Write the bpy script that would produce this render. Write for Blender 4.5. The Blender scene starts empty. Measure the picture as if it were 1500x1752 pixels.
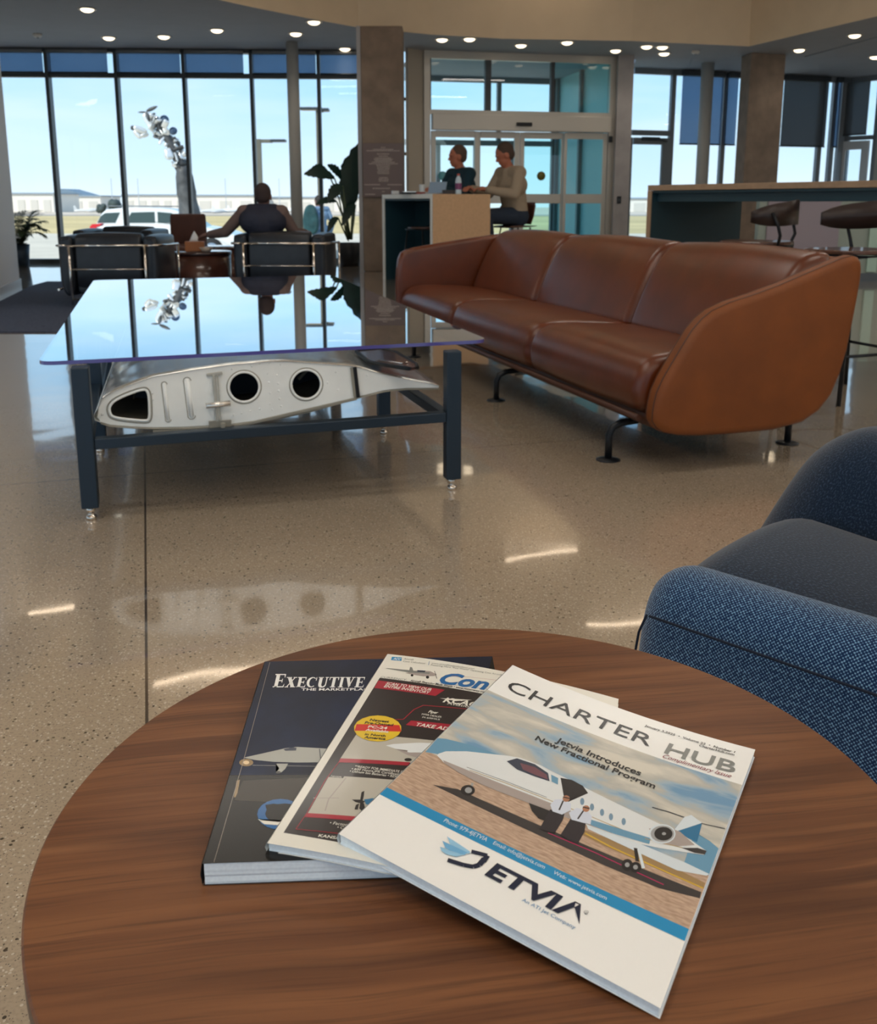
import bpy, bmesh, math, random
from mathutils import Vector, Matrix, noise
random.seed(7)
sc = bpy.context.scene
COL = sc.collection
PI = math.pi

# ---------------------------------------------------------------- camera, world, sun, exposure
CAM_H, FPX, PPY = 0.98, 1620.0, 680.0
PITCH = math.atan((PPY - 346.0) / FPX)
cam_data = bpy.data.cameras.new('camera')
cam_data.sensor_width = 36.0
cam_data.lens = FPX * 36.0 / 1752.0
cam_data.shift_y = -(876.0 - PPY) / 1752.0
cam_data.clip_start, cam_data.clip_end = 0.05, 3000
cam_data.dof.use_dof = True
cam_data.dof.focus_distance = 0.95
cam_data.dof.aperture_fstop = 16.0
cam = bpy.data.objects.new('camera', cam_data)
COL.objects.link(cam)
cam.location = (0, 0, CAM_H)
cam.rotation_euler = (PI / 2 - PITCH, 0, 0)
sc.camera = cam
sc.view_settings.view_transform = 'Standard'
sc.view_settings.look = 'None'
sc.view_settings.gamma = 1.0
sc.view_settings.use_curve_mapping = False
sc.view_settings.exposure = 0.0

SUN_POWER, SKY_POWER, SPOT_POWER, FILL_GLOW = 4.4, 1.3, 11.0, 15.5

world = bpy.data.worlds.new('world')
sc.world = world
world.use_nodes = True
nt = world.node_tree
nt.nodes.clear()
wo = nt.nodes.new('ShaderNodeOutputWorld')
bg = nt.nodes.new('ShaderNodeBackground')
tc = nt.nodes.new('ShaderNodeTexCoord')
sp = nt.nodes.new('ShaderNodeSeparateXYZ')
rp = nt.nodes.new('ShaderNodeValToRGB')
nt.links.new(tc.outputs['Generated'], sp.inputs[0])
nt.links.new(sp.outputs['Z'], rp.inputs[0])
e = rp.color_ramp.elements
e[0].position, e[0].color = 0.0, (0.82, 0.90, 0.96, 1)
e[1].position, e[1].color = 0.6, (0.12, 0.30, 0.60, 1)
for p_, c_ in ((0.03, (0.68, 0.84, 0.95, 1)), (0.11, (0.38, 0.68, 0.94, 1)), (0.22, (0.27, 0.57, 0.88, 1))):
    k_ = e.new(p_)
    k_.color = c_
mp = nt.nodes.new('ShaderNodeMapping')
mp.inputs['Scale'].default_value = (1.2, 1.2, 7.0)
mp.inputs['Rotation'].default_value = (0.25, 0.2, 0.3)
nz = nt.nodes.new('ShaderNodeTexNoise')
nz.inputs['Scale'].default_value = 2.4
nz.inputs['Detail'].default_value = 5
nt.links.new(tc.outputs['Generated'], mp.inputs[0])
nt.links.new(mp.outputs[0], nz.inputs['Vector'])
cr = nt.nodes.new('ShaderNodeValToRGB')
cr.color_ramp.elements[0].position, cr.color_ramp.elements[1].position = 0.36, 0.72
nt.links.new(nz.outputs['Fac'], cr.inputs[0])
mx = nt.nodes.new('ShaderNodeMix')
mx.data_type = 'RGBA'
mf = nt.nodes.new('ShaderNodeMath')
mf.operation = 'MULTIPLY'
mf.inputs[1].default_value = 0.75
nt.links.new(cr.outputs[0], mf.inputs[0])
nt.links.new(mf.outputs[0], mx.inputs[0])
nt.links.new(rp.outputs[0], mx.inputs[6])
mx.inputs[7].default_value = (0.76, 0.86, 0.93, 1)
nt.links.new(mx.outputs[2], bg.inputs[0])
bg.inputs[1].default_value = SKY_POWER
nt.links.new(bg.outputs[0], wo.inputs[0])

sun_d = bpy.data.lights.new('sun', 'SUN')
sun_d.energy = SUN_POWER
sun_d.angle = 0.01
sun_d.color = (1.0, 0.93, 0.82)
sun = bpy.data.objects.new('sun', sun_d)
COL.objects.link(sun)
sun.rotation_euler = Vector((0.46, 0.58, -0.66)).to_track_quat('-Z', 'Y').to_euler()

# ---------------------------------------------------------------- helpers
def ray(px, py):
    x, y = (px - 750.0) / FPX, -(py - PPY) / FPX
    c, s = math.cos(PITCH), math.sin(PITCH)
    return Vector((x, c + y * s, -s + y * c))
def on_z(px, py, z):            # point of the photo at a known height
    d = ray(px, py)
    t = (z - CAM_H) / d.z
    return Vector((d.x * t, d.y * t, z))
def on_y(px, py, yy):           # point of the photo at a known distance
    d = ray(px, py)
    t = yy / d.y
    return Vector((d.x * t, yy, d.z * t + CAM_H))
def on_plane(px, py, p0, n):
    d = ray(px, py)
    o = Vector((0, 0, CAM_H))
    t = (Vector(p0) - o).dot(n) / d.dot(n)
    return o + d * t

MATS = {}
def N(nt, kind, **kw):
    n = nt.nodes.new(kind)
    for k, v in kw.items():
        setattr(n, k, v)
    return n
def mat(name, color=(.5, .5, .5), rough=.5, metal=0., spec=.5, coat=0., emit=None, es=1., trans=0., ior=1.45, var=0., vscale=20., bump=0., bscale=60., sheen=0., coatr=.05):
    if name in MATS:
        return MATS[name]
    m = bpy.data.materials.new(name)
    m.use_nodes = True
    nt = m.node_tree
    b = nt.nodes['Principled BSDF']
    b.inputs['Base Color'].default_value = (*color, 1)
    b.inputs['Roughness'].default_value = rough
    b.inputs['Metallic'].default_value = metal
    b.inputs['Specular IOR Level'].default_value = spec
    b.inputs['Coat Weight'].default_value = coat
    b.inputs['Coat Roughness'].default_value = coatr
    b.inputs['Transmission Weight'].default_value = trans
    b.inputs['IOR'].default_value = ior
    if sheen:
        b.inputs['Sheen Weight'].default_value = sheen
        b.inputs['Sheen Roughness'].default_value = .5
    if emit:
        b.inputs['Emission Color'].default_value = (*emit, 1)
        b.inputs['Emission Strength'].default_value = es
    if var or bump:
        t = N(nt, 'ShaderNodeTexCoord')
    if var:
        z = N(nt, 'ShaderNodeTexNoise')
        z.inputs['Scale'].default_value = vscale
        z.inputs['Detail'].default_value = 6
        nt.links.new(t.outputs['Object'], z.inputs['Vector'])
        r = N(nt, 'ShaderNodeValToRGB')
        r.color_ramp.elements[0].position, r.color_ramp.elements[1].position = .3, .7
        r.color_ramp.elements[0].color = (*[c * (1 - var) for c in color], 1)
        r.color_ramp.elements[1].color = (*[min(1, c * (1 + var)) for c in color], 1)
        nt.links.new(z.outputs['Fac'], r.inputs[0])
        nt.links.new(r.outputs[0], b.inputs['Base Color'])
    if bump:
        z2 = N(nt, 'ShaderNodeTexNoise')
        z2.inputs['Scale'].default_value = bscale
        z2.inputs['Detail'].default_value = 4
        nt.links.new(t.outputs['Object'], z2.inputs['Vector'])
        bp = N(nt, 'ShaderNodeBump')
        bp.inputs['Strength'].default_value = bump
        bp.inputs['Distance'].default_value = .01
        nt.links.new(z2.outputs['Fac'], bp.inputs['Height'])
        nt.links.new(bp.outputs[0], b.inputs['Normal'])
    MATS[name] = m
    return m

def glass_mat(name, tint, ior=1.5, rough=0.0, opaque=0., oc=(.2, .4, .42), boost=1.):
    m = bpy.data.materials.new(name)
    m.use_nodes = True
    nt = m.node_tree
    nt.nodes.clear()
    o = N(nt, 'ShaderNodeOutputMaterial')
    tr = N(nt, 'ShaderNodeBsdfTransparent')
    tr.inputs[0].default_value = (*tint, 1)
    gl = N(nt, 'ShaderNodeBsdfGlossy')
    gl.inputs['Roughness'].default_value = rough
    gl.inputs[0].default_value = (1, 1, 1, 1)
    fr = N(nt, 'ShaderNodeFresnel')
    fr.inputs[0].default_value = ior
    mxs = N(nt, 'ShaderNodeMixShader')
    ge = N(nt, 'ShaderNodeNewGeometry')
    front = N(nt, 'ShaderNodeMath', operation='SUBTRACT')
    front.inputs[0].default_value = boost
    bk_ = N(nt, 'ShaderNodeMath', operation='MULTIPLY')
    bk_.inputs[1].default_value = boost
    nt.links.new(ge.outputs['Backfacing'], bk_.inputs[0])
    nt.links.new(bk_.outputs[0], front.inputs[1])
    fm = N(nt, 'ShaderNodeMath', operation='MULTIPLY', use_clamp=True)
    nt.links.new(fr.outputs[0], fm.inputs[0])
    nt.links.new(front.outputs[0], fm.inputs[1])
    nt.links.new(fm.outputs[0], mxs.inputs[0])
    src = tr
    if opaque:
        df = N(nt, 'ShaderNodeBsdfDiffuse')
        df.inputs[0].default_value = (*oc, 1)
        tl = N(nt, 'ShaderNodeBsdfTranslucent')
        tl.inputs[0].default_value = (*oc, 1)
        m1 = N(nt, 'ShaderNodeMixShader')
        nt.links.new(df.outputs[0], m1.inputs[1])
        nt.links.new(tl.outputs[0], m1.inputs[2])
        m2 = N(nt, 'ShaderNodeMixShader')
        m2.inputs[0].default_value = opaque
        nt.links.new(tr.outputs[0], m2.inputs[1])
        nt.links.new(m1.outputs[0], m2.inputs[2])
        src = m2
    nt.links.new(src.outputs[0], mxs.inputs[1])
    nt.links.new(gl.outputs[0], mxs.inputs[2])
    nt.links.new(mxs.outputs[0], o.inputs[0])
    MATS[name] = m
    return m

class MB:
    """collects shapes, builds ONE mesh object"""
    def __init__(s):
        s.v, s.f, s.m, s.sm, s.uv = [], [], [], [], {}
    def add(s, vs, fs, mi=0, smooth=False):
        o = len(s.v)
        s.v += [tuple(v) for v in vs]
        for f in fs:
            s.f.append([i + o for i in f])
            s.m.append(mi)
            s.sm.append(smooth)
        return o
    def box(s, c, d, rz=0., mi=0, M=None):
        M = M or (Matrix.Translation(c) @ Matrix.Rotation(rz, 4, 'Z'))
        x, y, z = d[0] / 2, d[1] / 2, d[2] / 2
        vs = [M @ Vector(p) for p in ((-x, -y, -z), (x, -y, -z), (x, y, -z), (-x, y, -z), (-x, -y, z), (x, -y, z), (x, y, z), (-x, y, z))]
        s.add(vs, [(3, 2, 1, 0), (4, 5, 6, 7), (0, 1, 5, 4), (1, 2, 6, 5), (2, 3, 7, 6), (3, 0, 4, 7)], mi)
        return s
    def beam(s, p, q, w, h, mi=0, up=(0, 0, 1)):
        p, q = Vector(p), Vector(q)
        d = q - p
        x = d.normalized()
        u = Vector(up)
        if abs(x.dot(u)) > .98:
            u = Vector((0, 1, 0))
        y = u.cross(x).normalized()
        z = x.cross(y)
        M = Matrix((x, y, z)).transposed().to_4x4()
        M.translation = (p + q) / 2
        return s.box(None, (d.length, w, h), 0, mi, M)
    def tube(s, pts, r, n=10, mi=0, cap=True, smooth=True, radii=None):
        pts = [Vector(p) for p in pts]
        rings = []
        ref = Vector((0, 0, 1))
        prev = None
        for i, p in enumerate(pts):
            a = pts[max(i - 1, 0)]
            b = pts[min(i + 1, len(pts) - 1)]
            t = (b - a).normalized()
            if prev is None:
                u = ref if abs(t.dot(ref)) < .95 else Vector((1, 0, 0))
                x = t.cross(u).normalized()
            else:
                x = (prev - t * prev.dot(t)).normalized()
            prev = x
            y = t.cross(x)
            rr = radii[i] if radii else r
            rings.append([p + (x * math.cos(2 * PI * k / n) + y * math.sin(2 * PI * k / n)) * rr for k in range(n)])
        vs = [v for rg in rings for v in rg]
        fs = []
        for i in range(len(rings) - 1):
            for k in range(n):
                fs.append((i * n + k, i * n + (k + 1) % n, (i + 1) * n + (k + 1) % n, (i + 1) * n + k))
        s.add(vs, fs, mi, smooth)
        if cap:
            s.add(rings[0], [tuple(range(n))[::-1]], mi)
            s.add(rings[-1], [tuple(range(n))], mi)
        return s
    def lathe(s, prof, c=(0, 0, 0), n=32, mi=0, smooth=True, ax=None, sx=1., sy=1.):
        c = Vector(c)
        R = Matrix.Identity(3) if ax is None else Vector((0, 0, 1)).rotation_difference(Vector(ax)).to_matrix()
        vs = []
        for r, z in prof:
            for k in range(n):
                a = 2 * PI * k / n
                vs.append(c + R @ Vector((r * math.cos(a) * sx, r * math.sin(a) * sy, z)))
        fs = []
        for i in range(len(prof) - 1):
            for k in range(n):
                fs.append((i * n + k, i * n + (k + 1) % n, (i + 1) * n + (k + 1) % n, (i + 1) * n + k))
        s.add(vs, fs, mi, smooth)
        if prof[0][0] > 1e-5:
            s.add(vs[:n], [tuple(range(n))[::-1]], mi)
        if prof[-1][0] > 1e-5:
            s.add(vs[-n:], [tuple(range(n))], mi)
        return s
    def prism(s, poly, a, b, F=None, mi=0, mi_side=None):
        """poly in 2D; F maps (x, y, t) -> 3D, t = a..b"""
        F = F or (lambda x, y, t: (x, y, t))
        n = len(poly)
        vs = [F(x, y, a) for x, y in poly] + [F(x, y, b) for x, y in poly]
        s.add(vs, [tuple(range(n))[::-1], tuple(range(n, 2 * n))], mi)
        s.add(vs, [(i, (i + 1) % n, n + (i + 1) % n, n + i) for i in range(n)], mi if mi_side is None else mi_side)
        return s
    def build(s, name, mats, parent=None, bevel=0., seg=2, smooth=None, sub=0, recalc=True):
        me = bpy.data.meshes.new(name)
        me.from_pydata(s.v, [], s.f)
        if not isinstance(mats, (list, tuple)):
            mats = [mats]
        for m in mats:
            me.materials.append(m)
        for i, p in enumerate(me.polygons):
            p.material_index = s.m[i]
            p.use_smooth = s.sm[i] if smooth is None else smooth
        bm = bmesh.new()
        bm.from_mesh(me)
        bmesh.ops.remove_doubles(bm, verts=bm.verts, dist=1e-6)
        if recalc:
            bmesh.ops.recalc_face_normals(bm, faces=bm.faces)
        bm.to_mesh(me)
        bm.free()
        o = bpy.data.objects.new(name, me)
        COL.objects.link(o)
        if parent:
            o.parent = parent
        if bevel:
            bv = o.modifiers.new('bevel', 'BEVEL')
            bv.width = bevel
            bv.segments = seg
            bv.limit_method = 'ANGLE'
            bv.angle_limit = .7
        if sub:
            sb = o.modifiers.new('sub', 'SUBSURF')
            sb.levels = sb.render_levels = sub
        return o

def tag(o, label=None, cat=None, group=None, kind=None):
    if label: o['label'] = label
    if cat: o['category'] = cat
    if group: o['group'] = group
    if kind: o['kind'] = kind
    return o
def thing(name, label, cat, loc=(0, 0, 0), rz=0., group=None):
    o = bpy.data.objects.new(name, None)
    COL.objects.link(o)
    o.location = loc
    o.rotation_euler = (0, 0, rz)
    o.empty_display_size = .1
    return tag(o, label, cat, group)
def structure(name, mb, mats, **kw):
    return tag(mb.build(name, mats, **kw), kind='structure')
def copy_tree(o, parent=None):
    c = o.copy()
    COL.objects.link(c)
    c.parent = parent
    for ch in list(o.children):
        copy_tree(ch, c)
    return c
def smooth_poly(pts, it=2):
    for _ in range(it):
        q = []
        for i in range(len(pts)):
            a, b = pts[i], pts[(i + 1) % len(pts)]
            q.append((a[0] * .75 + b[0] * .25, a[1] * .75 + b[1] * .25))
            q.append((a[0] * .25 + b[0] * .75, a[1] * .25 + b[1] * .75))
        pts = q
    return pts
def inset_poly(P, d):
    n = len(P)
    ar = sum(P[i][0] * P[(i + 1) % n][1] - P[(i + 1) % n][0] * P[i][1] for i in range(n))
    s = 1 if ar > 0 else -1
    out = []
    for i in range(n):
        a, b, c = Vector(P[i - 1]), Vector(P[i]), Vector(P[(i + 1) % n])
        e1, e2 = (b - a), (c - b)
        nn = (Vector((-e1.y, e1.x)).normalized() + Vector((-e2.y, e2.x)).normalized())
        nn = nn.normalized() * s if nn.length > 1e-6 else Vector((0, 0))
        out.append(tuple(b + nn * d))
    return out
def puff(mb, poly, u0, u1, r, F, steps=5, mid=6, bulge=0., mi=0):
    """a rounded slab: poly (x, y) swept from u0 to u1 with rounded rims; F(x, y, u) -> 3D"""
    st = []
    for k in range(steps + 1):
        a = PI / 2 * k / steps
        st.append((u0 + r * (1 - math.sin(a)) if False else u0 + r * (1 - math.cos(a)), r * (1 - math.sin(a))))
    for k in range(1, mid):
        t = k / mid
        st.append((u0 + r + (u1 - u0 - 2 * r) * t, -bulge * math.sin(PI * t)))
    for k in range(steps, -1, -1):
        a = PI / 2 * k / steps
        st.append((u1 - r * (1 - math.cos(a)), r * (1 - math.sin(a))))
    n = len(poly)
    vs = []
    for u, ins in st:
        vs += [F(x, y, u) for x, y in (inset_poly(poly, ins) if abs(ins) > 1e-6 else poly)]
    fs = []
    for i in range(len(st) - 1):
        for k in range(n):
            fs.append((i * n + k, i * n + (k + 1) % n, (i + 1) * n + (k + 1) % n, (i + 1) * n + k))
    fs.append(tuple(range(n))[::-1])
    fs.append(tuple(range((len(st) - 1) * n, len(st) * n)))
    mb.add(vs, fs, mi, True)
    return mb

def blob(name, parts, m, parent=None, voxel=.008, smooth=4):
    """one continuous skin grown over tapered capsules and ellipsoids"""
    b = MB()
    for q in parts:
        if q[0] == 'c':
            _, p, t, r1, r2 = q
            p, t = Vector(p), Vector(t)
            L = (t - p).length
            ax = (t - p).normalized() if L > 1e-6 else Vector((0, 0, 1))
            prof = []
            for k in range(6):
                a = -PI / 2 + PI / 2 * k / 5
                prof.append((max(r1 * math.cos(a), 1e-6), r1 * math.sin(a)))
            for k in range(6):
                a = PI / 2 * k / 5
                prof.append((max(r2 * math.cos(a), 1e-6), L + r2 * math.sin(a)))
            b.lathe(prof, p, 16, ax=ax)
        else:
            _, c, rad, rot = q
            prof = [(max(math.cos(-PI / 2 + PI * k / 12), 1e-6), math.sin(-PI / 2 + PI * k / 12)) for k in range(13)]
            o = len(b.v)
            b.lathe(prof, (0, 0, 0), 18)
            R = Matrix.Rotation(rot[2], 3, 'Z') @ Matrix.Rotation(rot[1], 3, 'Y') @ Matrix.Rotation(rot[0], 3, 'X')
            for i in range(o, len(b.v)):
                v = b.v[i]
                b.v[i] = tuple(Vector(c) + R @ Vector((v[0] * rad[0], v[1] * rad[1], v[2] * rad[2])))
    o = b.build(name, m, None)
    rm = o.modifiers.new('remesh', 'REMESH')
    rm.mode = 'VOXEL'
    rm.voxel_size = voxel
    rm.use_smooth_shade = True
    sm = o.modifiers.new('smooth', 'SMOOTH')
    sm.factor, sm.iterations = .6, smooth
    dg = bpy.context.evaluated_depsgraph_get()
    ev = o.evaluated_get(dg)
    me = bpy.data.meshes.new_from_object(ev)
    o.modifiers.clear()
    o.data = me
    for p in me.polygons:
        p.use_smooth = True
    if parent:
        o.parent = parent
    return o

def flat_text(body, shear=0., offset=0., spacing=1.):
    cu = bpy.data.curves.new('txt', 'FONT')
    cu.body, cu.size, cu.shear, cu.offset = body, 1.0, shear, offset
    cu.space_character = spacing
    cu.resolution_u = 3
    o = bpy.data.objects.new('txt', cu)
    COL.objects.link(o)
    dg = bpy.context.evaluated_depsgraph_get()
    me = bpy.data.meshes.new_from_object(o.evaluated_get(dg))
    vs = [(v.co.x, v.co.y) for v in me.vertices]
    fs = [tuple(p.vertices) for p in me.polygons]
    bpy.data.objects.remove(o)
    bpy.data.curves.remove(cu)
    bpy.data.meshes.remove(me)
    return vs, fs
CAP_H = max(v[1] for v in flat_text('H')[0])

# ---------------------------------------------------------------- materials
def terrazzo():
    m = mat('terrazzo_floor', (.42, .34, .26), .14, spec=.7, coat=1., coatr=.045)
    m.node_tree.nodes['Principled BSDF'].inputs['Coat IOR'].default_value = 1.8
    nt = m.node_tree
    b = nt.nodes['Principled BSDF']
    t = N(nt, 'ShaderNodeTexCoord')
    def chips(scale, lo, hi):
        v = N(nt, 'ShaderNodeTexVoronoi')
        v.inputs['Scale'].default_value = scale
        nt.links.new(t.outputs['Object'], v.inputs['Vector'])
        r = N(nt, 'ShaderNodeSeparateColor')
        nt.links.new(v.outputs['Color'], r.inputs[0])
        cp = N(nt, 'ShaderNodeMath', operation='COMPARE')
        cp.inputs[1].default_value, cp.inputs[2].default_value = lo, hi
        nt.links.new(r.outputs[0], cp.inputs[0])
        d = N(nt, 'ShaderNodeMath', operation='LESS_THAN')
        d.inputs[1].default_value = .42
        nt.links.new(v.outputs['Distance'], d.inputs[0])
        mu = N(nt, 'ShaderNodeMath', operation='MULTIPLY')
        nt.links.new(cp.outputs[0], mu.inputs[0])
        nt.links.new(d.outputs[0], mu.inputs[1])
        return mu
    big = N(nt, 'ShaderNodeTexNoise')
    big.inputs['Scale'].default_value = 1.3
    nt.links.new(t.outputs['Object'], big.inputs['Vector'])
    fine = N(nt, 'ShaderNodeTexNoise')
    fine.inputs['Scale'].default_value = 170
    nt.links.new(t.outputs['Object'], fine.inputs['Vector'])
    def mixc(a, col, fac):
        x = N(nt, 'ShaderNodeMix', data_type='RGBA')
        nt.links.new(fac, x.inputs[0])
        if isinstance(a, tuple):
            x.inputs[6].default_value = (*a, 1)
        else:
            nt.links.new(a, x.inputs[6])
        x.inputs[7].default_value = (*col, 1)
        return x.outputs[2]
    c = mixc((.50, .405, .30), (.36, .29, .215), big.outputs['Fac'])
    fr = N(nt, 'ShaderNodeMapRange')
    fr.inputs[1].default_value, fr.inputs[2].default_value, fr.inputs[4].default_value = .45, .75, .45
    nt.links.new(fine.outputs['Fac'], fr.inputs[0])
    c = mixc(c, (.22, .18, .14), fr.outputs[0])
    c = mixc(c, (.60, .52, .42), chips(190, .3, .10).outputs[0])
    c = mixc(c, (.21, .17, .135), chips(330, .75, .06).outputs[0])
    c = mixc(c, (.06, .05, .04), chips(150, .1, .022).outputs[0])
    # joints of the slab grid, in the building's own directions
    def joint(dirv, off):
        dp = N(nt, 'ShaderNodeVectorMath', operation='DOT_PRODUCT')
        dp.inputs[1].default_value = dirv
        nt.links.new(t.outputs['Object'], dp.inputs[0])
        a = N(nt, 'ShaderNodeMath', operation='ADD')
        a.inputs[1].default_value = off + 366.0 + .003
        nt.links.new(dp.outputs['Value'], a.inputs[0])
        mo = N(nt, 'ShaderNodeMath', operation='MODULO')
        mo.inputs[1].default_value = 3.66
        nt.links.new(a.outputs[0], mo.inputs[0])
        lt = N(nt, 'ShaderNodeMath', operation='LESS_THAN')
        lt.inputs[1].default_value = .006
        nt.links.new(mo.outputs[0], lt.inputs[0])
        return lt.outputs[0]
    c = mixc(c, (.05, .04, .035), joint((.9563, .2924, 0), .0517))
    c = mixc(c, (.16, .12, .09), joint((-.2924, .9563, 0), -3.53))
    nt.links.new(c, b.inputs['Base Color'])
    w = N(nt, 'ShaderNodeTexNoise')
    w.inputs['Scale'].default_value = 1.7
    nt.links.new(t.outputs['Object'], w.inputs['Vector'])
    bp = N(nt, 'ShaderNodeBump')
    bp.inputs['Strength'].default_value = .12
    bp.inputs['Distance'].default_value = .03
    nt.links.new(w.outputs['Fac'], bp.inputs['Height'])
    nt.links.new(bp.outputs[0], b.inputs['Coat Normal'])
    return m
M_FLOOR = terrazzo()
M_PAINT = mat('warm_white_paint', (.74, .62, .46), .8, var=.03, vscale=3)
M_CEIL = mat('ceiling_paint', (.36, .38, .42), .85, var=.03, vscale=3)
M_WHITE = mat('white_wall_paint', (.74, .76, .79), .6)
M_CONC = mat('column_concrete', (.24, .185, .145), .75, var=.18, vscale=5, bump=.15, bscale=30)
M_PIER = mat('grey_tile', (.33, .32, .33), .5, var=.12, vscale=4)
M_MULL = mat('dark_mullion', (.05, .06, .07), .4, metal=.3)
M_ALU = mat('silver_aluminium', (.50, .48, .44), .38, metal=.4)
M_GREYMET = mat('grey_mullion', (.22, .24, .26), .45, metal=.3)
M_WIN = glass_mat('window_glass', (.93, .97, .99), 1.25)
M_TEAL = glass_mat('teal_glass', (.86, .96, .97), 1.4)
M_TEALD = glass_mat('deep_teal_glass', (.66, .88, .90), 1.5)
M_FROST = glass_mat('frosted_teal_glass', (.5, .8, .82), 1.5, opaque=.85, oc=(.22, .50, .52))
M_SHADE = glass_mat('sunscreen_fabric', (.42, .52, .64), 1.02, opaque=.42, oc=(.26, .34, .46))
M_SHADE2 = glass_mat('grey_sunscreen_fabric', (.26, .27, .28), 1.02, opaque=.55, oc=(.24, .25, .26))
M_RUG = mat('rug_weave', (.055, .07, .115), .95, var=.35, vscale=60, bump=.4, bscale=300)
M_CHROME = mat('chrome', (.75, .70, .64), .12, metal=1.)
M_BLKLEA = mat('black_leather', (.018, .022, .030), .32, var=.2, vscale=8, bump=.1, bscale=90)
M_BLACK = mat('black_metal', (.012, .014, .018), .42, metal=.3)
M_NAVY = mat('blue_black_metal', (.022, .038, .058), .38, metal=.35)
M_WALNUT_D = mat('dark_wood', (.09, .035, .025), .25, var=.3, vscale=6, coat=.4)
M_LAMP = mat('lamp_glow', (1, .9, .75), .5, emit=(1., .80, .55), es=3.5)
M_FILL_STRIP = mat('fill_strip_glow', (1, .9, .75), .5, emit=(1., .94, .85), es=FILL_GLOW)
M_TRIM = mat('lamp_trim', (.7, .68, .64), .5)

# ---------------------------------------------------------------- floor, ceiling, walls
OUTER = [(-9.6, -6.1), (16.1, -6.1), (16.1, 12.5), (13.4, 12.55), (7.95, 19.45), (3.5, 17.95), (3.35, 16.9), (2.95, 16.75), (-.26, 16.05), (-1.0, 16.05), (-9.6, 15.7)]
b = MB()
b.add([(x, y, 0) for x, y in OUTER], [tuple(range(len(OUTER)))])
structure('floor', b, M_FLOOR)

DRUM = [(-1.0, -4.8), (1.5, -5.2), (5.0, -5.0), (8.5, -3.0), (9.5, 1.0), (8.2, 6.0), (5.71, 13.05), (4.82, 15.5), (2.9, 15.0), (.96, 14.8), (-.09, 14.45), (-1.11, 13.88),
        (-1.76, 13.16), (-2.32, 12.47), (-2.62, 12.06), (-3.2, 11.1), (-3.6, 10.0), (-3.9, 8.5), (-4.0, 6.0), (-3.9, 3.0), (-3.5, 0.0), (-2.6, -3.0)]
ZC, ZU = 3.35, 4.6
bm = bmesh.new()
for loop in (OUTER, DRUM):
    vs = [bm.verts.new((x, y, ZC)) for x, y in loop]
    for i in range(len(vs)):
        bm.edges.new((vs[i], vs[(i + 1) % len(vs)]))
bmesh.ops.triangle_fill(bm, edges=bm.edges[:], use_beauty=True)
b = MB()
bm.verts.ensure_lookup_table()
bm.verts.index_update()
b.add([v.co[:] for v in bm.verts], [[v.index for v in f.verts] for f in bm.faces])
bm.free()
b.add([(x, y, ZU + .3) for x, y in OUTER], [tuple(range(len(OUTER)))])
b.add([(x, y, ZC) for x, y in OUTER] + [(x, y, ZU + .3) for x, y in OUTER], [(i, (i + 1) % len(OUTER), len(OUTER) + (i + 1) % len(OUTER), len(OUTER) + i) for i in range(len(OUTER))])
structure('ceiling', b, M_CEIL, recalc=False)
b = MB()
n = len(DRUM)
fine = []
for i in range(n):
    fine.append(DRUM[i])
b.add([(x, y, ZC) for x, y in fine] + [(x, y, ZU) for x, y in fine], [(i, (i + 1) % n, n + (i + 1) % n, n + i) for i in range(n)], 0, False)
structure('trim_1', b, M_PAINT)      # curved bulkhead around the raised ceiling
b = MB()
b.add([(x, y, ZU) for x, y in DRUM], [tuple(range(n))])
structure('ceiling_raised', b, M_PAINT)

WALL_T = .14
def wallbox(name, x0, x1, y0, y1, z0=0., z1=ZC, m=M_PAINT, sx=0):
    b = MB()
    b.box(((x0 + x1) / 2, (y0 + y1) / 2, (z0 + z1) / 2), (x1 - x0, y1 - y0, z1 - z0))
    return structure(name, b, m)
wallbox('wall_left', -9.7, -9.5, 6.0, 15.6)
wallbox('wall_left_upper', -9.7, -9.5, -6, 6.0, 2.9, ZC)
wallbox('wall_left_sill', -9.7, -9.5, -6, 6.0, 0, .3)
wallbox('wall_back_upper', -9.7, 16.2, -6.2, -6.0, 3.0, ZC)
wallbox('wall_back_sill', -9.7, 16.2, -6.2, -6.0, 0, .3)
wallbox('wall_right', 16.0, 16.2, -6, 12.5)
wallbox('wall_right_end', 13.4, 16.1, 12.5, 12.7)
for k, (p, q) in enumerate((((-9.6, -6), (-9.6, 6)), ((-9.6, -6.1), (16.1, -6.1)))):
    b = MB()
    L = (Vector(q) - Vector(p)).length
    nn = int(L / 2)
    for i in range(nn + 1):
        x, y = p[0] + (q[0] - p[0]) * i / nn, p[1] + (q[1] - p[1]) * i / nn
        b.box((x, y, 1.6), (.07, .07, 2.8))
    structure('window_%d' % (k + 5), b, M_MULL)
# partition whose white end shows at the left edge
b = MB()
PA, PB = Vector((-4.95, 11.25, 0)), Vector((-4.28, 8.7, 0))
b.prism([(PA.x, PA.y), (PB.x, PB.y), (-6.2, 8.2), (-6.6, 11.0)], 0, ZC)
structure('wall_partition', b, M_WHITE, bevel=.02)
b = MB()
b.prism([(PA.x + .012, PA.y + .01), (PB.x + .012, PB.y), (PB.x - .05, PB.y), (PA.x - .05, PA.y)], 0, .1)
structure('baseboard_left', b, mat('baseboard_grey', (.45, .46, .48), .4))

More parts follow.
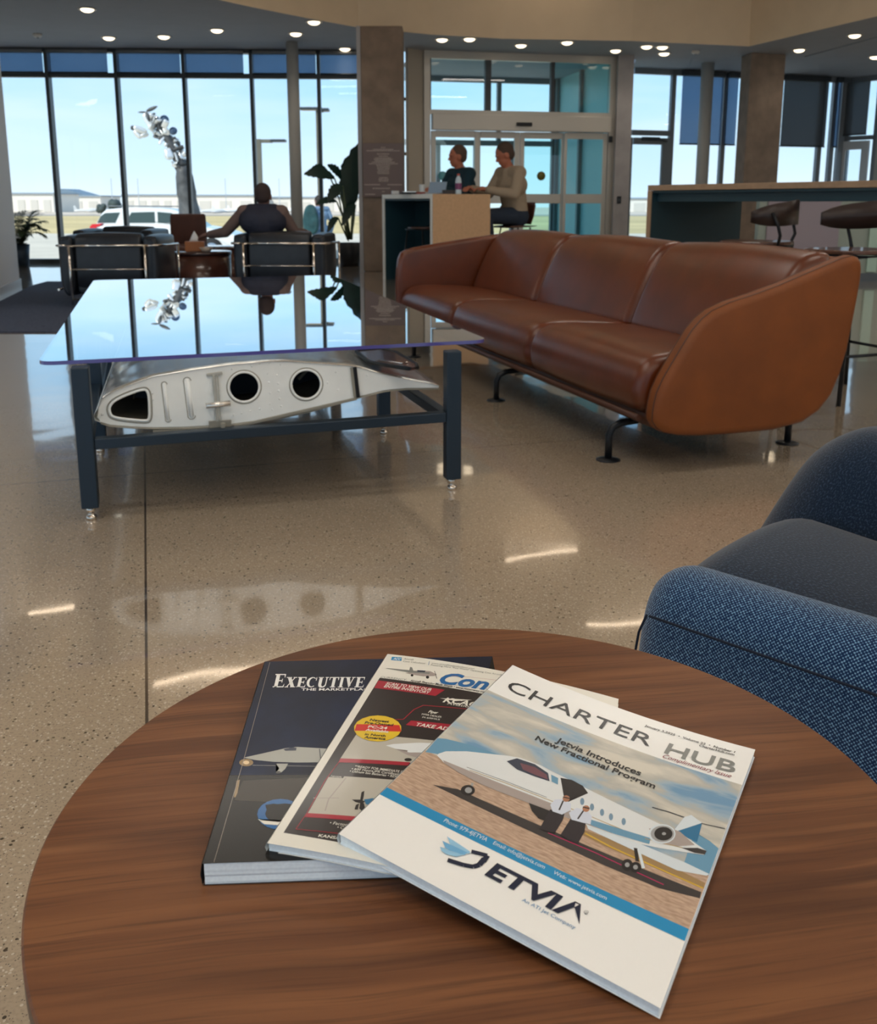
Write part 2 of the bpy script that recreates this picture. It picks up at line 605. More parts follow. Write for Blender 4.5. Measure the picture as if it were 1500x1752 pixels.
# ---------------------------------------------------------------- front window wall
WL = Vector((-9.5, 15.55, 0))
WR = Vector((-1.05, 15.95, 0))
wd = (WR - WL).normalized()
wn = Vector((-wd.y, wd.x, 0))
def on_win(px, py):
    return on_plane(px, py, WL, wn)
TZ = 2.95
b = MB()
ms = [on_win(*q) for q in ((-22, 250), (92, 250), (208, 250), (321, 240), (435, 250), (548, 250))]
step = (ms[-2] - ms[1]).length / 3
xs = [(m_ - WL).dot(wd) for m_ in ms]
x = xs[0] - step
while x > .1:
    xs.insert(0, x)
    x -= step
LW = (WR - WL).length
rzw = math.atan2(wd.y, wd.x)
for x in xs + [LW]:
    p = WL + wd * x
    b.box((p.x, p.y, ZC / 2), (.055, .16, ZC), rzw)
pm = (WL + WR) / 2
b.box((pm.x, pm.y, TZ), (LW, .10, .07), rzw)
b.box((pm.x, pm.y, ZC - .03), (LW, .16, .06), rzw)
b.box((pm.x, pm.y, .035), (LW, .16, .07), rzw)
structure('window_1', b, M_MULL)
b = MB()
b.box((pm.x, pm.y, ZC / 2), (LW, .012, ZC - .05), rzw)
structure('window_1_glass', b, M_WIN)
# roller shades, pulled down to the transom
xa = [xs[0] - step] + xs + [LW]
first = None
slots = [(xs[i], xs[i + 1]) for i in range(len(xs) - 1)] + [(xs[-1], LW)]
for i, (x0, x1) in enumerate(slots[-6:]):
    px_mid = [-1, 30, 140, 250, 370, 490][i] if i < 6 else 0
    gl, gr = .035, .035
    if i in (1, 3):
        gr = .11
    m0 = (x0 + gl + x1 - gr) / 2
    p = WL + wd * m0 - wn * .10
    t = thing('roller_shade', ['', '', '', '', '', ''][i] or 'blue grey roller shade', 'shade', (p.x, p.y, TZ + .03), rzw, 'roller shades above the left window wall')
    sb = MB()
    sb.box((0, 0, .175), (x1 - x0 - gl - gr, .006, .33))
    sb.build('shade_fabric', M_SHADE, t)
    sb = MB()
    sb.tube([(-(x1 - x0 - gl - gr) / 2, 0, .0), ((x1 - x0 - gl - gr) / 2, 0, .0)], .014, 8)
    sb.build('hem_bar', M_MULL, t)
    sb = MB()
    sb.tube([(-(x1 - x0 - gl - gr) / 2, 0, .325), ((x1 - x0 - gl - gr) / 2, 0, .325)], .03, 10)
    sb.build('roller_tube', M_GREYMET, t)
    t['label'] = ['blue grey roller shade over the leftmost window pane', 'blue grey roller shade above the pane with the distant dark hangar roof',
                  'blue grey roller shade above the pane left of the propeller sculpture', 'blue grey roller shade above the propeller sculpture',
                  'blue grey roller shade above the seated man\'s window pane', 'blue grey roller shade beside the concrete column'][i]

# slim round column in front of the window
p = on_y(506, 300, 15.1)
t = MB()
t.lathe([(.092, 0), (.092, ZC)], (p.x, 15.1, 0), 24)
tag(t.build('round_column', mat('pale_column', (.42, .42, .40), .6)), 'slim pale round column between the window panes behind the seated man', 'column')

# concrete columns
c0, c1 = on_y(620, 300, 13.75), on_y(690, 300, 13.75)
wcol = (c1.x - c0.x)
colx = (c0.x + c1.x) / 2
t = thing('concrete_column', 'square brown concrete column carrying the engraved plaque', 'column', (colx, 13.75 + wcol / 2, 0), 0)
b = MB()
b.box((0, 0, ZC / 2), (wcol, wcol, ZC))
b.build('shaft', M_CONC, t, bevel=.012)
b = MB()
b.box((-wcol / 2 - .03, -wcol / 2 + .04, ZC / 2), (.055, .07, ZC))
b.build('corner_trim', mat('corner_grey', (.36, .37, .40), .5), t)
for zz in (.9, 1.9):
    pass
# plaque with its illegible engraved lines
pq = thing('engraved_plaque', 'dark taupe engraved plaque with small pale lines of text', 'plaque', (colx + .01, 13.72, on_y(655, 337, 13.72).z), 0)
ph = on_y(655, 245, 13.72).z - on_y(655, 337, 13.72).z
b = MB()
b.box((0, 0, ph / 2), (wcol * .99, .035, ph))
b.build('plate', mat('plaque_bronze', (.17, .13, .13), .5), pq, bevel=.004)
M_PLQ = mat('plaque_letters', (.52, .46, .42), .5)
rows = [(.92, .1), (.885, .5), (.86, .8), (.80, .3), (.76, .22), (.725, .40), (.70, .46), (.675, .40), (.65, .55), (.62, .70), (.59, .34), (.56, .3), (.53, .3), (.50, .26), (.47, .3), (.44, .28), (.36, .2), (.33, .24), (.30, .22)]
def dashes(b, x0, x1, z, h, y):
    x = x0
    while x < x1 - .004:
        w = random.uniform(.012, .03)
        b.box(((x + min(x + w, x1)) / 2, y, z), (min(w, x1 - x), .002, h))
        x += w + .007
for fr, wdt in rows:
    b = MB()
    dashes(b, -wcol * wdt / 2, wcol * wdt / 2, ph * fr, .011, -.0185)
    b.build('engraved_line', M_PLQ, pq)
for x0, x1, fr in ((-.28, -.05, .23), (.06, .27, .23), (-.16, .1, .16), (-.02, .02, .1), (-.27, -.12, .05)):
    b = MB()
    dashes(b, x0 * wcol / .6, x1 * wcol / .6, ph * fr, .012, -.0185)
    b.build('engraved_line', M_PLQ, pq)

# beige wall strip between the column and the doors
DP0 = on_y(725, 300, 15.9)
DP0.z = 0
d1 = on_y(1048, 300, 16.6)
d1.z = 0
dd = (d1 - DP0).normalized()
dn = Vector((-dd.y, dd.x, 0))
DW = (d1 - DP0).length
rzd = math.atan2(dd.y, dd.x)
def on_door(px, py):
    p = on_plane(px, py, DP0, dn)
    return (p - DP0).dot(dd), p.z
def dpt(s, off, z):
    p = DP0 + dd * s + dn * off
    return (p.x, p.y, z)
e0 = on_y(695, 300, 15.7)
b = MB()
b.prism([(e0.x, 15.6), (DP0.x, DP0.y), (DP0.x, DP0.y + .25), (e0.x, 15.85)], 0, ZC)
structure('wall_entry_left', b, mat('entry_beige', (.46, .42, .36), .7))
b = MB()
for z0 in (.9, 1.75, 2.6):
    b.box(((WR.x + e0.x) / 2, 15.85, z0), (e0.x - WR.x, .05, .05))
b.box((e0.x + .02, 15.72, ZC / 2), (.03, .2, ZC))
structure('window_2', b, M_GREYMET)

# ---------------------------------------------------------------- automatic doors with transom
def door_box(b, x0, x1, z0, z1, off=0., th=.09, mi=0):
    b.box(dpt((x0 + x1) / 2, off, (z0 + z1) / 2), (x1 - x0, th, z1 - z0), rzd, mi)
sx = lambda px, py=300: on_door(px, py)[0]
sz = lambda px, py: on_door(px, py)[1]
z_tr = sz(880, 196)
z_dh = sz(880, 226)
b = MB()
door_box(b, 0, .10, 0, ZC)
door_box(b, DW - .12, DW, 0, ZC)
door_box(b, .10, DW - .12, ZC - .12, ZC)
door_box(b, .10, DW - .12, z_tr - .02, z_tr + .05)
structure('door_1', b, M_ALU)
b = MB()
zt1 = ZC - .12
for x0, x1 in ((829, 839), (941, 947)):
    door_box(b, sx(x0, 150), sx(x1, 150), z_tr + .05, zt1)
door_box(b, .10, .115, z_tr + .05, zt1)
structure('trim_2', b, M_MULL)
b = MB()
door_box(b, .10, sx(941, 150), z_tr + .05, zt1, 0, .012)
structure('window_3', b, M_TEAL)
b = MB()
door_box(b, sx(947, 150), DW - .12, z_tr + .05, zt1, 0, .012)
structure('window_4', b, M_TEALD)
t = thing('door_header', 'pale metal operator header above the sliding doors', 'door header', dpt(DW / 2, -.06, z_dh), rzd)
b = MB()
b.box((0, 0, (z_tr - z_dh) / 2 - .005), (DW - .24, .16, z_tr - z_dh - .03))
b.build('housing', M_ALU, t, bevel=.006)
b = MB()
b.box((sx(892, 214) - DW / 2, -.10, sz(892, 214) - z_dh), (.26, .05, .06))
b.build('sensor', M_BLACK, t, bevel=.01)
gz0, gz1 = .12, sz(880, 238)
zm0, zm1 = sz(930, 349), sz(930, 333)
leafs = [('left outer sidelight leaf of the automatic entrance', 737, 745, 811, 818, 0), ('left sliding leaf of the automatic entrance, behind the two men', 818, 822, 880, 889, .05),
         ('right sliding leaf of the automatic entrance with olive dot', 890, 897, 960, 963, .05), ('right outer sidelight leaf of the automatic entrance', 963, 968, 1029, 1036, 0)]
for k, (lab, a0, g0, g1, a1, off) in enumerate(leafs):
    A0, G0, G1, A1 = sx(a0), sx(g0), sx(g1), sx(a1)
    t = thing('glass_door', lab, 'door', dpt((A0 + A1) / 2, off, .01), rzd, 'leaves of the automatic entrance')
    c = (A0 + A1) / 2
    b = MB()
    b.box(((A0 + G0) / 2 - c, 0, z_dh / 2), (G0 - A0, .05, z_dh - .02))
    b.box(((A1 + G1) / 2 - c, 0, z_dh / 2), (A1 - G1, .05, z_dh - .02))
    b.box(((G0 + G1) / 2 - c, 0, (z_dh + gz1) / 2), (G1 - G0, .05, z_dh - gz1 - .01))
    b.box(((G0 + G1) / 2 - c, 0, gz0 / 2), (G1 - G0, .05, gz0))
    b.box(((G0 + G1) / 2 - c, 0, (zm0 + zm1) / 2), (G1 - G0, .055, zm1 - zm0))
    b.build('frame', M_ALU, t, bevel=.004)
    b = MB()
    b.box(((G0 + G1) / 2 - c, .005, (gz0 + gz1) / 2), (G1 - G0, .012, gz1 - gz0))
    b.build('pane', M_TEALD if k > 1 else M_TEAL, t)
    if k in (0, 2):
        s_, z_ = on_door(927 if k == 2 else 757, 302)
        b = MB()
        b.lathe([(.001, 0), (.075, 0), (.075, .003), (.001, .003)], (s_ - c, -.004, z_), 24, ax=(0, -1, 0))
        b.build('door_sticker', mat('olive_sticker', (.13, .12, .02), .5) if k == 2 else M_FROST, t)
    b = MB()
    b.tube([((G1 if k == 1 else G0) - c, -.05, .9), ((G1 if k == 1 else G0) - c, -.05, 1.15)], .012, 8)
    if k in (1, 2):
        b.build('pull_handle', M_BLACK, t)
b = MB()
s_, z_ = on_door(1041, 239)
b.box(dpt(s_, -.09, z_), (.05, .06, .10), rzd)
tag(b.build('motion_sensor', M_BLACK, bevel=.008), 'small black box on the right jamb of the entrance frame', 'sensor')

# vestibule beyond the doors
VD = 3.0
b = MB()
for x in (0.05, DW * .27, DW * .5, DW * .73, DW - .05):
    door_box(b, x - .04, x + .04, 0, ZC if x in (.05, DW - .05) else z_dh, VD, .1)
door_box(b, DW * .64 - .04, DW * .64 + .04, z_dh, ZC, VD, .1)
for z in (.06, z_dh, ZC - .05):
    door_box(b, 0, DW, z - .05, z + .05, VD, .1)
structure('door_2', b, M_GREYMET)
b = MB()
b.add([dpt(DW + .02, .12, 0), dpt(DW + .02, VD, 0), dpt(DW + .02, VD, ZC), dpt(DW + .02, .12, ZC)], [(0, 1, 2, 3)])
structure('wall_vestibule_right', b, mat('vestibule_wall', (.42, .66, .68), .35))
b = MB()
for y_ in (.2, 2.9):
    b.box(dpt(0, y_, ZC / 2), (.06, .08, ZC), rzd)
    b.box(dpt(DW - .02, y_, ZC / 2), (.06, .08, ZC), rzd)
b.box(dpt(DW - .02, 1.6, ZC / 2), (.06, .08, ZC), rzd)
structure('trim_3', b, M_GREYMET)
b = MB()
b.add([dpt(-.05, .1, ZC), dpt(DW + .05, .1, ZC), dpt(DW + .05, VD + .1, ZC), dpt(-.05, VD + .1, ZC)], [(0, 1, 2, 3)])
structure('ceiling_vestibule', b, M_CEIL)
b = MB()
b.add([dpt(.0, .12, 0), dpt(.0, VD, 0), dpt(.0, VD, ZC), dpt(.0, .12, ZC)], [(0, 1, 2, 3)])
structure('window_vestibule_left', b, M_TEAL)

# grey pier and its light switch
p0, p1 = on_y(1050, 300, 16.45), on_y(1076, 300, 16.45)
b = MB()
b.box(((p0.x + p1.x) / 2, 16.65, ZC / 2), (p1.x - p0.x, .5, ZC))
structure('wall_pier', b, M_PIER)
q = on_y(1059, 342, 16.38)
t = thing('wall_switch', 'small dark switch plate on the grey pier right of the doors', 'switch', (q.x, 16.39, q.z))
b = MB()
b.box((0, 0, 0), (.07, .02, .12))
b.build('plate', M_BLACK, t, bevel=.004)
b = MB()
b.box((0, -.014, 0), (.025, .012, .05))
b.build('rocker', M_MULL, t)

# ---------------------------------------------------------------- right-hand glazing
RA = on_y(1077, 300, 17.9)
RA.z = 0
RB = on_y(1440, 300, 19.3)
RB.z = 0
rd = (RB - RA).normalized()
rn = Vector((-rd.y, rd.x, 0))
rzr = math.atan2(rd.y, rd.x)
def rs(px, py=250):
    return (on_plane(px, py, RA, rn) - RA).dot(rd)
def rz_(px, py):
    return on_plane(px, py, RA, rn).z
def rbox(b, x0, x1, z0, z1, off=0., th=.08, mi=0):
    p = RA + rd * (x0 + x1) / 2 + rn * off
    b.box((p.x, p.y, (z0 + z1) / 2), (x1 - x0, th, z1 - z0), rzr, mi)
RL = (RB - RA).length
b = MB()
for a0, a1 in ((1143, 1150), (1231, 1238), (1396, 1403), (1417, 1424), (1431, 1441)):
    rbox(b, rs(a0), rs(a1), 0, ZC)
rbox(b, 0, RL, ZC - .10, ZC)
rbox(b, 0, RL, 0, .1)
rbox(b, 0, rs(1143), rz_(1110, 232), rz_(1110, 223))
structure('trim_4', b, M_GREYMET)
b = MB()
rbox(b, 0, RL, .1, ZC - .1, 0, .012)
structure('window_right', b, M_WIN)
# side exit door
s0, s1 = rs(1066, 300), rs(1143, 300)
zt = rz_(1100, 236)
t = thing('exit_door', 'grey framed glass exit door right of the entrance pier', 'door', (RA + rd * (s0 + s1) / 2 - rn * .06)[:], rzr)
w2 = (s1 - s0) / 2
b = MB()
b.box((w2 - .10, 0, zt / 2), (.20, .06, zt))
b.box((-w2 + .06, 0, zt / 2), (.12, .06, zt))
b.box((0, 0, zt - .06), (w2 * 2 - .3, .06, .12))
b.box((0, 0, .12), (w2 * 2 - .3, .06, .24))
b.build('frame', M_GREYMET, t, bevel=.004)
b = MB()
b.box((-.03, 0, zt / 2 + .06), (w2 * 2 - .3, .012, zt - .35))
b.build('pane', M_WIN, t)
b = MB()
b.box((0, -.06, zt - .02), (.35, .06, .06))
b.beam((.1, -.08, zt - .03), (.35, -.04, zt - .06), .02, .02)
b.build('door_closer', M_MULL, t)
# white column, concrete column
p0, p1 = on_y(1190, 300, 17.3), on_y(1211, 300, 17.3)
b = MB()
b.lathe([((p1.x - p0.x) / 2, 0), ((p1.x - p0.x) / 2, ZC)], ((p0.x + p1.x) / 2, 17.3, 0), 24)
tag(b.build('round_column', MATS['pale_column']), 'slim pale round column between the grey window shades', 'column')
p0, p1, p2 = on_y(1256, 300, 16.5), on_y(1272, 300, 16.1), on_y(1330, 300, 16.3)
t = thing('concrete_column', 'square brown concrete column rising behind the long bar table', 'column', (p1.x, 16.1, 0))
b = MB()
b.prism([(p0.x - p1.x, .4), (0, 0), (p2.x - p1.x, .2), (p2.x - p1.x - .15, .75)], 0, ZC)
b.build('shaft', M_CONC, t, bevel=.01)
# grey shades pulled half way
zs0 = rz_(1180, 247)
shl = ['narrow grey roller shade next to the bright slit right of the exit door', 'narrow grey roller shade just right of the pale round column', 'narrow grey roller shade touching the second concrete column',
       'wide grey roller shade right of the second concrete column', 'slim grey roller shade in the far right window corner']
for k, (a0, a1) in enumerate(((1161, 1192), (1208, 1231), (1238, 1256), (1334, 1410), (1424, 1432))):
    s0, s1 = rs(a0, 180), rs(a1, 180)
    p = RA + rd * (s0 + s1) / 2 - rn * .09
    t = thing('roller_shade', shl[k], 'shade', (p.x, p.y, zs0), rzr, 'half lowered grey shades on the right')
    b = MB()
    b.box((0, 0, (ZC - .08 - zs0) / 2), (s1 - s0, .006, ZC - .08 - zs0))
    b.build('shade_fabric', M_SHADE2 if k == 3 else M_SHADE, t)
    b = MB()
    b.tube([(-(s1 - s0) / 2, 0, 0), ((s1 - s0) / 2, 0, 0)], .015, 8)
    b.build('hem_bar', M_MULL, t)
    b = MB()
    b.box((0, -.01, ZC - .06 - zs0), (s1 - s0, .09, .09))
    b.build('shade_cassette', M_MULL, t)
# return wall to the right: frames, glass, white door
SA, SB = RB.copy(), Vector((13.4, 12.5, 0))
sd = (SB - SA).normalized()
sn = Vector((-sd.y, sd.x, 0))
rzs = math.atan2(sd.y, sd.x)
def ss(px, py=250):
    p = on_plane(px, py, SA, sn)
    return (p - SA).dot(sd), p.z
SL = (SB - SA).length
def sbox(b, x0, x1, z0, z1, off=0., th=.08, mi=0):
    p = SA + sd * (x0 + x1) / 2 + sn * off
    b.box((p.x, p.y, (z0 + z1) / 2), (x1 - x0, th, z1 - z0), rzs, mi)
b = MB()
zt = ss(1470, 236)[1]
sbox(b, 0, SL, zt - .04, zt + .04)
sbox(b, 0, SL, ZC - .1, ZC)
sbox(b, 0, SL, 0, .1)
for x in (.05, ss(1497)[0], ss(1497)[0] + 1.4, ss(1497)[0] + 2.8, SL):
    sbox(b, x - .04, x + .04, 0, ZC)
structure('trim_5', b, M_GREYMET)
b = MB()
sbox(b, 0, ss(1497)[0] + .04, .1, ZC - .1, 0, .012)
structure('window_side_right', b, M_WIN)
b = MB()
sbox(b, ss(1497)[0] + .04, SL, 0, ZC, 0, .1)  # solid wall added in place of glazing to cut bright floor reflections
structure('wall_side_added', b, mat('side_wall_paint', (.42, .42, .38), .7))
s0, s1 = ss(1447, 190)[0], ss(1489, 190)[0]
p = SA + sd * (s0 + s1) / 2 - sn * .09
if (Vector((0, 0, 0)) - p).dot(sn) > 0:
    p = SA + sd * (s0 + s1) / 2 + sn * .09
t = thing('roller_shade', 'grey roller shade in the upper pane of the far right side glazing', 'shade', (p.x, p.y, zt + .06), rzs)
b = MB()
b.box((0, 0, (ZC - zt - .16) / 2), (s1 - s0, .006, ZC - zt - .16))
b.build('shade_fabric', M_SHADE2, t)
b = MB()
b.tube([(-(s1 - s0) / 2, 0, 0), ((s1 - s0) / 2, 0, 0)], .015, 8)
b.build('hem_bar', M_MULL, t)
# white framed door in the side glazing
s0, s1 = ss(1436, 280)[0], ss(1486, 280)[0]
c_ = SA + sd * (s0 + s1) / 2 + (p - (SA + sd * (ss(1447, 190)[0] + ss(1489, 190)[0]) / 2)) * .5
t = thing('framed_door', 'white framed glass door in the far right side glazing', 'door', (c_.x, c_.y, 0), rzs)
w2 = (s1 - s0) / 2
zd = zt - .06
b = MB()
b.box((w2 - .07, 0, zd / 2), (.14, .06, zd))
b.box((-w2 + .07, 0, zd / 2), (.14, .06, zd))
b.box((0, 0, zd - .08), (w2 * 2 - .28, .06, .16))
b.box((0, 0, .12), (w2 * 2 - .28, .06, .24))
b.build('frame', mat('white_frame', (.62, .64, .66), .45), t, bevel=.004)
b = MB()
b.box((0, 0, zd / 2 + .04), (w2 * 2 - .28, .012, zd - .42))
b.build('pane', M_WIN, t)

# ---------------------------------------------------------------- lamps in the ceilings
def spot_lamp(parent):
    ld = bpy.data.lights.get('downlight_lamp') or bpy.data.lights.new('downlight_lamp', 'SPOT')
    ld.energy = SPOT_POWER
    ld.spot_size, ld.spot_blend, ld.shadow_soft_size = math.radians(130), .7, .2
    ld.color = (1., .86, .7)
    o = bpy.data.objects.new('lamp', ld)
    COL.objects.link(o)
    o.parent = parent
    o.location = (0, 0, -.06)
def downlight(x, y, z, label, group, light=True):
    t = thing('ceiling_downlight', label, 'downlight', (x, y, z), 0, group)
    b = MB()
    b.lathe([(.085, -.001), (.112, -.001), (.115, -.012), (.085, -.008)], n=20)
    b.build('trim_ring', M_TRIM, t)
    b = MB()
    b.lathe([(.001, -.044), (.04, -.040), (.072, -.025), (.083, -.006), (.083, .02), (.001, .02)], n=16)
    b.build('lens', M_LAMP, t)
    if light:
        spot_lamp(t)
    return t
G1 = 'small round downlights in the grey lower ceiling'
DL = [((149, 15), 'round ceiling downlight nearest the top left corner of the picture'), ((186, 64), 'ceiling downlight above the second window shade from the left'),
      ((280, 62), 'ceiling downlight above the third window shade from the left'), ((371, 51), 'ceiling downlight above the fourth window shade, set further into the room'),
      ((427, 87), 'ceiling downlight touching the window head above the bright shade gap'), ((537, 37), 'ceiling downlight close to the curved bulkhead left of the concrete column'),
      ((506, 57), 'ceiling downlight above the slim round column'), ((590, 83), 'ceiling downlight just left of the plaque column near the window'),
      ((756, 67), 'ceiling downlight above the first transom pane of the entrance'), ((803, 66), 'faint ceiling downlight above the entrance, between two brighter ones'), ((891, 77), 'bright ceiling downlight above the middle transom pane'),
      ((970, 72), 'bright ceiling downlight above the right transom pane'), ((1053, 86), 'ceiling downlight above the grey pier'), ((1106, 79), 'ceiling downlight at the left of the small cluster right of the entrance'),
      ((1133, 80), 'upper right downlight of the small cluster right of the entrance'), ((1136, 91), 'lowest downlight of the small cluster right of the entrance'),
      ((1367, 85), 'ceiling downlight right of the second concrete column'), ((1462, 60), 'ceiling downlight near the thin ceiling slot on the right'), ((1497, 97), 'ceiling downlight cut by the right edge of the picture')]
for k, (q, lab) in enumerate(DL):
    p = on_z(q[0], q[1], ZC)
    downlight(p.x, p.y, ZC, lab, G1, light=(k not in (9, 14)))
for q, lab in (((64, 58), 'white dome smoke detector on the ceiling at the upper left'), ((1190, 87), 'white smoke detector on the ceiling right of the downlight cluster')):
    p = on_z(q[0], q[1], ZC)
    t = thing('smoke_detector', lab, 'smoke detector', (p.x, p.y, ZC))
    b = MB()
    b.lathe([(.001, -.05), (.04, -.048), (.06, -.03), (.065, -.001), (.001, -.001)], n=20)
    b.build('housing', M_TRIM, t)
    b = MB()
    b.lathe([(.001, -.062), (.018, -.06), (.02, -.048), (.001, -.046)], n=12)
    b.build('sensor_cap', M_GREYMET, t)
# thin slot in the right lower ceiling
q0, q1 = on_z(1378, 97, ZC - .004), on_z(1500, 64, ZC - .004)
b = MB()
b.beam(q0, q1 + (q1 - q0) * .4, .05, .012)
tag(b.build('ceiling_slot', M_GREYMET), 'thin dark slot diffuser in the lower ceiling at the right', 'air diffuser')
# long strip lamps in the raised ceiling (the soft ones show as warm streaks on the polished floor)
def strip(p, q, label, wd_=.30, m=None):
    p, q = Vector(p), Vector(q)
    c = (p + q) / 2 - Vector((0, 0, .004))
    d = q - p
    t = thing('strip_light', label, 'strip light', c[:], math.atan2(d.y, d.x), 'warm strip lights in the raised ceiling')
    L = d.length
    b = MB()
    b.box((0, 0, -.02), (L + .04, wd_ + .03, .04))
    b.build('housing', M_TRIM, t)
    b = MB()
    b.box((0, 0, -.045), (L, wd_, .012))
    b.build('diffuser', m or M_FILL_STRIP, t)
M_STRIP2 = mat('soft_strip_glow', (1, .9, .75), .5, emit=(1., .78, .55), es=9.)
strip((1.07, 14.3, ZU), (2.24, 14.63, ZU), 'warm strip light reflected as a short streak before the leather sofa', .06, M_STRIP2)
strip((2.0, 11.83, ZU), (3.9, 12.35, ZU), 'warm strip light reflected beside the blue armchair', .06, M_STRIP2)
strip((-3.3, 10.15, ZU), (-.9, 11.1, ZU), 'warm strip light reflected behind the round table edge', .07, M_STRIP2)
strip((-4.42, 9.5, ZC), (-3.95, 9.65, ZC), 'warm strip light reflected as a short streak at the left', .06, M_STRIP2)
for x, y in ((9.6, 9.0), (10.6, 12.0), (11.5, 6.0), (13.2, 10.0), (-6.4, 5.0), (-7.4, 8.0)):  # unseen strips added at the sides to brighten the far end of the room
    strip((x - .5, y - .9, ZC), (x + .5, y + .9, ZC), 'added unseen fill strip light in the lower ceiling at the side of the lounge')
for x, y in ((-1.5, 6.5), (2.2, 7.4), (5.6, 8.5), (-1.0, 2.4), (3.0, 3.2), (6.6, 4.0), (-.8, -1.2), (2.2, -1.6), (5.6, -1.6), (7.6, -.6), (-1.4, .6), (1.0, -3.8), (4.0, -3.8)):  # more strips added out of view as fill for the lounge
    strip((x - .9, y - .25, ZU), (x + .9, y + .25, ZU), 'added unseen fill strip light in the raised ceiling over the lounge')

# ---------------------------------------------------------------- round walnut side table
def walnut():
    m = mat('walnut_laminate', (.2, .09, .04), .45, spec=.25, coat=.05, coatr=.2)
    nt = m.node_tree
    b = nt.nodes['Principled BSDF']
    t = N(nt, 'ShaderNodeTexCoord')
    mp = N(nt, 'ShaderNodeMapping')
    mp.inputs['Rotation'].default_value = (0, 0, math.radians(-9))
    nt.links.new(t.outputs['Object'], mp.inputs[0])
    w0 = N(nt, 'ShaderNodeTexNoise')
    w0.inputs['Scale'].default_value = 3.0
    nt.links.new(mp.outputs[0], w0.inputs['Vector'])
    def streak(sx_, sy_, lo, hi, detail=5):
        m2 = N(nt, 'ShaderNodeMapping')
        m2.inputs['Scale'].default_value = (sx_, sy_, 1)
        ad = N(nt, 'ShaderNodeVectorMath', operation='MULTIPLY_ADD')
        nt.links.new(w0.outputs['Color'], ad.inputs[0])
        ad.inputs[1].default_value = (.02, .045, 0)
        nt.links.new(mp.outputs[0], ad.inputs[2])
        nt.links.new(ad.outputs[0], m2.inputs[0])
        z = N(nt, 'ShaderNodeTexNoise')
        z.inputs['Scale'].default_value = 1
        z.inputs['Detail'].default_value = detail
        nt.links.new(m2.outputs[0], z.inputs['Vector'])
        r = N(nt, 'ShaderNodeMapRange')
        r.inputs[1].default_value, r.inputs[2].default_value = lo, hi
        nt.links.new(z.outputs['Fac'], r.inputs[0])
        return r.outputs[0]
    def mixc(a, col, fac, k=1.):
        x = N(nt, 'ShaderNodeMix', data_type='RGBA')
        mu = N(nt, 'ShaderNodeMath', operation='MULTIPLY')
        mu.inputs[1].default_value = k
        nt.links.new(fac, mu.inputs[0])
        nt.links.new(mu.outputs[0], x.inputs[0])
        if isinstance(a, tuple):
            x.inputs[6].default_value = (*a, 1)
        else:
            nt.links.new(a, x.inputs[6])
        x.inputs[7].default_value = (*col, 1)
        return x.outputs[2]
    c = mixc((.205, .085, .034), (.125, .048, .020), streak(2.2, 46, .35, .65))
    c = mixc(c, (.050, .019, .009), streak(1.6, 34, .56, .72), .6)
    c = mixc(c, (.065, .026, .012), streak(10, 420, .50, .70, 3), .55)
    c = mixc(c, (.29, .13, .055), streak(3, 80, .58, .75), .5)
    nt.links.new(c, b.inputs['Base Color'])
    return m
M_WALNUT = walnut()
TX, TY, TR_, TH = .0306, .6056, .3033, .55
t = thing('side_table', 'round walnut side table with three magazines on it', 'table', (TX, TY, 0))
b = MB()
b.lathe([(.001, TH), (TR_ - .0015, TH), (TR_, TH - .0015), (TR_, TH - .004)], n=160, mi=0, smooth=False)
b.lathe([(TR_, TH - .004), (TR_, TH - .018), (TR_ - .004, TH - .020), (.001, TH - .020)], n=160, mi=1, smooth=False)
b.build('table_top', [M_WALNUT, mat('edge_band', (.13, .085, .06), .5)], t)
b = MB()
b.lathe([(.292, TH - .021), (.292, .02), (.286, 0), (.001, 0)], n=96)
b.build('drum_base', mat('grey_drum', (.36, .345, .33), .5), t)

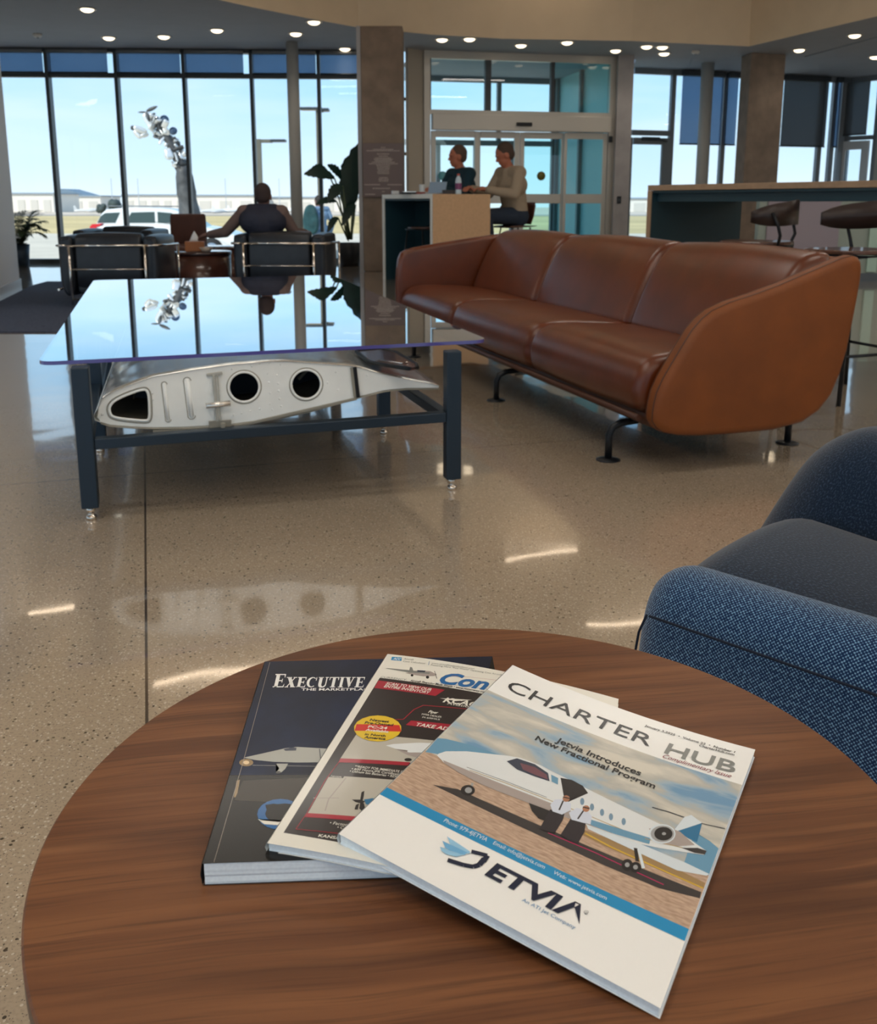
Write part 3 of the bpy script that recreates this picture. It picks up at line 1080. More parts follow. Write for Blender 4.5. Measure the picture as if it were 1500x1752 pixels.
# ---------------------------------------------------------------- magazines
INK = {
 'paper_white': ((.86, .87, .86), .4), 'paper_cream': ((.78, .77, .70), .4), 'ink_black': ((.02, .02, .022), .4), 'ink_grey': ((.22, .23, .22), .4),
 'ink_red': ((.25, .03, .05), .4), 'ink_white': ((.75, .85, .9), .4), 'ink_blue': ((.05, .22, .45), .4), 'ink_navy': ((.012, .018, .045), .4),
 'photo_ground': None, 'photo_sky': None, 'night_sky': None, 'mountain_blue': ((.14, .32, .48), .35), 'tarmac': ((.045, .04, .04), .35), 'dry_grass': ((.34, .22, .10), .4),
 'line_yellow': ((.65, .42, .05), .4), 'line_red': ((.5, .02, .12), .4), 'wing_white': ((.66, .74, .80), .3), 'jet_white': ((.72, .76, .78), .3), 'jet_belly': ((.38, .33, .31), .3),
 'line_gold': ((.45, .3, .1), .4), 'line_dark': ((.04, .045, .06), .4), 'glass_dark': ((.03, .04, .07), .3), 'glass_red': ((.16, .06, .08), .3), 'door_dark': ((.02, .018, .018), .35),
 'window_blue': ((.18, .3, .42), .3), 'fin_blue': ((.03, .17, .33), .3), 'metal_grey': ((.35, .36, .37), .3), 'cloth_dark': ((.03, .025, .03), .4), 'shirt': ((.62, .68, .80), .4), 'skin_print': ((.42, .2, .12), .4),
 'stripe_blue': ((.02, .27, .55), .35), 'logo_light': ((.30, .56, .78), .35), 'logo_mid': ((.16, .42, .70), .35), 'logo_deep': ((.02, .13, .36), .35),
 'runway_night': ((.014, .013, .012), .25), 'runway_edge': ((.045, .038, .03), .25), 'runway_dark': ((.02, .019, .018), .25), 'scuff': ((.35, .3, .26), .5), 'jet_night': ((.42, .43, .40), .3),
 'lamp_print': ((.8, .6, .35), .4), 'glow_print': ((.30, .2, .09), .4), 'panel_black': ((.028, .022, .022), .3), 'panel_red': ((.36, .02, .04), .3), 'photo_grey': ((.48, .46, .40), .35),
 'badge_yellow': ((.75, .52, .03), .35), 'badge_red': ((.6, .03, .02), .35)}
def ink(name):
    if name in MATS:
        return MATS[name]
    if INK.get(name):
        c, r = INK[name]
        return mat(name, c, r, coat=.05 if ('night' in name or 'runway' in name) else .25, coatr=.12, spec=.3)
    m = mat(name, (.5, .5, .5), .35, coat=.05 if 'night' in name else .25, coatr=.12, spec=.3)
    nt = m.node_tree
    b = nt.nodes['Principled BSDF']
    uv = N(nt, 'ShaderNodeUVMap')
    mp = N(nt, 'ShaderNodeMapping')
    nt.links.new(uv.outputs[0], mp.inputs[0])
    z = N(nt, 'ShaderNodeTexNoise')
    z.inputs['Detail'].default_value = 6
    nt.links.new(mp.outputs[0], z.inputs['Vector'])
    r = N(nt, 'ShaderNodeValToRGB')
    nt.links.new(z.outputs['Fac'], r.inputs[0])
    el = r.color_ramp.elements
    if name == 'photo_sky':
        mp.inputs['Scale'].default_value = (3.0, 11, 1)
        mp.inputs['Rotation'].default_value = (0, 0, .12)
        z.inputs['Scale'].default_value = 1.0
        z.inputs['Distortion'].default_value = .4
        el[0].position, el[0].color = .34, (.16, .32, .50, 1)
        el[1].position, el[1].color = .62, (.66, .63, .55, 1)
        k = el.new(.43); k.color = (.34, .45, .54, 1)
        k = el.new(.50); k.color = (.46, .46, .42, 1)
    elif name == 'photo_ground':
        mp.inputs['Scale'].default_value = (30, 160, 1)
        z.inputs['Scale'].default_value = 1.0
        el[0].position, el[0].color = .3, (.36, .24, .17, 1)
        el[1].position, el[1].color = .7, (.60, .44, .33, 1)
    else:
        mp.inputs['Scale'].default_value = (2.5, 2.2, 1)
        z.inputs['Scale'].default_value = 1.0
        el[0].position, el[0].color = .35, (.006, .007, .014, 1)
        el[1].position, el[1].color = .7, (.012, .025, .075, 1)
    nt.links.new(r.outputs[0], b.inputs['Base Color'])
    return m

C_EXEC = [(-0.1597, 0.8042, 0.566), (0.0501, 0.8145, 0.566), (-0.1509, 0.5323, 0.566), (0.0589, 0.5426, 0.566)]
C_COMP = [(-0.0469, 0.8073, 0.572), (0.1569, 0.755, 0.556), (-0.1113, 0.544, 0.572), (0.0925, 0.4917, 0.557)]
C_CHARTER = [(0.066, 0.7763, 0.577), (0.2499, 0.6755, 0.557), (-0.0645, 0.5425, 0.58), (0.1188, 0.4305, 0.557)]
ART_CHARTER = [
    ('P',1,'photo_ground',[(0,0.583),(1,0.58),(1,0.775),(0,0.79)]),
    ('P',1,'photo_sky',[(0,0.19),(1,0.19),(1,0.58),(0,0.583)]),
    ('P',2,'mountain_blue',[(0.0063,0.5906),(0.0011,0.5125),(0.0259,0.4988),(0.1088,0.4773),(0.199,0.4689),(0.2619,0.4566),(0.0913,0.5583)]),
    ('P',2,'mountain_blue',[(0.9146,0.45),(0.9403,0.4651),(0.9659,0.4624),(1.0149,0.4776),(1.0014,0.5834),(0.9212,0.587)]),
    ('P',2,'tarmac',[(0.1128,0.6965),(0.1902,0.6689),(0.2783,0.6675),(0.5096,0.6645),(0.6268,0.6579),(0.8088,0.6585),(0.9954,0.6462),(0.9975,0.6672),(0.8846,0.6904),(0.7213,0.6956),(0.544,0.6912),(0.3122,0.6866),(0.1852,0.6946)]),
    ('P',1.5,'dry_grass',[(0.6025,0.6069),(0.7361,0.5958),(0.8325,0.5984),(0.9966,0.6122),(0.9984,0.6329),(0.8263,0.6315),(0.6834,0.6317),(0.6021,0.627)]),
    ('L',3,'line_yellow',[(0.6173,0.6169),(0.7099,0.6255),(0.8248,0.6276),(0.9963,0.6318)],0.006),
    ('L',3,'line_red',[(0.5194,0.6733),(0.6705,0.6678),(0.892,0.6734)],0.0035),
    ('P',4,'wing_white',[(0.5978,0.5758),(0.6867,0.5719),(0.8341,0.5771),(0.9163,0.572),(0.9981,0.5784),(0.9936,0.5873),(0.9106,0.6098),(0.7963,0.6023),(0.6887,0.5994),(0.6183,0.5977)]),
    ('P',5,'jet_white',[(0.0484,0.5823),(0.0484,0.5721),(0.0614,0.5496),(0.1188,0.5107),(0.2065,0.4811),(0.2469,0.451),(0.2857,0.4376),(0.3623,0.4307),(0.4372,0.4446),(0.5036,0.4455),(0.5583,0.4697),(0.6217,0.47),(0.6986,0.481),(0.7564,0.4999),(0.7955,0.4988),(0.8471,0.4794),(0.8852,0.4778),(0.9391,0.498),(0.9688,0.5038),(0.9648,0.5213),(0.9055,0.5395),(0.8371,0.5595),(0.7756,0.574),(0.6889,0.5771),(0.6109,0.5818),(0.533,0.5905),(0.4695,0.5891),(0.4097,0.5967),(0.3269,0.6039),(0.2428,0.6119),(0.1484,0.6074),(0.0893,0.598)]),
    ('P',6,'jet_belly',[(0.0774,0.5894),(0.1348,0.5873),(0.2251,0.5842),(0.3103,0.5763),(0.4147,0.567),(0.4987,0.5642),(0.5795,0.5588),(0.682,0.5612),(0.6889,0.5771),(0.6109,0.5818),(0.533,0.5905),(0.4695,0.5891),(0.4097,0.5967),(0.3269,0.6039),(0.2428,0.6119),(0.1484,0.6074),(0.0893,0.598)]),
    ('L',7,'line_gold',[(0.1761,0.5794),(0.3036,0.565),(0.4519,0.556),(0.5957,0.5494),(0.7754,0.5487),(0.9011,0.526)],0.003),
    ('L',7,'line_dark',[(0.1605,0.5735),(0.2995,0.5583),(0.4483,0.5493)],0.002),
    ('P',7,'glass_dark',[(0.2566,0.477),(0.2787,0.4456),(0.3434,0.4377),(0.4013,0.4507),(0.4234,0.4818),(0.3715,0.4887),(0.3055,0.4918)]),
    ('P',8,'glass_red',[(0.2985,0.4598),(0.3502,0.45),(0.401,0.4606),(0.4146,0.4778),(0.3676,0.4815),(0.3221,0.4811)]),
    ('P',7,'mountain_blue',[(0.413,0.4515),(0.4407,0.4536),(0.4535,0.4805),(0.4298,0.4794)]),
    ('P',7,'door_dark',[(0.4468,0.4483),(0.4832,0.4373),(0.5263,0.4429),(0.5556,0.4638),(0.5337,0.4585),(0.501,0.4579),(0.518,0.5012),(0.5162,0.5319),(0.4944,0.5183),(0.4773,0.48)]),
    ('P',6,'door_dark',[(0.4068,0.5955),(0.4706,0.5812),(0.4968,0.601),(0.4955,0.6379),(0.4674,0.6397),(0.4356,0.624)]),
    ('P',7,'mountain_blue',[(0.6013,0.5614),(0.7187,0.5539),(0.8019,0.5369),(0.805,0.5605),(0.6983,0.5758),(0.6203,0.5804)]),
    ('P',7,'window_blue',[(0.5602,0.5028),(0.5619,0.5072),(0.5629,0.5115),(0.5631,0.5153),(0.5624,0.5182),(0.5609,0.5199),(0.5588,0.5203),(0.5563,0.5193),(0.5536,0.517),(0.551,0.5137),(0.5486,0.5096),(0.5469,0.5052),(0.5459,0.5009),(0.5457,0.4971),(0.5463,0.4941),(0.5478,0.4924),(0.5499,0.492),(0.5525,0.493),(0.5552,0.4954),(0.5579,0.4987)]),
    ('P',7,'window_blue',[(0.5974,0.5087),(0.5991,0.513),(0.6,0.5173),(0.6001,0.521),(0.5994,0.5238),(0.598,0.5255),(0.5959,0.5259),(0.5934,0.5249),(0.5908,0.5227),(0.5882,0.5194),(0.586,0.5153),(0.5843,0.511),(0.5833,0.5067),(0.5832,0.5029),(0.5839,0.5),(0.5854,0.4983),(0.5875,0.4979),(0.59,0.499),(0.5927,0.5013),(0.5952,0.5046)]),
    ('P',7,'window_blue',[(0.6345,0.5129),(0.6361,0.5172),(0.637,0.5214),(0.637,0.5251),(0.6363,0.5279),(0.6348,0.5296),(0.6327,0.5299),(0.6303,0.529),(0.6277,0.5267),(0.6252,0.5235),(0.6231,0.5195),(0.6215,0.5152),(0.6206,0.5109),(0.6205,0.5072),(0.6213,0.5043),(0.6227,0.5027),(0.6248,0.5023),(0.6273,0.5033),(0.6299,0.5056),(0.6324,0.5089)]),
    ('P',7,'window_blue',[(0.6664,0.5157),(0.6679,0.52),(0.6687,0.5242),(0.6687,0.5278),(0.6679,0.5306),(0.6665,0.5322),(0.6644,0.5326),(0.662,0.5316),(0.6595,0.5294),(0.6571,0.5262),(0.655,0.5222),(0.6535,0.5179),(0.6527,0.5137),(0.6526,0.51),(0.6534,0.5072),(0.6549,0.5055),(0.6569,0.5052),(0.6594,0.5062),(0.6619,0.5085),(0.6644,0.5118)]),
    ('P',7,'window_blue',[(0.7091,0.5138),(0.7105,0.5181),(0.7112,0.5222),(0.7111,0.5258),(0.7103,0.5285),(0.7088,0.5302),(0.7068,0.5305),(0.7044,0.5295),(0.702,0.5273),(0.6996,0.5241),(0.6976,0.5202),(0.6962,0.5159),(0.6955,0.5117),(0.6955,0.5081),(0.6963,0.5053),(0.6978,0.5036),(0.6998,0.5033),(0.7022,0.5043),(0.7047,0.5066),(0.7071,0.5098)]),
    ('P',4,'fin_blue',[(0.852,0.4794),(0.867,0.4079),(0.8839,0.3898),(0.925,0.4056),(0.9331,0.485),(0.8982,0.4737)]),
    ('P',5,'wing_white',[(0.867,0.4079),(0.8839,0.3898),(0.925,0.4056),(0.9025,0.4115),(0.8851,0.4122),(0.8643,0.473),(0.8537,0.476)]),
    ('L',5,'line_dark',[(0.761,0.4173),(0.8132,0.4108),(0.8703,0.4089)],0.005),
    ('L',5,'line_dark',[(0.9166,0.4098),(0.958,0.4027),(0.9962,0.3959)],0.004),
    ('P',7,'jet_belly',[(0.7832,0.5054),(0.8153,0.4724),(0.8733,0.471),(0.93,0.4989),(0.8833,0.529),(0.8314,0.5439)]),
    ('P',8,'wing_white',[(0.8639,0.4862),(0.8659,0.4982),(0.864,0.5109),(0.8584,0.523),(0.8498,0.5333),(0.839,0.5411),(0.827,0.5454),(0.8149,0.546),(0.8039,0.5427),(0.795,0.5358),(0.789,0.5258),(0.7866,0.5138),(0.7882,0.5009),(0.7935,0.4883),(0.8021,0.4775),(0.8132,0.4694),(0.8257,0.465),(0.8381,0.4647),(0.8494,0.4685),(0.8583,0.4759)]),
    ('P',9,'metal_grey',[(0.8606,0.4879),(0.8623,0.4981),(0.8605,0.5089),(0.8557,0.5193),(0.8482,0.5283),(0.8387,0.535),(0.8283,0.5388),(0.8178,0.5394),(0.8082,0.5366),(0.8005,0.5308),(0.7955,0.5223),(0.7935,0.5121),(0.795,0.5011),(0.7997,0.4904),(0.8073,0.4811),(0.8169,0.4742),(0.8277,0.4703),(0.8384,0.4699),(0.8481,0.473),(0.8558,0.4792)]),
    ('P',10,'door_dark',[(0.8557,0.4904),(0.8572,0.4988),(0.856,0.5076),(0.8523,0.516),(0.8466,0.5231),(0.8393,0.5284),(0.8311,0.5313),(0.8229,0.5315),(0.8154,0.5291),(0.8093,0.5241),(0.8052,0.5171),(0.8036,0.5087),(0.8046,0.4998),(0.8082,0.4912),(0.8139,0.4838),(0.8214,0.4784),(0.8297,0.4755),(0.8381,0.4754),(0.8457,0.4781),(0.8518,0.4833)]),
    ('P',11,'metal_grey',[(0.8378,0.4998),(0.8381,0.5017),(0.8378,0.5036),(0.837,0.5055),(0.8356,0.5071),(0.834,0.5083),(0.8321,0.5089),(0.8303,0.509),(0.8286,0.5085),(0.8272,0.5074),(0.8263,0.5059),(0.826,0.504),(0.8263,0.5021),(0.8271,0.5002),(0.8284,0.4986),(0.8301,0.4974),(0.832,0.4967),(0.8338,0.4967),(0.8355,0.4972),(0.8369,0.4983)]),
    ('P',8,'tarmac',[(0.8971,0.528),(0.9414,0.5054),(0.9688,0.5038),(0.9677,0.5187),(0.9389,0.5272)]),
    ('L',5,'metal_grey',[(0.2153,0.6219),(0.2247,0.6465)],0.008),
    ('P',6,'door_dark',[(0.2392,0.6448),(0.2422,0.6513),(0.2429,0.6583),(0.2415,0.6652),(0.238,0.6712),(0.2329,0.6758),(0.2265,0.6786),(0.2195,0.6793),(0.2126,0.6779),(0.2064,0.6743),(0.2015,0.6691),(0.1985,0.6626),(0.1976,0.6556),(0.199,0.6486),(0.2024,0.6425),(0.2076,0.6377),(0.2141,0.6348),(0.2212,0.6342),(0.2282,0.6358),(0.2344,0.6394)]),
    ('P',7,'metal_grey',[(0.2314,0.6498),(0.2331,0.6534),(0.2336,0.6572),(0.2331,0.6609),(0.2315,0.6641),(0.2289,0.6665),(0.2257,0.6678),(0.222,0.668),(0.2184,0.667),(0.2151,0.665),(0.2125,0.662),(0.2108,0.6584),(0.2102,0.6546),(0.2107,0.6509),(0.2123,0.6477),(0.2149,0.6453),(0.2182,0.6439),(0.2218,0.6437),(0.2255,0.6447),(0.2287,0.6468)]),
    ('L',5,'door_dark',[(0.7738,0.5937),(0.7963,0.6361)],0.011),
    ('P',5,'wing_white',[(0.7805,0.5962),(0.79,0.596),(0.8246,0.6465),(0.8176,0.6526)]),
    ('P',6,'door_dark',[(0.7894,0.654),(0.791,0.6604),(0.7911,0.6668),(0.7896,0.6728),(0.7867,0.6777),(0.7826,0.6811),(0.7778,0.6826),(0.7727,0.6822),(0.7677,0.6798),(0.7635,0.6756),(0.7603,0.6701),(0.7586,0.6638),(0.7584,0.6573),(0.7598,0.6512),(0.7628,0.6462),(0.7669,0.6427),(0.7718,0.6411),(0.777,0.6417),(0.782,0.6442),(0.7862,0.6485)]),
    ('P',6,'door_dark',[(0.8139,0.65),(0.8152,0.6557),(0.815,0.6616),(0.8133,0.6671),(0.8102,0.6717),(0.8061,0.675),(0.8013,0.6766),(0.7963,0.6764),(0.7916,0.6744),(0.7877,0.6708),(0.7848,0.6659),(0.7834,0.6602),(0.7835,0.6542),(0.7851,0.6486),(0.7882,0.6439),(0.7924,0.6405),(0.7973,0.6389),(0.8023,0.6392),(0.8071,0.6413),(0.8111,0.645)]),
    ('P',7,'metal_grey',[(0.8054,0.6546),(0.8061,0.6571),(0.806,0.6597),(0.8053,0.6621),(0.8041,0.6642),(0.8023,0.6656),(0.8003,0.6662),(0.7982,0.6661),(0.7962,0.6651),(0.7944,0.6635),(0.7932,0.6613),(0.7925,0.6588),(0.7926,0.6561),(0.7932,0.6537),(0.7945,0.6517),(0.7963,0.6502),(0.7983,0.6496),(0.8004,0.6497),(0.8025,0.6507),(0.8042,0.6524)]),
    ('P',7,'metal_grey',[(0.7809,0.6587),(0.7816,0.6612),(0.7816,0.6638),(0.7809,0.6663),(0.7797,0.6683),(0.7779,0.6697),(0.7759,0.6704),(0.7738,0.6703),(0.7717,0.6693),(0.77,0.6677),(0.7687,0.6655),(0.768,0.6629),(0.768,0.6603),(0.7687,0.6578),(0.7699,0.6558),(0.7717,0.6544),(0.7737,0.6537),(0.7759,0.6538),(0.7779,0.6548),(0.7797,0.6565)]),
    ('P',6,'door_dark',[(0.5807,0.6369),(0.5821,0.6409),(0.5825,0.6451),(0.5818,0.649),(0.58,0.6523),(0.5774,0.6546),(0.5743,0.6557),(0.5708,0.6555),(0.5674,0.654),(0.5644,0.6514),(0.562,0.6479),(0.5606,0.6439),(0.5602,0.6397),(0.5609,0.6357),(0.5626,0.6324),(0.5652,0.6301),(0.5684,0.629),(0.5719,0.6292),(0.5754,0.6307),(0.5784,0.6334)]),
    ('P',8,'cloth_dark',[(0.4819,0.5887),(0.5287,0.5818),(0.5355,0.6056),(0.5278,0.6307),(0.5382,0.6647),(0.5178,0.6703),(0.5071,0.6364),(0.509,0.6729),(0.49,0.6737),(0.4854,0.6288)]),
    ('P',8,'cloth_dark',[(0.5543,0.5876),(0.603,0.5823),(0.6137,0.6136),(0.616,0.6642),(0.5946,0.669),(0.5855,0.6301),(0.5763,0.6643),(0.5558,0.6634),(0.5621,0.6239)]),
    ('P',9,'shirt',[(0.4733,0.5723),(0.4758,0.5444),(0.5007,0.5264),(0.5277,0.5338),(0.5398,0.5582),(0.5232,0.571),(0.5239,0.5889),(0.4923,0.5924)]),
    ('P',9,'shirt',[(0.5385,0.5703),(0.5517,0.5398),(0.5889,0.535),(0.6087,0.5488),(0.6177,0.5792),(0.5998,0.5842),(0.5824,0.5862),(0.5585,0.592)]),
    ('L',10,'cloth_dark',[(0.5009,0.5352),(0.5076,0.5774)],0.005),
    ('L',10,'cloth_dark',[(0.5749,0.5404),(0.5742,0.58)],0.005),
    ('P',10,'skin_print',[(0.5149,0.5164),(0.5163,0.5206),(0.5166,0.5249),(0.5158,0.529),(0.514,0.5324),(0.5113,0.5348),(0.508,0.536),(0.5043,0.5359),(0.5008,0.5344),(0.4976,0.5318),(0.4952,0.5282),(0.4937,0.5241),(0.4933,0.5197),(0.4941,0.5156),(0.496,0.5122),(0.4987,0.5097),(0.5021,0.5085),(0.5057,0.5087),(0.5093,0.5101),(0.5124,0.5128)]),
    ('P',10,'skin_print',[(0.5883,0.5226),(0.5896,0.5267),(0.5898,0.5309),(0.5889,0.5349),(0.587,0.5382),(0.5843,0.5406),(0.581,0.5417),(0.5775,0.5416),(0.574,0.5401),(0.571,0.5375),(0.5687,0.534),(0.5674,0.5299),(0.5671,0.5257),(0.568,0.5217),(0.5699,0.5183),(0.5727,0.5159),(0.576,0.5147),(0.5796,0.5149),(0.583,0.5164),(0.586,0.519)]),
    ('L',11,'door_dark',[(0.4931,0.522),(0.5149,0.5164)],0.006),
    ('L',11,'door_dark',[(0.5669,0.5279),(0.5883,0.5226)],0.006),
    ('P',2,'stripe_blue',[(0,0.783),(1,0.77),(1,0.808),(0,0.818)]),
    ('T',9,'ink_black','CHARTER',(0.0514,0.1461),(0.6498,0.1537),(0.0526,0.086),{'b': 0.0}),
    ('T',9,'ink_grey','HUB',(0.7084,0.1567),(0.9606,0.1394),(0.701,0.1002),{'b': 0.012}),
    ('T',9,'ink_black','January 3,2025  •  Volume 22  •  Number 1',(0.5946,0.0537),(0.9367,0.0451),(0.5935,0.0432),{'b': 0.02}),
    ('T',9,'ink_black','CharterHub.com',(0.8093,0.0672),(0.9383,0.0592),(0.8081,0.0566),{'b': 0.02}),
    ('T',9,'ink_red','Complimentary Issue',(0.7113,0.1824),(0.9563,0.1678),(0.7095,0.1638),{'s': 0.35}),
    ('T',9,'ink_black','Jetvia Introduces',(0.3499,0.2997),(0.6745,0.3096),(0.3495,0.2744),{'b': 0.02}),
    ('T',9,'ink_black','New Fractional Program',(0.2836,0.3313),(0.7391,0.3451),(0.2826,0.3075),{'b': 0.02}),
    ('T',9,'ink_white','Phone: 979-4JETVIA',(0.2294,0.8041),(0.3785,0.7951),(0.2291,0.7897),{}),
    ('T',9,'ink_white','Email: info@jetvia.com',(0.3997,0.797),(0.571,0.7954),(0.3982,0.7842),{}),
    ('T',9,'ink_white','Web: www.jetvia.com',(0.6004,0.7971),(0.7674,0.8019),(0.6003,0.7854),{}),
    ('T',9,'ink_blue','An ATI Jet Company',(0.5676,0.9188),(0.7301,0.9238),(0.5689,0.9087),{}),
    ('L',9,'ink_navy',[(0.3614,0.8516),(0.4085,0.8398),(0.41,0.8644)],0.016),
    ('L',9.5,'ink_navy',[(0.4073,0.8539),(0.406,0.8799),(0.395,0.8938),(0.3689,0.9027),(0.3208,0.912)],0.017),
    ('P',9,'logo_light',[(0.2714,0.8441),(0.3119,0.8483),(0.359,0.8542),(0.3608,0.863),(0.3263,0.8695),(0.2968,0.8641)]),
    ('P',10,'logo_mid',[(0.2692,0.8648),(0.3143,0.867),(0.3556,0.8613),(0.3515,0.8736),(0.3203,0.8832),(0.2906,0.8805)]),
    ('P',11,'logo_light',[(0.2758,0.886),(0.3107,0.8842),(0.3487,0.8754),(0.3357,0.8907),(0.3073,0.8985),(0.2879,0.8958)]),
    ('T',9,'ink_navy','ETVIΛ',(0.4361,0.8979),(0.7351,0.9023),(0.4352,0.8497),{'s': 0.12,'b': 0.035}),
    ('P',9,'ink_navy',[(0.7406,0.8573),(0.741,0.8588),(0.7408,0.8605),(0.7401,0.8622),(0.739,0.8637),(0.7374,0.8649),(0.7357,0.8656),(0.7339,0.8658),(0.7323,0.8655),(0.7309,0.8646),(0.73,0.8634),(0.7296,0.8618),(0.7297,0.8601),(0.7304,0.8584),(0.7316,0.8569),(0.7331,0.8557),(0.7349,0.855),(0.7367,0.8548),(0.7383,0.8551),(0.7397,0.856)]),
    ('P',10,'paper_white',[(0.7397,0.8578),(0.74,0.859),(0.7399,0.8604),(0.7392,0.8617),(0.7382,0.8629),(0.737,0.8639),(0.7355,0.8645),(0.734,0.8647),(0.7327,0.8645),(0.7316,0.8638),(0.7309,0.8629),(0.7306,0.8616),(0.7307,0.8603),(0.7313,0.8589),(0.7323,0.8577),(0.7336,0.8567),(0.7351,0.8561),(0.7365,0.8559),(0.7379,0.8562),(0.739,0.8568)]),
    ('T',11,'ink_navy','R',(0.734,0.8636),(0.7389,0.8621),(0.733,0.859),{}),
]
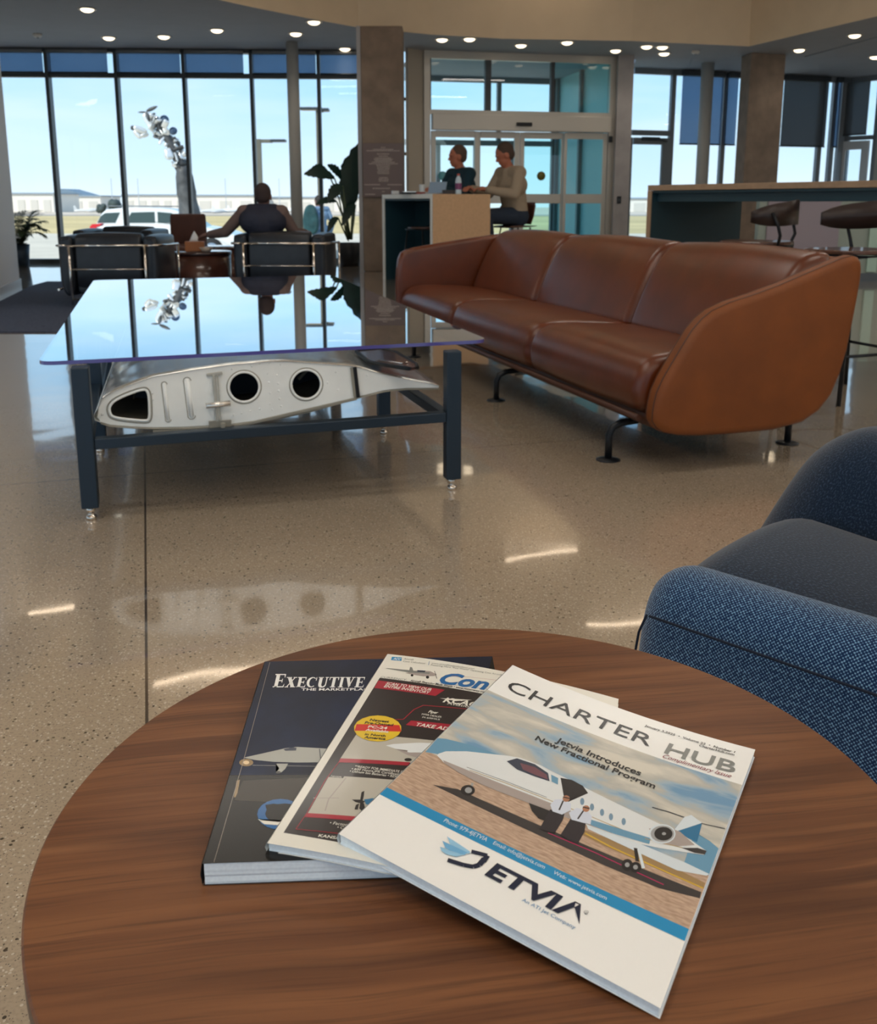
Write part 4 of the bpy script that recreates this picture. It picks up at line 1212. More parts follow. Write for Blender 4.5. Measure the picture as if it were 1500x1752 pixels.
ART_EXEC = [
    ('P',1,'night_sky',[(-0.0002,-0.0033),(1.0019,-0.0008),(0.8173,0.6808),(-0.0031,0.6497)]),
    ('P',1,'runway_night',[(-0.0031,0.6497),(0.8173,0.6808),(0.7218,1.0233),(0.0016,1.0001)]),
    ('L',2,'runway_edge',[(0.0029,0.651),(0.5482,0.6695)],0.004),
    ('L',6,'scuff',[(0.0234,0.0092),(0.0291,0.3033),(0.0341,0.5887),(0.0347,0.9973)],0.0018),
    ('P',3,'jet_night',[(0.0313,0.5683),(0.0776,0.5563),(0.1341,0.5411),(0.1744,0.5274),(0.2164,0.5219),(0.3208,0.5341),(0.3902,0.5426),(0.3948,0.5979),(0.3115,0.6014),(0.2277,0.5994),(0.1432,0.5928),(0.0742,0.5812)]),
    ('P',4,'glass_dark',[(0.1683,0.5319),(0.1995,0.5236),(0.2153,0.5266),(0.2157,0.5407),(0.1765,0.5404)]),
    ('L',4,'line_dark',[(0.3005,0.5357),(0.3129,0.5993)],0.003),
    ('L',4,'jet_night',[(0.0711,0.6068),(0.3305,0.6221)],0.002),
    ('P',4,'jet_night',[(0.1532,0.6021),(0.1967,0.6038),(0.1907,0.6278),(0.1787,0.6447),(0.1605,0.6441),(0.1695,0.6248)]),
    ('P',5,'door_dark',[(0.1778,0.6447),(0.1777,0.6467),(0.1767,0.6485),(0.175,0.6498),(0.1726,0.6507),(0.1699,0.6509),(0.167,0.6505),(0.1644,0.6494),(0.1621,0.6479),(0.1605,0.6461),(0.1597,0.644),(0.1598,0.642),(0.1608,0.6403),(0.1625,0.6389),(0.1649,0.6381),(0.1677,0.6378),(0.1705,0.6383),(0.1732,0.6393),(0.1755,0.6408),(0.1771,0.6427)]),
    ('P',4,'lamp_print',[(0.0566,0.5929),(0.0567,0.5957),(0.0556,0.5981),(0.0536,0.6),(0.0509,0.6012),(0.0476,0.6015),(0.0442,0.6009),(0.0409,0.5995),(0.038,0.5974),(0.0359,0.5949),(0.0348,0.5921),(0.0347,0.5893),(0.0357,0.5868),(0.0377,0.5849),(0.0405,0.5838),(0.0438,0.5834),(0.0472,0.584),(0.0506,0.5854),(0.0534,0.5875),(0.0555,0.5901)]),
    ('P',3,'glow_print',[(0.0709,0.5934),(0.0708,0.599),(0.0682,0.6038),(0.0635,0.6076),(0.0571,0.6098),(0.0495,0.6104),(0.0416,0.6092),(0.0341,0.6064),(0.0277,0.6023),(0.023,0.5971),(0.0205,0.5915),(0.0205,0.586),(0.023,0.5811),(0.0277,0.5773),(0.0342,0.5749),(0.0418,0.5743),(0.0498,0.5755),(0.0574,0.5784),(0.0639,0.5826),(0.0685,0.5878)]),
    ('P',2,'glow_print',[(0.0303,0.6753),(0.0408,0.6715),(0.0471,0.7494),(0.0376,0.749)]),
    ('P',2,'runway_edge',[(0.0531,0.6762),(0.3195,0.6704),(0.2862,0.7859),(0.0406,0.7619)]),
    ('P',4,'logo_deep',[(0.2843,0.8287),(0.2831,0.8476),(0.2748,0.8641),(0.26,0.8768),(0.2404,0.8844),(0.2177,0.8865),(0.194,0.8827),(0.1716,0.8734),(0.1523,0.8595),(0.1382,0.8421),(0.1307,0.8229),(0.1306,0.8036),(0.1382,0.7863),(0.1528,0.7727),(0.173,0.7642),(0.1967,0.762),(0.2216,0.7661),(0.2449,0.7761),(0.2643,0.791),(0.2778,0.8092)]),
    ('P',5,'runway_dark',[(0.2855,0.8269),(0.2841,0.8395),(0.2766,0.8505),(0.2638,0.859),(0.247,0.864),(0.2276,0.8653),(0.2077,0.8625),(0.189,0.8561),(0.1732,0.8466),(0.162,0.8349),(0.1565,0.822),(0.1572,0.8092),(0.1642,0.7978),(0.177,0.7889),(0.1942,0.7835),(0.2141,0.7822),(0.2347,0.785),(0.2539,0.7918),(0.2697,0.8018),(0.2806,0.8138)]),
    ('P',6,'paper_cream',[(0.1361,0.8426),(0.1547,0.8488),(0.2051,0.8562),(0.2497,0.8524),(0.2073,0.869),(0.1613,0.8636)]),
    ('P',6,'runway_dark',[(0.1504,0.7856),(0.1768,0.7817),(0.2166,0.7881),(0.2389,0.8316),(0.2041,0.8507),(0.1661,0.8289)]),
    ('T',6,'paper_white','THE MARKETPLACE',(0.1861,0.2042),(0.4828,0.2242),(0.1859,0.1894),{'b': 0.02}),
    ('P',3,'logo_deep',[(0.4088,0.9366),(0.5562,0.9507),(0.5424,0.9755),(0.4039,0.9619)]),
    ('P',6,'paper_white',[(0.0705,0.1791),(0.0853,0.1797),(0.0837,0.0919),(0.0685,0.0914)]),
    ('P',6,'paper_white',[(0.065,0.1789),(0.1089,0.1806),(0.1088,0.1737),(0.0648,0.172)]),
    ('P',6,'paper_white',[(0.063,0.0984),(0.1066,0.1),(0.1065,0.0928),(0.0628,0.0912)]),
    ('P',6,'paper_white',[(0.1056,0.1804),(0.1102,0.1806),(0.1109,0.1548),(0.1064,0.1702)]),
    ('P',6,'paper_white',[(0.1028,0.1017),(0.108,0.0929),(0.1073,0.1179),(0.1059,0.1178)]),
    ('P',6,'paper_white',[(0.0827,0.1398),(0.0991,0.1405),(0.099,0.1335),(0.0826,0.1328)]),
    ('P',6,'paper_white',[(0.0969,0.1491),(0.1001,0.1492),(0.0998,0.1247),(0.0965,0.1246)]),
    ('P',6,'paper_white',[(0.1402,0.1817),(0.1553,0.1823),(0.133,0.1145),(0.1177,0.1139)]),
    ('P',6,'paper_white',[(0.1191,0.1809),(0.1235,0.1811),(0.1529,0.1152),(0.1484,0.1151)]),
    ('P',6,'paper_white',[(0.1146,0.1808),(0.1297,0.1813),(0.1296,0.1767),(0.1146,0.1762)]),
    ('P',6,'paper_white',[(0.1367,0.1816),(0.1588,0.1824),(0.1588,0.1778),(0.1367,0.177)]),
    ('P',6,'paper_white',[(0.1141,0.1185),(0.1366,0.1194),(0.1366,0.1146),(0.1141,0.1138)]),
    ('P',6,'paper_white',[(0.1429,0.1196),(0.1583,0.1202),(0.1583,0.1154),(0.143,0.1149)]),
    ('P',6,'paper_white',[(0.1665,0.1827),(0.1784,0.1832),(0.1792,0.1162),(0.1671,0.1158)]),
    ('P',6,'paper_white',[(0.1621,0.1826),(0.1972,0.1839),(0.1973,0.1786),(0.1622,0.1773)]),
    ('P',6,'paper_white',[(0.1625,0.1211),(0.1972,0.1224),(0.1973,0.1169),(0.1626,0.1156)]),
    ('P',6,'paper_white',[(0.1946,0.1838),(0.1983,0.1839),(0.1995,0.1642),(0.1955,0.1759)]),
    ('P',6,'paper_white',[(0.1942,0.1236),(0.1985,0.117),(0.1974,0.136),(0.1962,0.1359)]),
    ('P',6,'paper_white',[(0.1773,0.1527),(0.1903,0.1532),(0.1904,0.1478),(0.1773,0.1473)]),
    ('P',6,'paper_white',[(0.1884,0.1598),(0.191,0.1599),(0.1913,0.1411),(0.1886,0.141)]),
    ('P',6,'paper_white',[(0.2383,0.1265),(0.2314,0.1199),(0.2234,0.118),(0.2155,0.1208),(0.2088,0.128),(0.2043,0.1386),(0.2025,0.151),(0.2038,0.1633),(0.2078,0.174),(0.2141,0.1815),(0.2217,0.1848),(0.2296,0.1835),(0.2367,0.1777),(0.2339,0.1736),(0.2296,0.1785),(0.2248,0.1796),(0.2203,0.1769),(0.2166,0.1707),(0.2142,0.1618),(0.2136,0.1514),(0.2147,0.141),(0.2175,0.1321),(0.2216,0.126),(0.2264,0.1235),(0.2311,0.1251),(0.2352,0.1305)]),
    ('P',6,'paper_white',[(0.239,0.1416),(0.2424,0.1417),(0.2432,0.1187),(0.2401,0.122)]),
    ('P',6,'paper_white',[(0.2521,0.1662),(0.265,0.17),(0.2671,0.1196),(0.2538,0.1191)]),
    ('P',6,'paper_white',[(0.2808,0.1673),(0.2851,0.1674),(0.2873,0.1203),(0.2829,0.1202)]),
    ('P',6,'paper_white',[(0.2522,0.1649),(0.2535,0.1781),(0.2592,0.1862),(0.2695,0.1886),(0.2782,0.1857),(0.2838,0.1767),(0.2853,0.1648),(0.2809,0.1646),(0.2787,0.1751),(0.2724,0.1802),(0.2673,0.1787),(0.2651,0.1693)]),
    ('P',6,'paper_white',[(0.2493,0.1237),(0.2713,0.1245),(0.2715,0.1197),(0.2494,0.1189)]),
    ('P',6,'paper_white',[(0.2783,0.1248),(0.2924,0.1253),(0.2926,0.1205),(0.2785,0.12)]),
    ('P',6,'paper_white',[(0.3072,0.1881),(0.3192,0.1885),(0.3231,0.1217),(0.3108,0.1212)]),
    ('P',6,'paper_white',[(0.3021,0.1879),(0.3239,0.1887),(0.3242,0.1841),(0.3023,0.1833)]),
    ('P',6,'paper_white',[(0.2965,0.1261),(0.3363,0.1276),(0.3367,0.1222),(0.2968,0.1207)]),
    ('P',6,'paper_white',[(0.2958,0.141),(0.2982,0.1411),(0.3013,0.1263),(0.2968,0.1207)]),
    ('P',6,'paper_white',[(0.333,0.1425),(0.3354,0.1425),(0.3367,0.1222),(0.3316,0.1275)]),
    ('P',6,'paper_white',[(0.3404,0.1893),(0.3515,0.1897),(0.356,0.1229),(0.3447,0.1225)]),
    ('P',6,'paper_white',[(0.3354,0.1891),(0.356,0.1899),(0.3563,0.1853),(0.3357,0.1845)]),
    ('P',6,'paper_white',[(0.3394,0.1271),(0.3603,0.1279),(0.3607,0.1231),(0.3397,0.1223)]),
    ('P',6,'paper_white',[(0.3666,0.1233),(0.3807,0.1239),(0.387,0.1779),(0.38,0.1908),(0.3782,0.1908)]),
    ('P',6,'paper_white',[(0.3957,0.1244),(0.4001,0.1246),(0.3808,0.1909),(0.3796,0.1842)]),
    ('P',6,'paper_white',[(0.3619,0.1279),(0.3848,0.1288),(0.3851,0.124),(0.3622,0.1232)]),
    ('P',6,'paper_white',[(0.3901,0.129),(0.405,0.1296),(0.4054,0.1248),(0.3904,0.1242)]),
    ('P',6,'paper_white',[(0.4083,0.1919),(0.4202,0.1923),(0.4262,0.1256),(0.4141,0.1251)]),
    ('P',6,'paper_white',[(0.4039,0.1917),(0.439,0.1931),(0.4395,0.1878),(0.4043,0.1865)]),
    ('P',6,'paper_white',[(0.4091,0.1304),(0.4438,0.1317),(0.4444,0.1263),(0.4096,0.125)]),
    ('P',6,'paper_white',[(0.4364,0.193),(0.4401,0.1931),(0.4428,0.1734),(0.4379,0.1851)]),
    ('P',6,'paper_white',[(0.4407,0.133),(0.4455,0.1263),(0.4429,0.1453),(0.4418,0.1452)]),
    ('P',6,'paper_white',[(0.4214,0.1619),(0.4345,0.1624),(0.435,0.1571),(0.4219,0.1566)]),
    ('P',6,'paper_white',[(0.432,0.169),(0.4346,0.1691),(0.4364,0.1504),(0.4338,0.1503)]),
    ('P',6,'jet_night',[(0.5196,0.119),(0.5109,0.1104),(0.5001,0.1078),(0.4888,0.1115),(0.4787,0.121),(0.4713,0.1348),(0.4675,0.1509),(0.4679,0.167),(0.4723,0.1809),(0.4801,0.1906),(0.4902,0.1949),(0.5012,0.1932),(0.5116,0.1858),(0.5082,0.1804),(0.5017,0.1868),(0.4951,0.1883),(0.4891,0.1847),(0.4847,0.1766),(0.4825,0.165),(0.4827,0.1515),(0.4855,0.138),(0.4903,0.1263),(0.4966,0.1183),(0.5035,0.1151),(0.5099,0.1172),(0.5149,0.1243)]),
    ('P',6,'jet_night',[(0.5189,0.1388),(0.5236,0.139),(0.5273,0.1087),(0.5226,0.1131)]),
]
ART_COMP = [
    ('P',1,'panel_black',[(0.03,0.165),(0.97,0.165),(0.97,0.955),(0.03,0.955)]),
    ('P',3,'panel_red',[(0.0317,0.1839),(0.3146,0.1836),(0.2898,0.2286),(0.0334,0.2328)]),
    ('T',5,'paper_cream','SCAN TO VIEW OUR',(0.0697,0.2033),(0.2628,0.2056),(0.0687,0.188),{'s': 0.2,'b': 0.02}),
    ('T',5,'paper_cream','ENTIRE INVENTORY',(0.0689,0.2217),(0.2624,0.225),(0.068,0.2067),{'s': 0.2,'b': 0.02}),
    ('T',5,'paper_cream','KCAC',(0.3275,0.2568),(0.4699,0.243),(0.3343,0.229),{'s': 0.3,'b': 0.03}),
    ('T',5,'paper_cream','Aviation',(0.3475,0.2659),(0.4492,0.2575),(0.347,0.2517),{'s': 0.2}),
    ('P',4,'paper_cream',[(0.3102,0.2381),(0.3556,0.2292),(0.4378,0.215),(0.3773,0.2378)]),
    ('L',3,'panel_red',[(0.5245,0.2587),(0.2611,0.2933),(0.2339,0.325),(0.2138,0.3868),(0.1501,0.4034)],0.004),
    ('T',5,'paper_cream','PIPER DEALER',(0.2723,0.3489),(0.3505,0.3428),(0.2711,0.3396),{}),
    ('T',5,'paper_cream','Piper',(0.2924,0.3303),(0.3304,0.3262),(0.2916,0.3167),{'s': 0.3,'b': 0.02}),
    ('T',5,'paper_cream','M-600/SLS',(0.28,0.3633),(0.3476,0.357),(0.2784,0.3556),{}),
    ('P',3,'panel_red',[(0.2444,0.3865),(0.4152,0.368),(0.3951,0.4073),(0.2331,0.4142)]),
    ('T',5,'paper_cream','TAKE ADVANTAGE',(0.2704,0.4107),(0.5383,0.3889),(0.2709,0.3935),{'s': 0.2,'b': 0.02}),
    ('P',2,'photo_grey',[(0.0728,0.4967),(0.373,0.4662),(0.3276,0.5918),(0.0675,0.6257)]),
    ('P',3,'jet_white',[(0.2006,0.5324),(0.2226,0.5202),(0.3104,0.4921),(0.3603,0.4818),(0.3425,0.5346),(0.2943,0.5466),(0.2392,0.5406)]),
    ('P',3,'jet_belly',[(0.2392,0.5406),(0.2943,0.5466),(0.3425,0.5346),(0.3357,0.5656),(0.2901,0.5594)]),
    ('P',4,'door_dark',[(0.3149,0.5778),(0.3151,0.5802),(0.314,0.5827),(0.3118,0.585),(0.3086,0.587),(0.3049,0.5883),(0.3008,0.5889),(0.2969,0.5887),(0.2935,0.5877),(0.2909,0.5861),(0.2895,0.584),(0.2893,0.5815),(0.2903,0.579),(0.2925,0.5767),(0.2957,0.5748),(0.2995,0.5734),(0.3036,0.5728),(0.3075,0.573),(0.3109,0.574),(0.3135,0.5756)]),
    ('P',3,'panel_red',[(0.0678,0.6245),(0.3143,0.5905),(0.31,0.6075),(0.0688,0.6438)]),
    ('T',5,'paper_cream','**READY FOR IMMEDIATE DELIVERY',(0.1334,0.656),(0.3569,0.627),(0.1317,0.6462),{'b': 0.01}),
    ('T',5,'paper_cream','• 600 Hours,IFR Certification,RVSM',(0.1276,0.6683),(0.353,0.6401),(0.1259,0.6586),{'b': 0.01}),
    ('T',5,'paper_cream','• Lithium Ion Batteries • RDR',(0.1258,0.6797),(0.2968,0.6595),(0.1241,0.6701),{'b': 0.01}),
    ('P',2,'photo_grey',[(0.0646,0.7069),(0.3317,0.6747),(0.3074,0.8451),(0.0688,0.8713)]),
    ('L',3,'jet_belly',[(0.1256,0.7059),(0.1087,0.8049),(0.1191,0.852)],0.004),
    ('L',3,'jet_belly',[(0.0573,0.8096),(0.1404,0.7935)],0.003),
    ('P',3,'panel_black',[(0.0636,0.7049),(0.1162,0.7002),(0.1156,0.71),(0.0627,0.7137)]),
    ('T',5,'paper_cream','N6450K',(0.0721,0.712),(0.1115,0.7087),(0.0709,0.7057),{}),
    ('P',4,'fin_blue',[(0.2226,0.7831),(0.2457,0.7719),(0.2925,0.7671),(0.2878,0.796),(0.237,0.7998)]),
    ('P',5,'door_dark',[(0.2107,0.7857),(0.2025,0.7551),(0.2095,0.7484),(0.2164,0.7683),(0.2213,0.7914)]),
    ('P',5,'door_dark',[(0.1846,0.7914),(0.2107,0.7857),(0.2302,0.7894),(0.2251,0.8004),(0.1997,0.7981)]),
    ('P',5,'door_dark',[(0.2158,0.7976),(0.2288,0.7976),(0.2415,0.8164),(0.2336,0.8278),(0.2225,0.8206)]),
    ('P',5,'door_dark',[(0.214,0.8009),(0.22,0.826),(0.2093,0.8274),(0.2063,0.8095)]),
    ('P',3,'panel_red',[(0.0676,0.8705),(0.3103,0.8425),(0.3071,0.8601),(0.0663,0.887)]),
    ('L',4,'panel_red',[(0.0702,0.6412),(0.0609,0.7313),(0.0658,0.8718),(0.0614,0.936),(0.3054,0.9168)],0.0025),
    ('T',5,'paper_cream','• Factory New',(0.1553,0.8975),(0.2614,0.8856),(0.1552,0.8873),{}),
    ('T',5,'paper_cream','• Call Today',(0.1856,0.9086),(0.2674,0.8997),(0.1857,0.8985),{}),
    ('T',5,'paper_cream','KANSAS CITY',(0.143,0.9498),(0.275,0.9354),(0.1428,0.9401),{'b': 0.02}),
    ('P',6,'badge_yellow',[(0.2162,0.4389),(0.2278,0.4487),(0.2192,0.4603),(0.2256,0.4724),(0.2125,0.4809),(0.2131,0.4939),(0.1971,0.4984),(0.192,0.5106),(0.1749,0.5106),(0.1646,0.5206),(0.1484,0.5162),(0.1341,0.5228),(0.1206,0.5145),(0.1038,0.5169),(0.0946,0.5056),(0.0772,0.5034),(0.0735,0.4905),(0.0576,0.4839),(0.0599,0.471),(0.0474,0.4607),(0.0557,0.4494),(0.0482,0.4366),(0.0616,0.4283),(0.0602,0.4146),(0.077,0.4104),(0.0819,0.3974),(0.1,0.3979),(0.1107,0.3872),(0.1278,0.3924),(0.1429,0.3853),(0.1568,0.3944),(0.1742,0.3917),(0.1832,0.4038),(0.2007,0.4058),(0.2038,0.4192),(0.2192,0.4256)]),
    ('P',7,'badge_red',[(0.0521,0.4491),(0.211,0.4219),(0.2301,0.4537),(0.059,0.484)]),
    ('T',8,'ink_black','Newest',(0.0924,0.423),(0.1674,0.4143),(0.0891,0.4103),{'b': 0.03}),
    ('T',8,'ink_black','Pre-Owned',(0.0796,0.4413),(0.1884,0.4256),(0.077,0.4286),{'b': 0.03}),
    ('T',8,'ink_black','in North',(0.1042,0.4994),(0.1828,0.487),(0.1023,0.4885),{'b': 0.03}),
    ('T',8,'ink_black','America',(0.1088,0.5148),(0.1887,0.5019),(0.1065,0.5027),{'b': 0.03}),
    ('T',8,'paper_cream','PC-24',(0.1002,0.4594),(0.1732,0.4483),(0.0978,0.4469),{'b': 0.03}),
    ('T',8,'paper_cream','Available',(0.0982,0.4765),(0.1847,0.4638),(0.0962,0.4654),{'b': 0.03}),
    ('P',2,'stripe_blue',[(0.0265,0.0172),(0.071,0.0143),(0.0769,0.0388),(0.0312,0.0405)]),
    ('T',4,'paper_white','ACC',(0.0378,0.0358),(0.0712,0.0348),(0.0359,0.0225),{'s': 0.2,'b': 0.02}),
    ('T',4,'ink_grey','Aircraft',(0.0832,0.0274),(0.1267,0.0255),(0.0811,0.0158),{}),
    ('T',4,'ink_grey','Cost Calculator',(0.0851,0.044),(0.1848,0.0367),(0.0836,0.0341),{}),
    ('L',4,'ink_blue',[(0.1951,0.0175),(0.1995,0.0434)],0.002),
    ('T',4,'ink_grey','www.aircraftcostcalculator.com',(0.208,0.0314),(0.3948,0.0166),(0.2068,0.0216),{}),
    ('T',4,'ink_grey','Featuring More "Real World" Operating Cost Aircraft',(0.2101,0.0443),(0.5168,0.0191),(0.209,0.0345),{}),
    ('P',3,'jet_belly',[(0.1368,0.1064),(0.1706,0.0862),(0.2202,0.0815),(0.2534,0.0962),(0.2469,0.1074),(0.2028,0.1209),(0.1516,0.1194),(0.1246,0.1154)]),
    ('P',4,'ink_grey',[(0.0315,0.1007),(0.0347,0.0984),(0.2232,0.0905),(0.2214,0.1006),(0.1378,0.1094)]),
    ('P',4,'ink_grey',[(0.1348,0.1068),(0.1286,0.0721),(0.1374,0.0736),(0.1518,0.0967)]),
    ('P',4,'glass_dark',[(0.1659,0.0872),(0.2002,0.0828),(0.2,0.0942),(0.1686,0.098)]),
    ('P',4,'ink_black',[(0.1612,0.1237),(0.1618,0.1261),(0.1617,0.1283),(0.161,0.1302),(0.1598,0.1316),(0.1582,0.1323),(0.1563,0.1323),(0.1544,0.1316),(0.1525,0.1303),(0.151,0.1284),(0.1499,0.1261),(0.1494,0.1238),(0.1494,0.1215),(0.1501,0.1196),(0.1513,0.1182),(0.1529,0.1175),(0.1548,0.1175),(0.1568,0.1182),(0.1586,0.1196),(0.1602,0.1215)]),
    ('P',4,'ink_black',[(0.2282,0.1214),(0.2288,0.1242),(0.2287,0.1268),(0.2279,0.1291),(0.2265,0.1308),(0.2246,0.1317),(0.2225,0.1317),(0.2202,0.1309),(0.2181,0.1293),(0.2164,0.1271),(0.2151,0.1244),(0.2145,0.1216),(0.2147,0.1189),(0.2155,0.1166),(0.2169,0.1149),(0.2188,0.114),(0.2209,0.114),(0.2232,0.1148),(0.2253,0.1164),(0.227,0.1187)]),
    ('L',5,'ink_black',[(0.2373,0.0774),(0.2619,0.1228)],0.0022),
    ('L',4,'panel_red',[(0.3134,0.0876),(0.5269,0.0638)],0.0012),
    ('L',4,'ink_blue',[(0.2628,0.1507),(0.4843,0.1329)],0.0015),
    ('T',4,'logo_deep','Con',(0.2758,0.1475),(0.4784,0.1286),(0.2732,0.0785),{'s': 0.3,'b': 0.035}),
    ('T',4,'ink_grey','CURRENCY.',(0.0322,0.165),(0.1464,0.1616),(0.03,0.1543),{}),
    ('T',4,'ink_black','Aircraft Financing Made Simple • www.gocurrency.com',(0.1597,0.165),(0.4794,0.1525),(0.1575,0.153),{'b': 0.02,'s': 0.15}),
]

def magazine(corners, sag, thick_l, thick_r, art, base, label, spine, loc, flip=0., pages=None, bulge_all=False):
    tl, tr, bl, br = [Vector(c) for c in corners]
    def S(u, v, dz=0.):
        p = tl * (1 - u) * (1 - v) + tr * u * (1 - v) + bl * (1 - u) * v + br * u * v
        w = 1. if bulge_all else (1 - v)
        return p + Vector((0, 0, -sag * 4 * u * (1 - u) * w + dz))
    W, Hh = (tr - tl).length, (bl - tl).length
    root = thing('magazine', label, 'magazine', loc, 0, 'magazines fanned out on the round table')
    L = Vector(loc)
    nu, nv = 14, 10
    # page block: a solid following the cover
    b = MB()
    nl = 9
    vs = []
    rnd = random.Random(5)
    jit = [rnd.uniform(-.0004, .0002) for _ in range(nl + 1)]
    for k in range(nl + 1):
        f = k / nl
        for j in range(nv + 1):
            for i in range(nu + 1):
                u, v = i / nu, j / nv
                th = thick_l * (1 - u) + thick_r * u
                uu = .004 + u * .992 + (jit[k] / W if i == nu else 0)
                vv = .003 + v * .994 + ((jit[k] / Hh) if j == nv else 0)
                if pages:
                    uu += pages(f) * (1 if i > 0 else .3)
                vs.append(S(uu, vv, -.0004 - f * th) - L)
    def I(k, j, i):
        return k * (nu + 1) * (nv + 1) + j * (nu + 1) + i
    fs = []
    for j in range(nv):
        for i in range(nu):
            fs.append((I(0, j, i), I(0, j, i + 1), I(0, j + 1, i + 1), I(0, j + 1, i)))
            fs.append((I(nl, j + 1, i), I(nl, j + 1, i + 1), I(nl, j, i + 1), I(nl, j, i)))
    for k in range(nl):
        for i in range(nu):
            fs.append((I(k, 0, i), I(k + 1, 0, i), I(k + 1, 0, i + 1), I(k, 0, i + 1)))
            fs.append((I(k, nv, i + 1), I(k + 1, nv, i + 1), I(k + 1, nv, i), I(k, nv, i)))
        for j in range(nv):
            fs.append((I(k, j + 1, 0), I(k + 1, j + 1, 0), I(k + 1, j, 0), I(k, j, 0)))
            fs.append((I(k, j, nu), I(k + 1, j, nu), I(k + 1, j + 1, nu), I(k, j + 1, nu)))
    b.add(vs, fs, 0, False)
    b.build('pages', mat('page_block', (.78, .88, .97), .6, var=.05, vscale=500), root)
    # cover with its printing, laid out flat in page units, cut fine enough to follow the bend
    inks = [base]
    items = []
    def box_uv(pts, dz):
        return pts
    bm = bmesh.new()
    uvl = bm.loops.layers.uv.new('UVMap')
    def addpoly(pts, layer, mi):
        vs = [bm.verts.new((x, y, layer * 1.0)) for x, y in pts]
        try:
            f = bm.faces.new(vs)
        except ValueError:
            return
        f.material_index = mi
        if len(pts) > 4:
            bmesh.ops.triangulate(bm, faces=[f], ngon_method='EAR_CLIP')
    addpoly([(0, 0), (1, 0), (1, 1), (0, 1)], 0, 0)
    def mi_of(nm):
        if nm not in inks:
            inks.append(nm)
        return inks.index(nm)
    for it in art:
        if it[0] == 'P':
            pts = [(min(max(x, .001), .999), min(max(y, .001), .999)) for x, y in it[3]]
            addpoly(pts, it[1], mi_of(it[2]))
        elif it[0] == 'L':
            w = it[4] / 2
            pts = it[3]
            for a, c in zip(pts[:-1], pts[1:]):
                d = Vector((c[0] - a[0], (c[1] - a[1]) * 1.3))
                if d.length < 1e-6: continue
                nn = Vector((-d.y, d.x)).normalized() * w
                addpoly([(a[0] + nn.x, a[1] + nn.y / 1.3), (c[0] + nn.x, c[1] + nn.y / 1.3), (c[0] - nn.x, c[1] - nn.y / 1.3), (a[0] - nn.x, a[1] - nn.y / 1.3)], it[1], mi_of(it[2]))
        else:
            _, layer, nm, body, A, B, T, op = it
            tv, tf = flat_text(body, op.get('s', 0.), op.get('b', 0.))
            if not tv: continue
            x0, x1 = min(v[0] for v in tv), max(v[0] for v in tv)
            A, B, T = Vector(A), Vector(B), Vector(T)
            up = Vector((0, (T.y - A.y)))
            ax = (B - A)
            ax.y *= .5
            vv = []
            for x, y in tv:
                q = A + ax * ((x - x0) / (x1 - x0)) + up * (y / CAP_H)
                vv.append(bm.verts.new((q.x, q.y, layer * 1.0)))
            for f in tf:
                try:
                    ff = bm.faces.new([vv[i] for i in f])
                    ff.material_index = mi_of(nm)
                except ValueError:
                    pass
    for i in range(1, nu):
        bmesh.ops.bisect_plane(bm, geom=bm.verts[:] + bm.edges[:] + bm.faces[:], plane_co=(i / nu, 0, 0), plane_no=(1, 0, 0))
    for j in range(1, 6):
        bmesh.ops.bisect_plane(bm, geom=bm.verts[:] + bm.edges[:] + bm.faces[:], plane_co=(0, j / 6, 0), plane_no=(0, 1, 0))
    for f in bm.faces:
        for lp in f.loops:
            lp[uvl].uv = (lp.vert.co.x, lp.vert.co.y)
    for v in bm.verts:
        p = S(v.co.x, v.co.y, v.co.z * .00006 + .0001) - L
        v.co = p
    for f in bm.faces:
        if f.normal.z < 0 or f.calc_center_median() is None:
            pass
    bm.normal_update()
    fl = [f for f in bm.faces if f.normal.z < 0]
    bmesh.ops.reverse_faces(bm, faces=fl)
    me = bpy.data.meshes.new('cover')
    bm.to_mesh(me)
    bm.free()
    for nm in inks:
        me.materials.append(ink(nm))
    o = bpy.data.objects.new('cover', me)
    COL.objects.link(o)
    o.parent = root
    # spine and back cover
    b = MB()
    r_ = []
    for j in range(nv + 1):
        v = j / nv
        for q in (0, .5, 1):
            r_.append(S(-.002 - .006 * math.sin(PI * q), v, .0001 - q * (thick_l + .0006)) - L)
    b.add(r_, [(j * 3 + q, j * 3 + q + 1, (j + 1) * 3 + q + 1, (j + 1) * 3 + q) for j in range(nv) for q in (0, 1)], 0, True)
    bk = []
    for j in range(nv + 1):
        for i in range(nu + 1):
            u, v = i / nu, j / nv
            bk.append(S(u, v, -(thick_l * (1 - u) + thick_r * u) - .0005) - L)
    n1 = nu + 1
    b.add(bk, [(j * n1 + i, (j + 1) * n1 + i, (j + 1) * n1 + i + 1, j * n1 + i + 1) for j in range(nv) for i in range(nu)], 0, True)
    b.build('back_cover', spine, root, recalc=False)
    return root
magazine(C_EXEC, 0., .0152, .0145, ART_EXEC, 'runway_night', 'thick dark blue airplane magazine with silver masthead, lowest in the fan', mat('dark_spine', (.03, .028, .03), .4, var=.5, vscale=200), (-.05, .67, .55))
magazine(C_COMP, -.005, .0055, .0045, ART_COMP, 'paper_cream', 'cream magazine with black and red aircraft ads and a yellow badge, middle of the fan', mat('cream_spine', (.70, .72, .70), .4), (0., .65, .5505), bulge_all=True)
magazine(C_CHARTER, .0055, .0068, .0060, ART_CHARTER, 'paper_white', 'white magazine with a business jet photograph on its cover, topmost in the fan', mat('white_spine', (.78, .82, .84), .4), (.09, .6, .5505))
# curled lower corner of the thick magazine
b = MB()
p = Vector((-.1509, .5323, .5506))
b.add([p + Vector(q) for q in ((0, 0, .0), (-.008, -.002, .0), (-.0085, .004, .001), (-.002, .012, .012), (.0, .0, .012))], [(0, 1, 2, 3, 4)], 0, False)

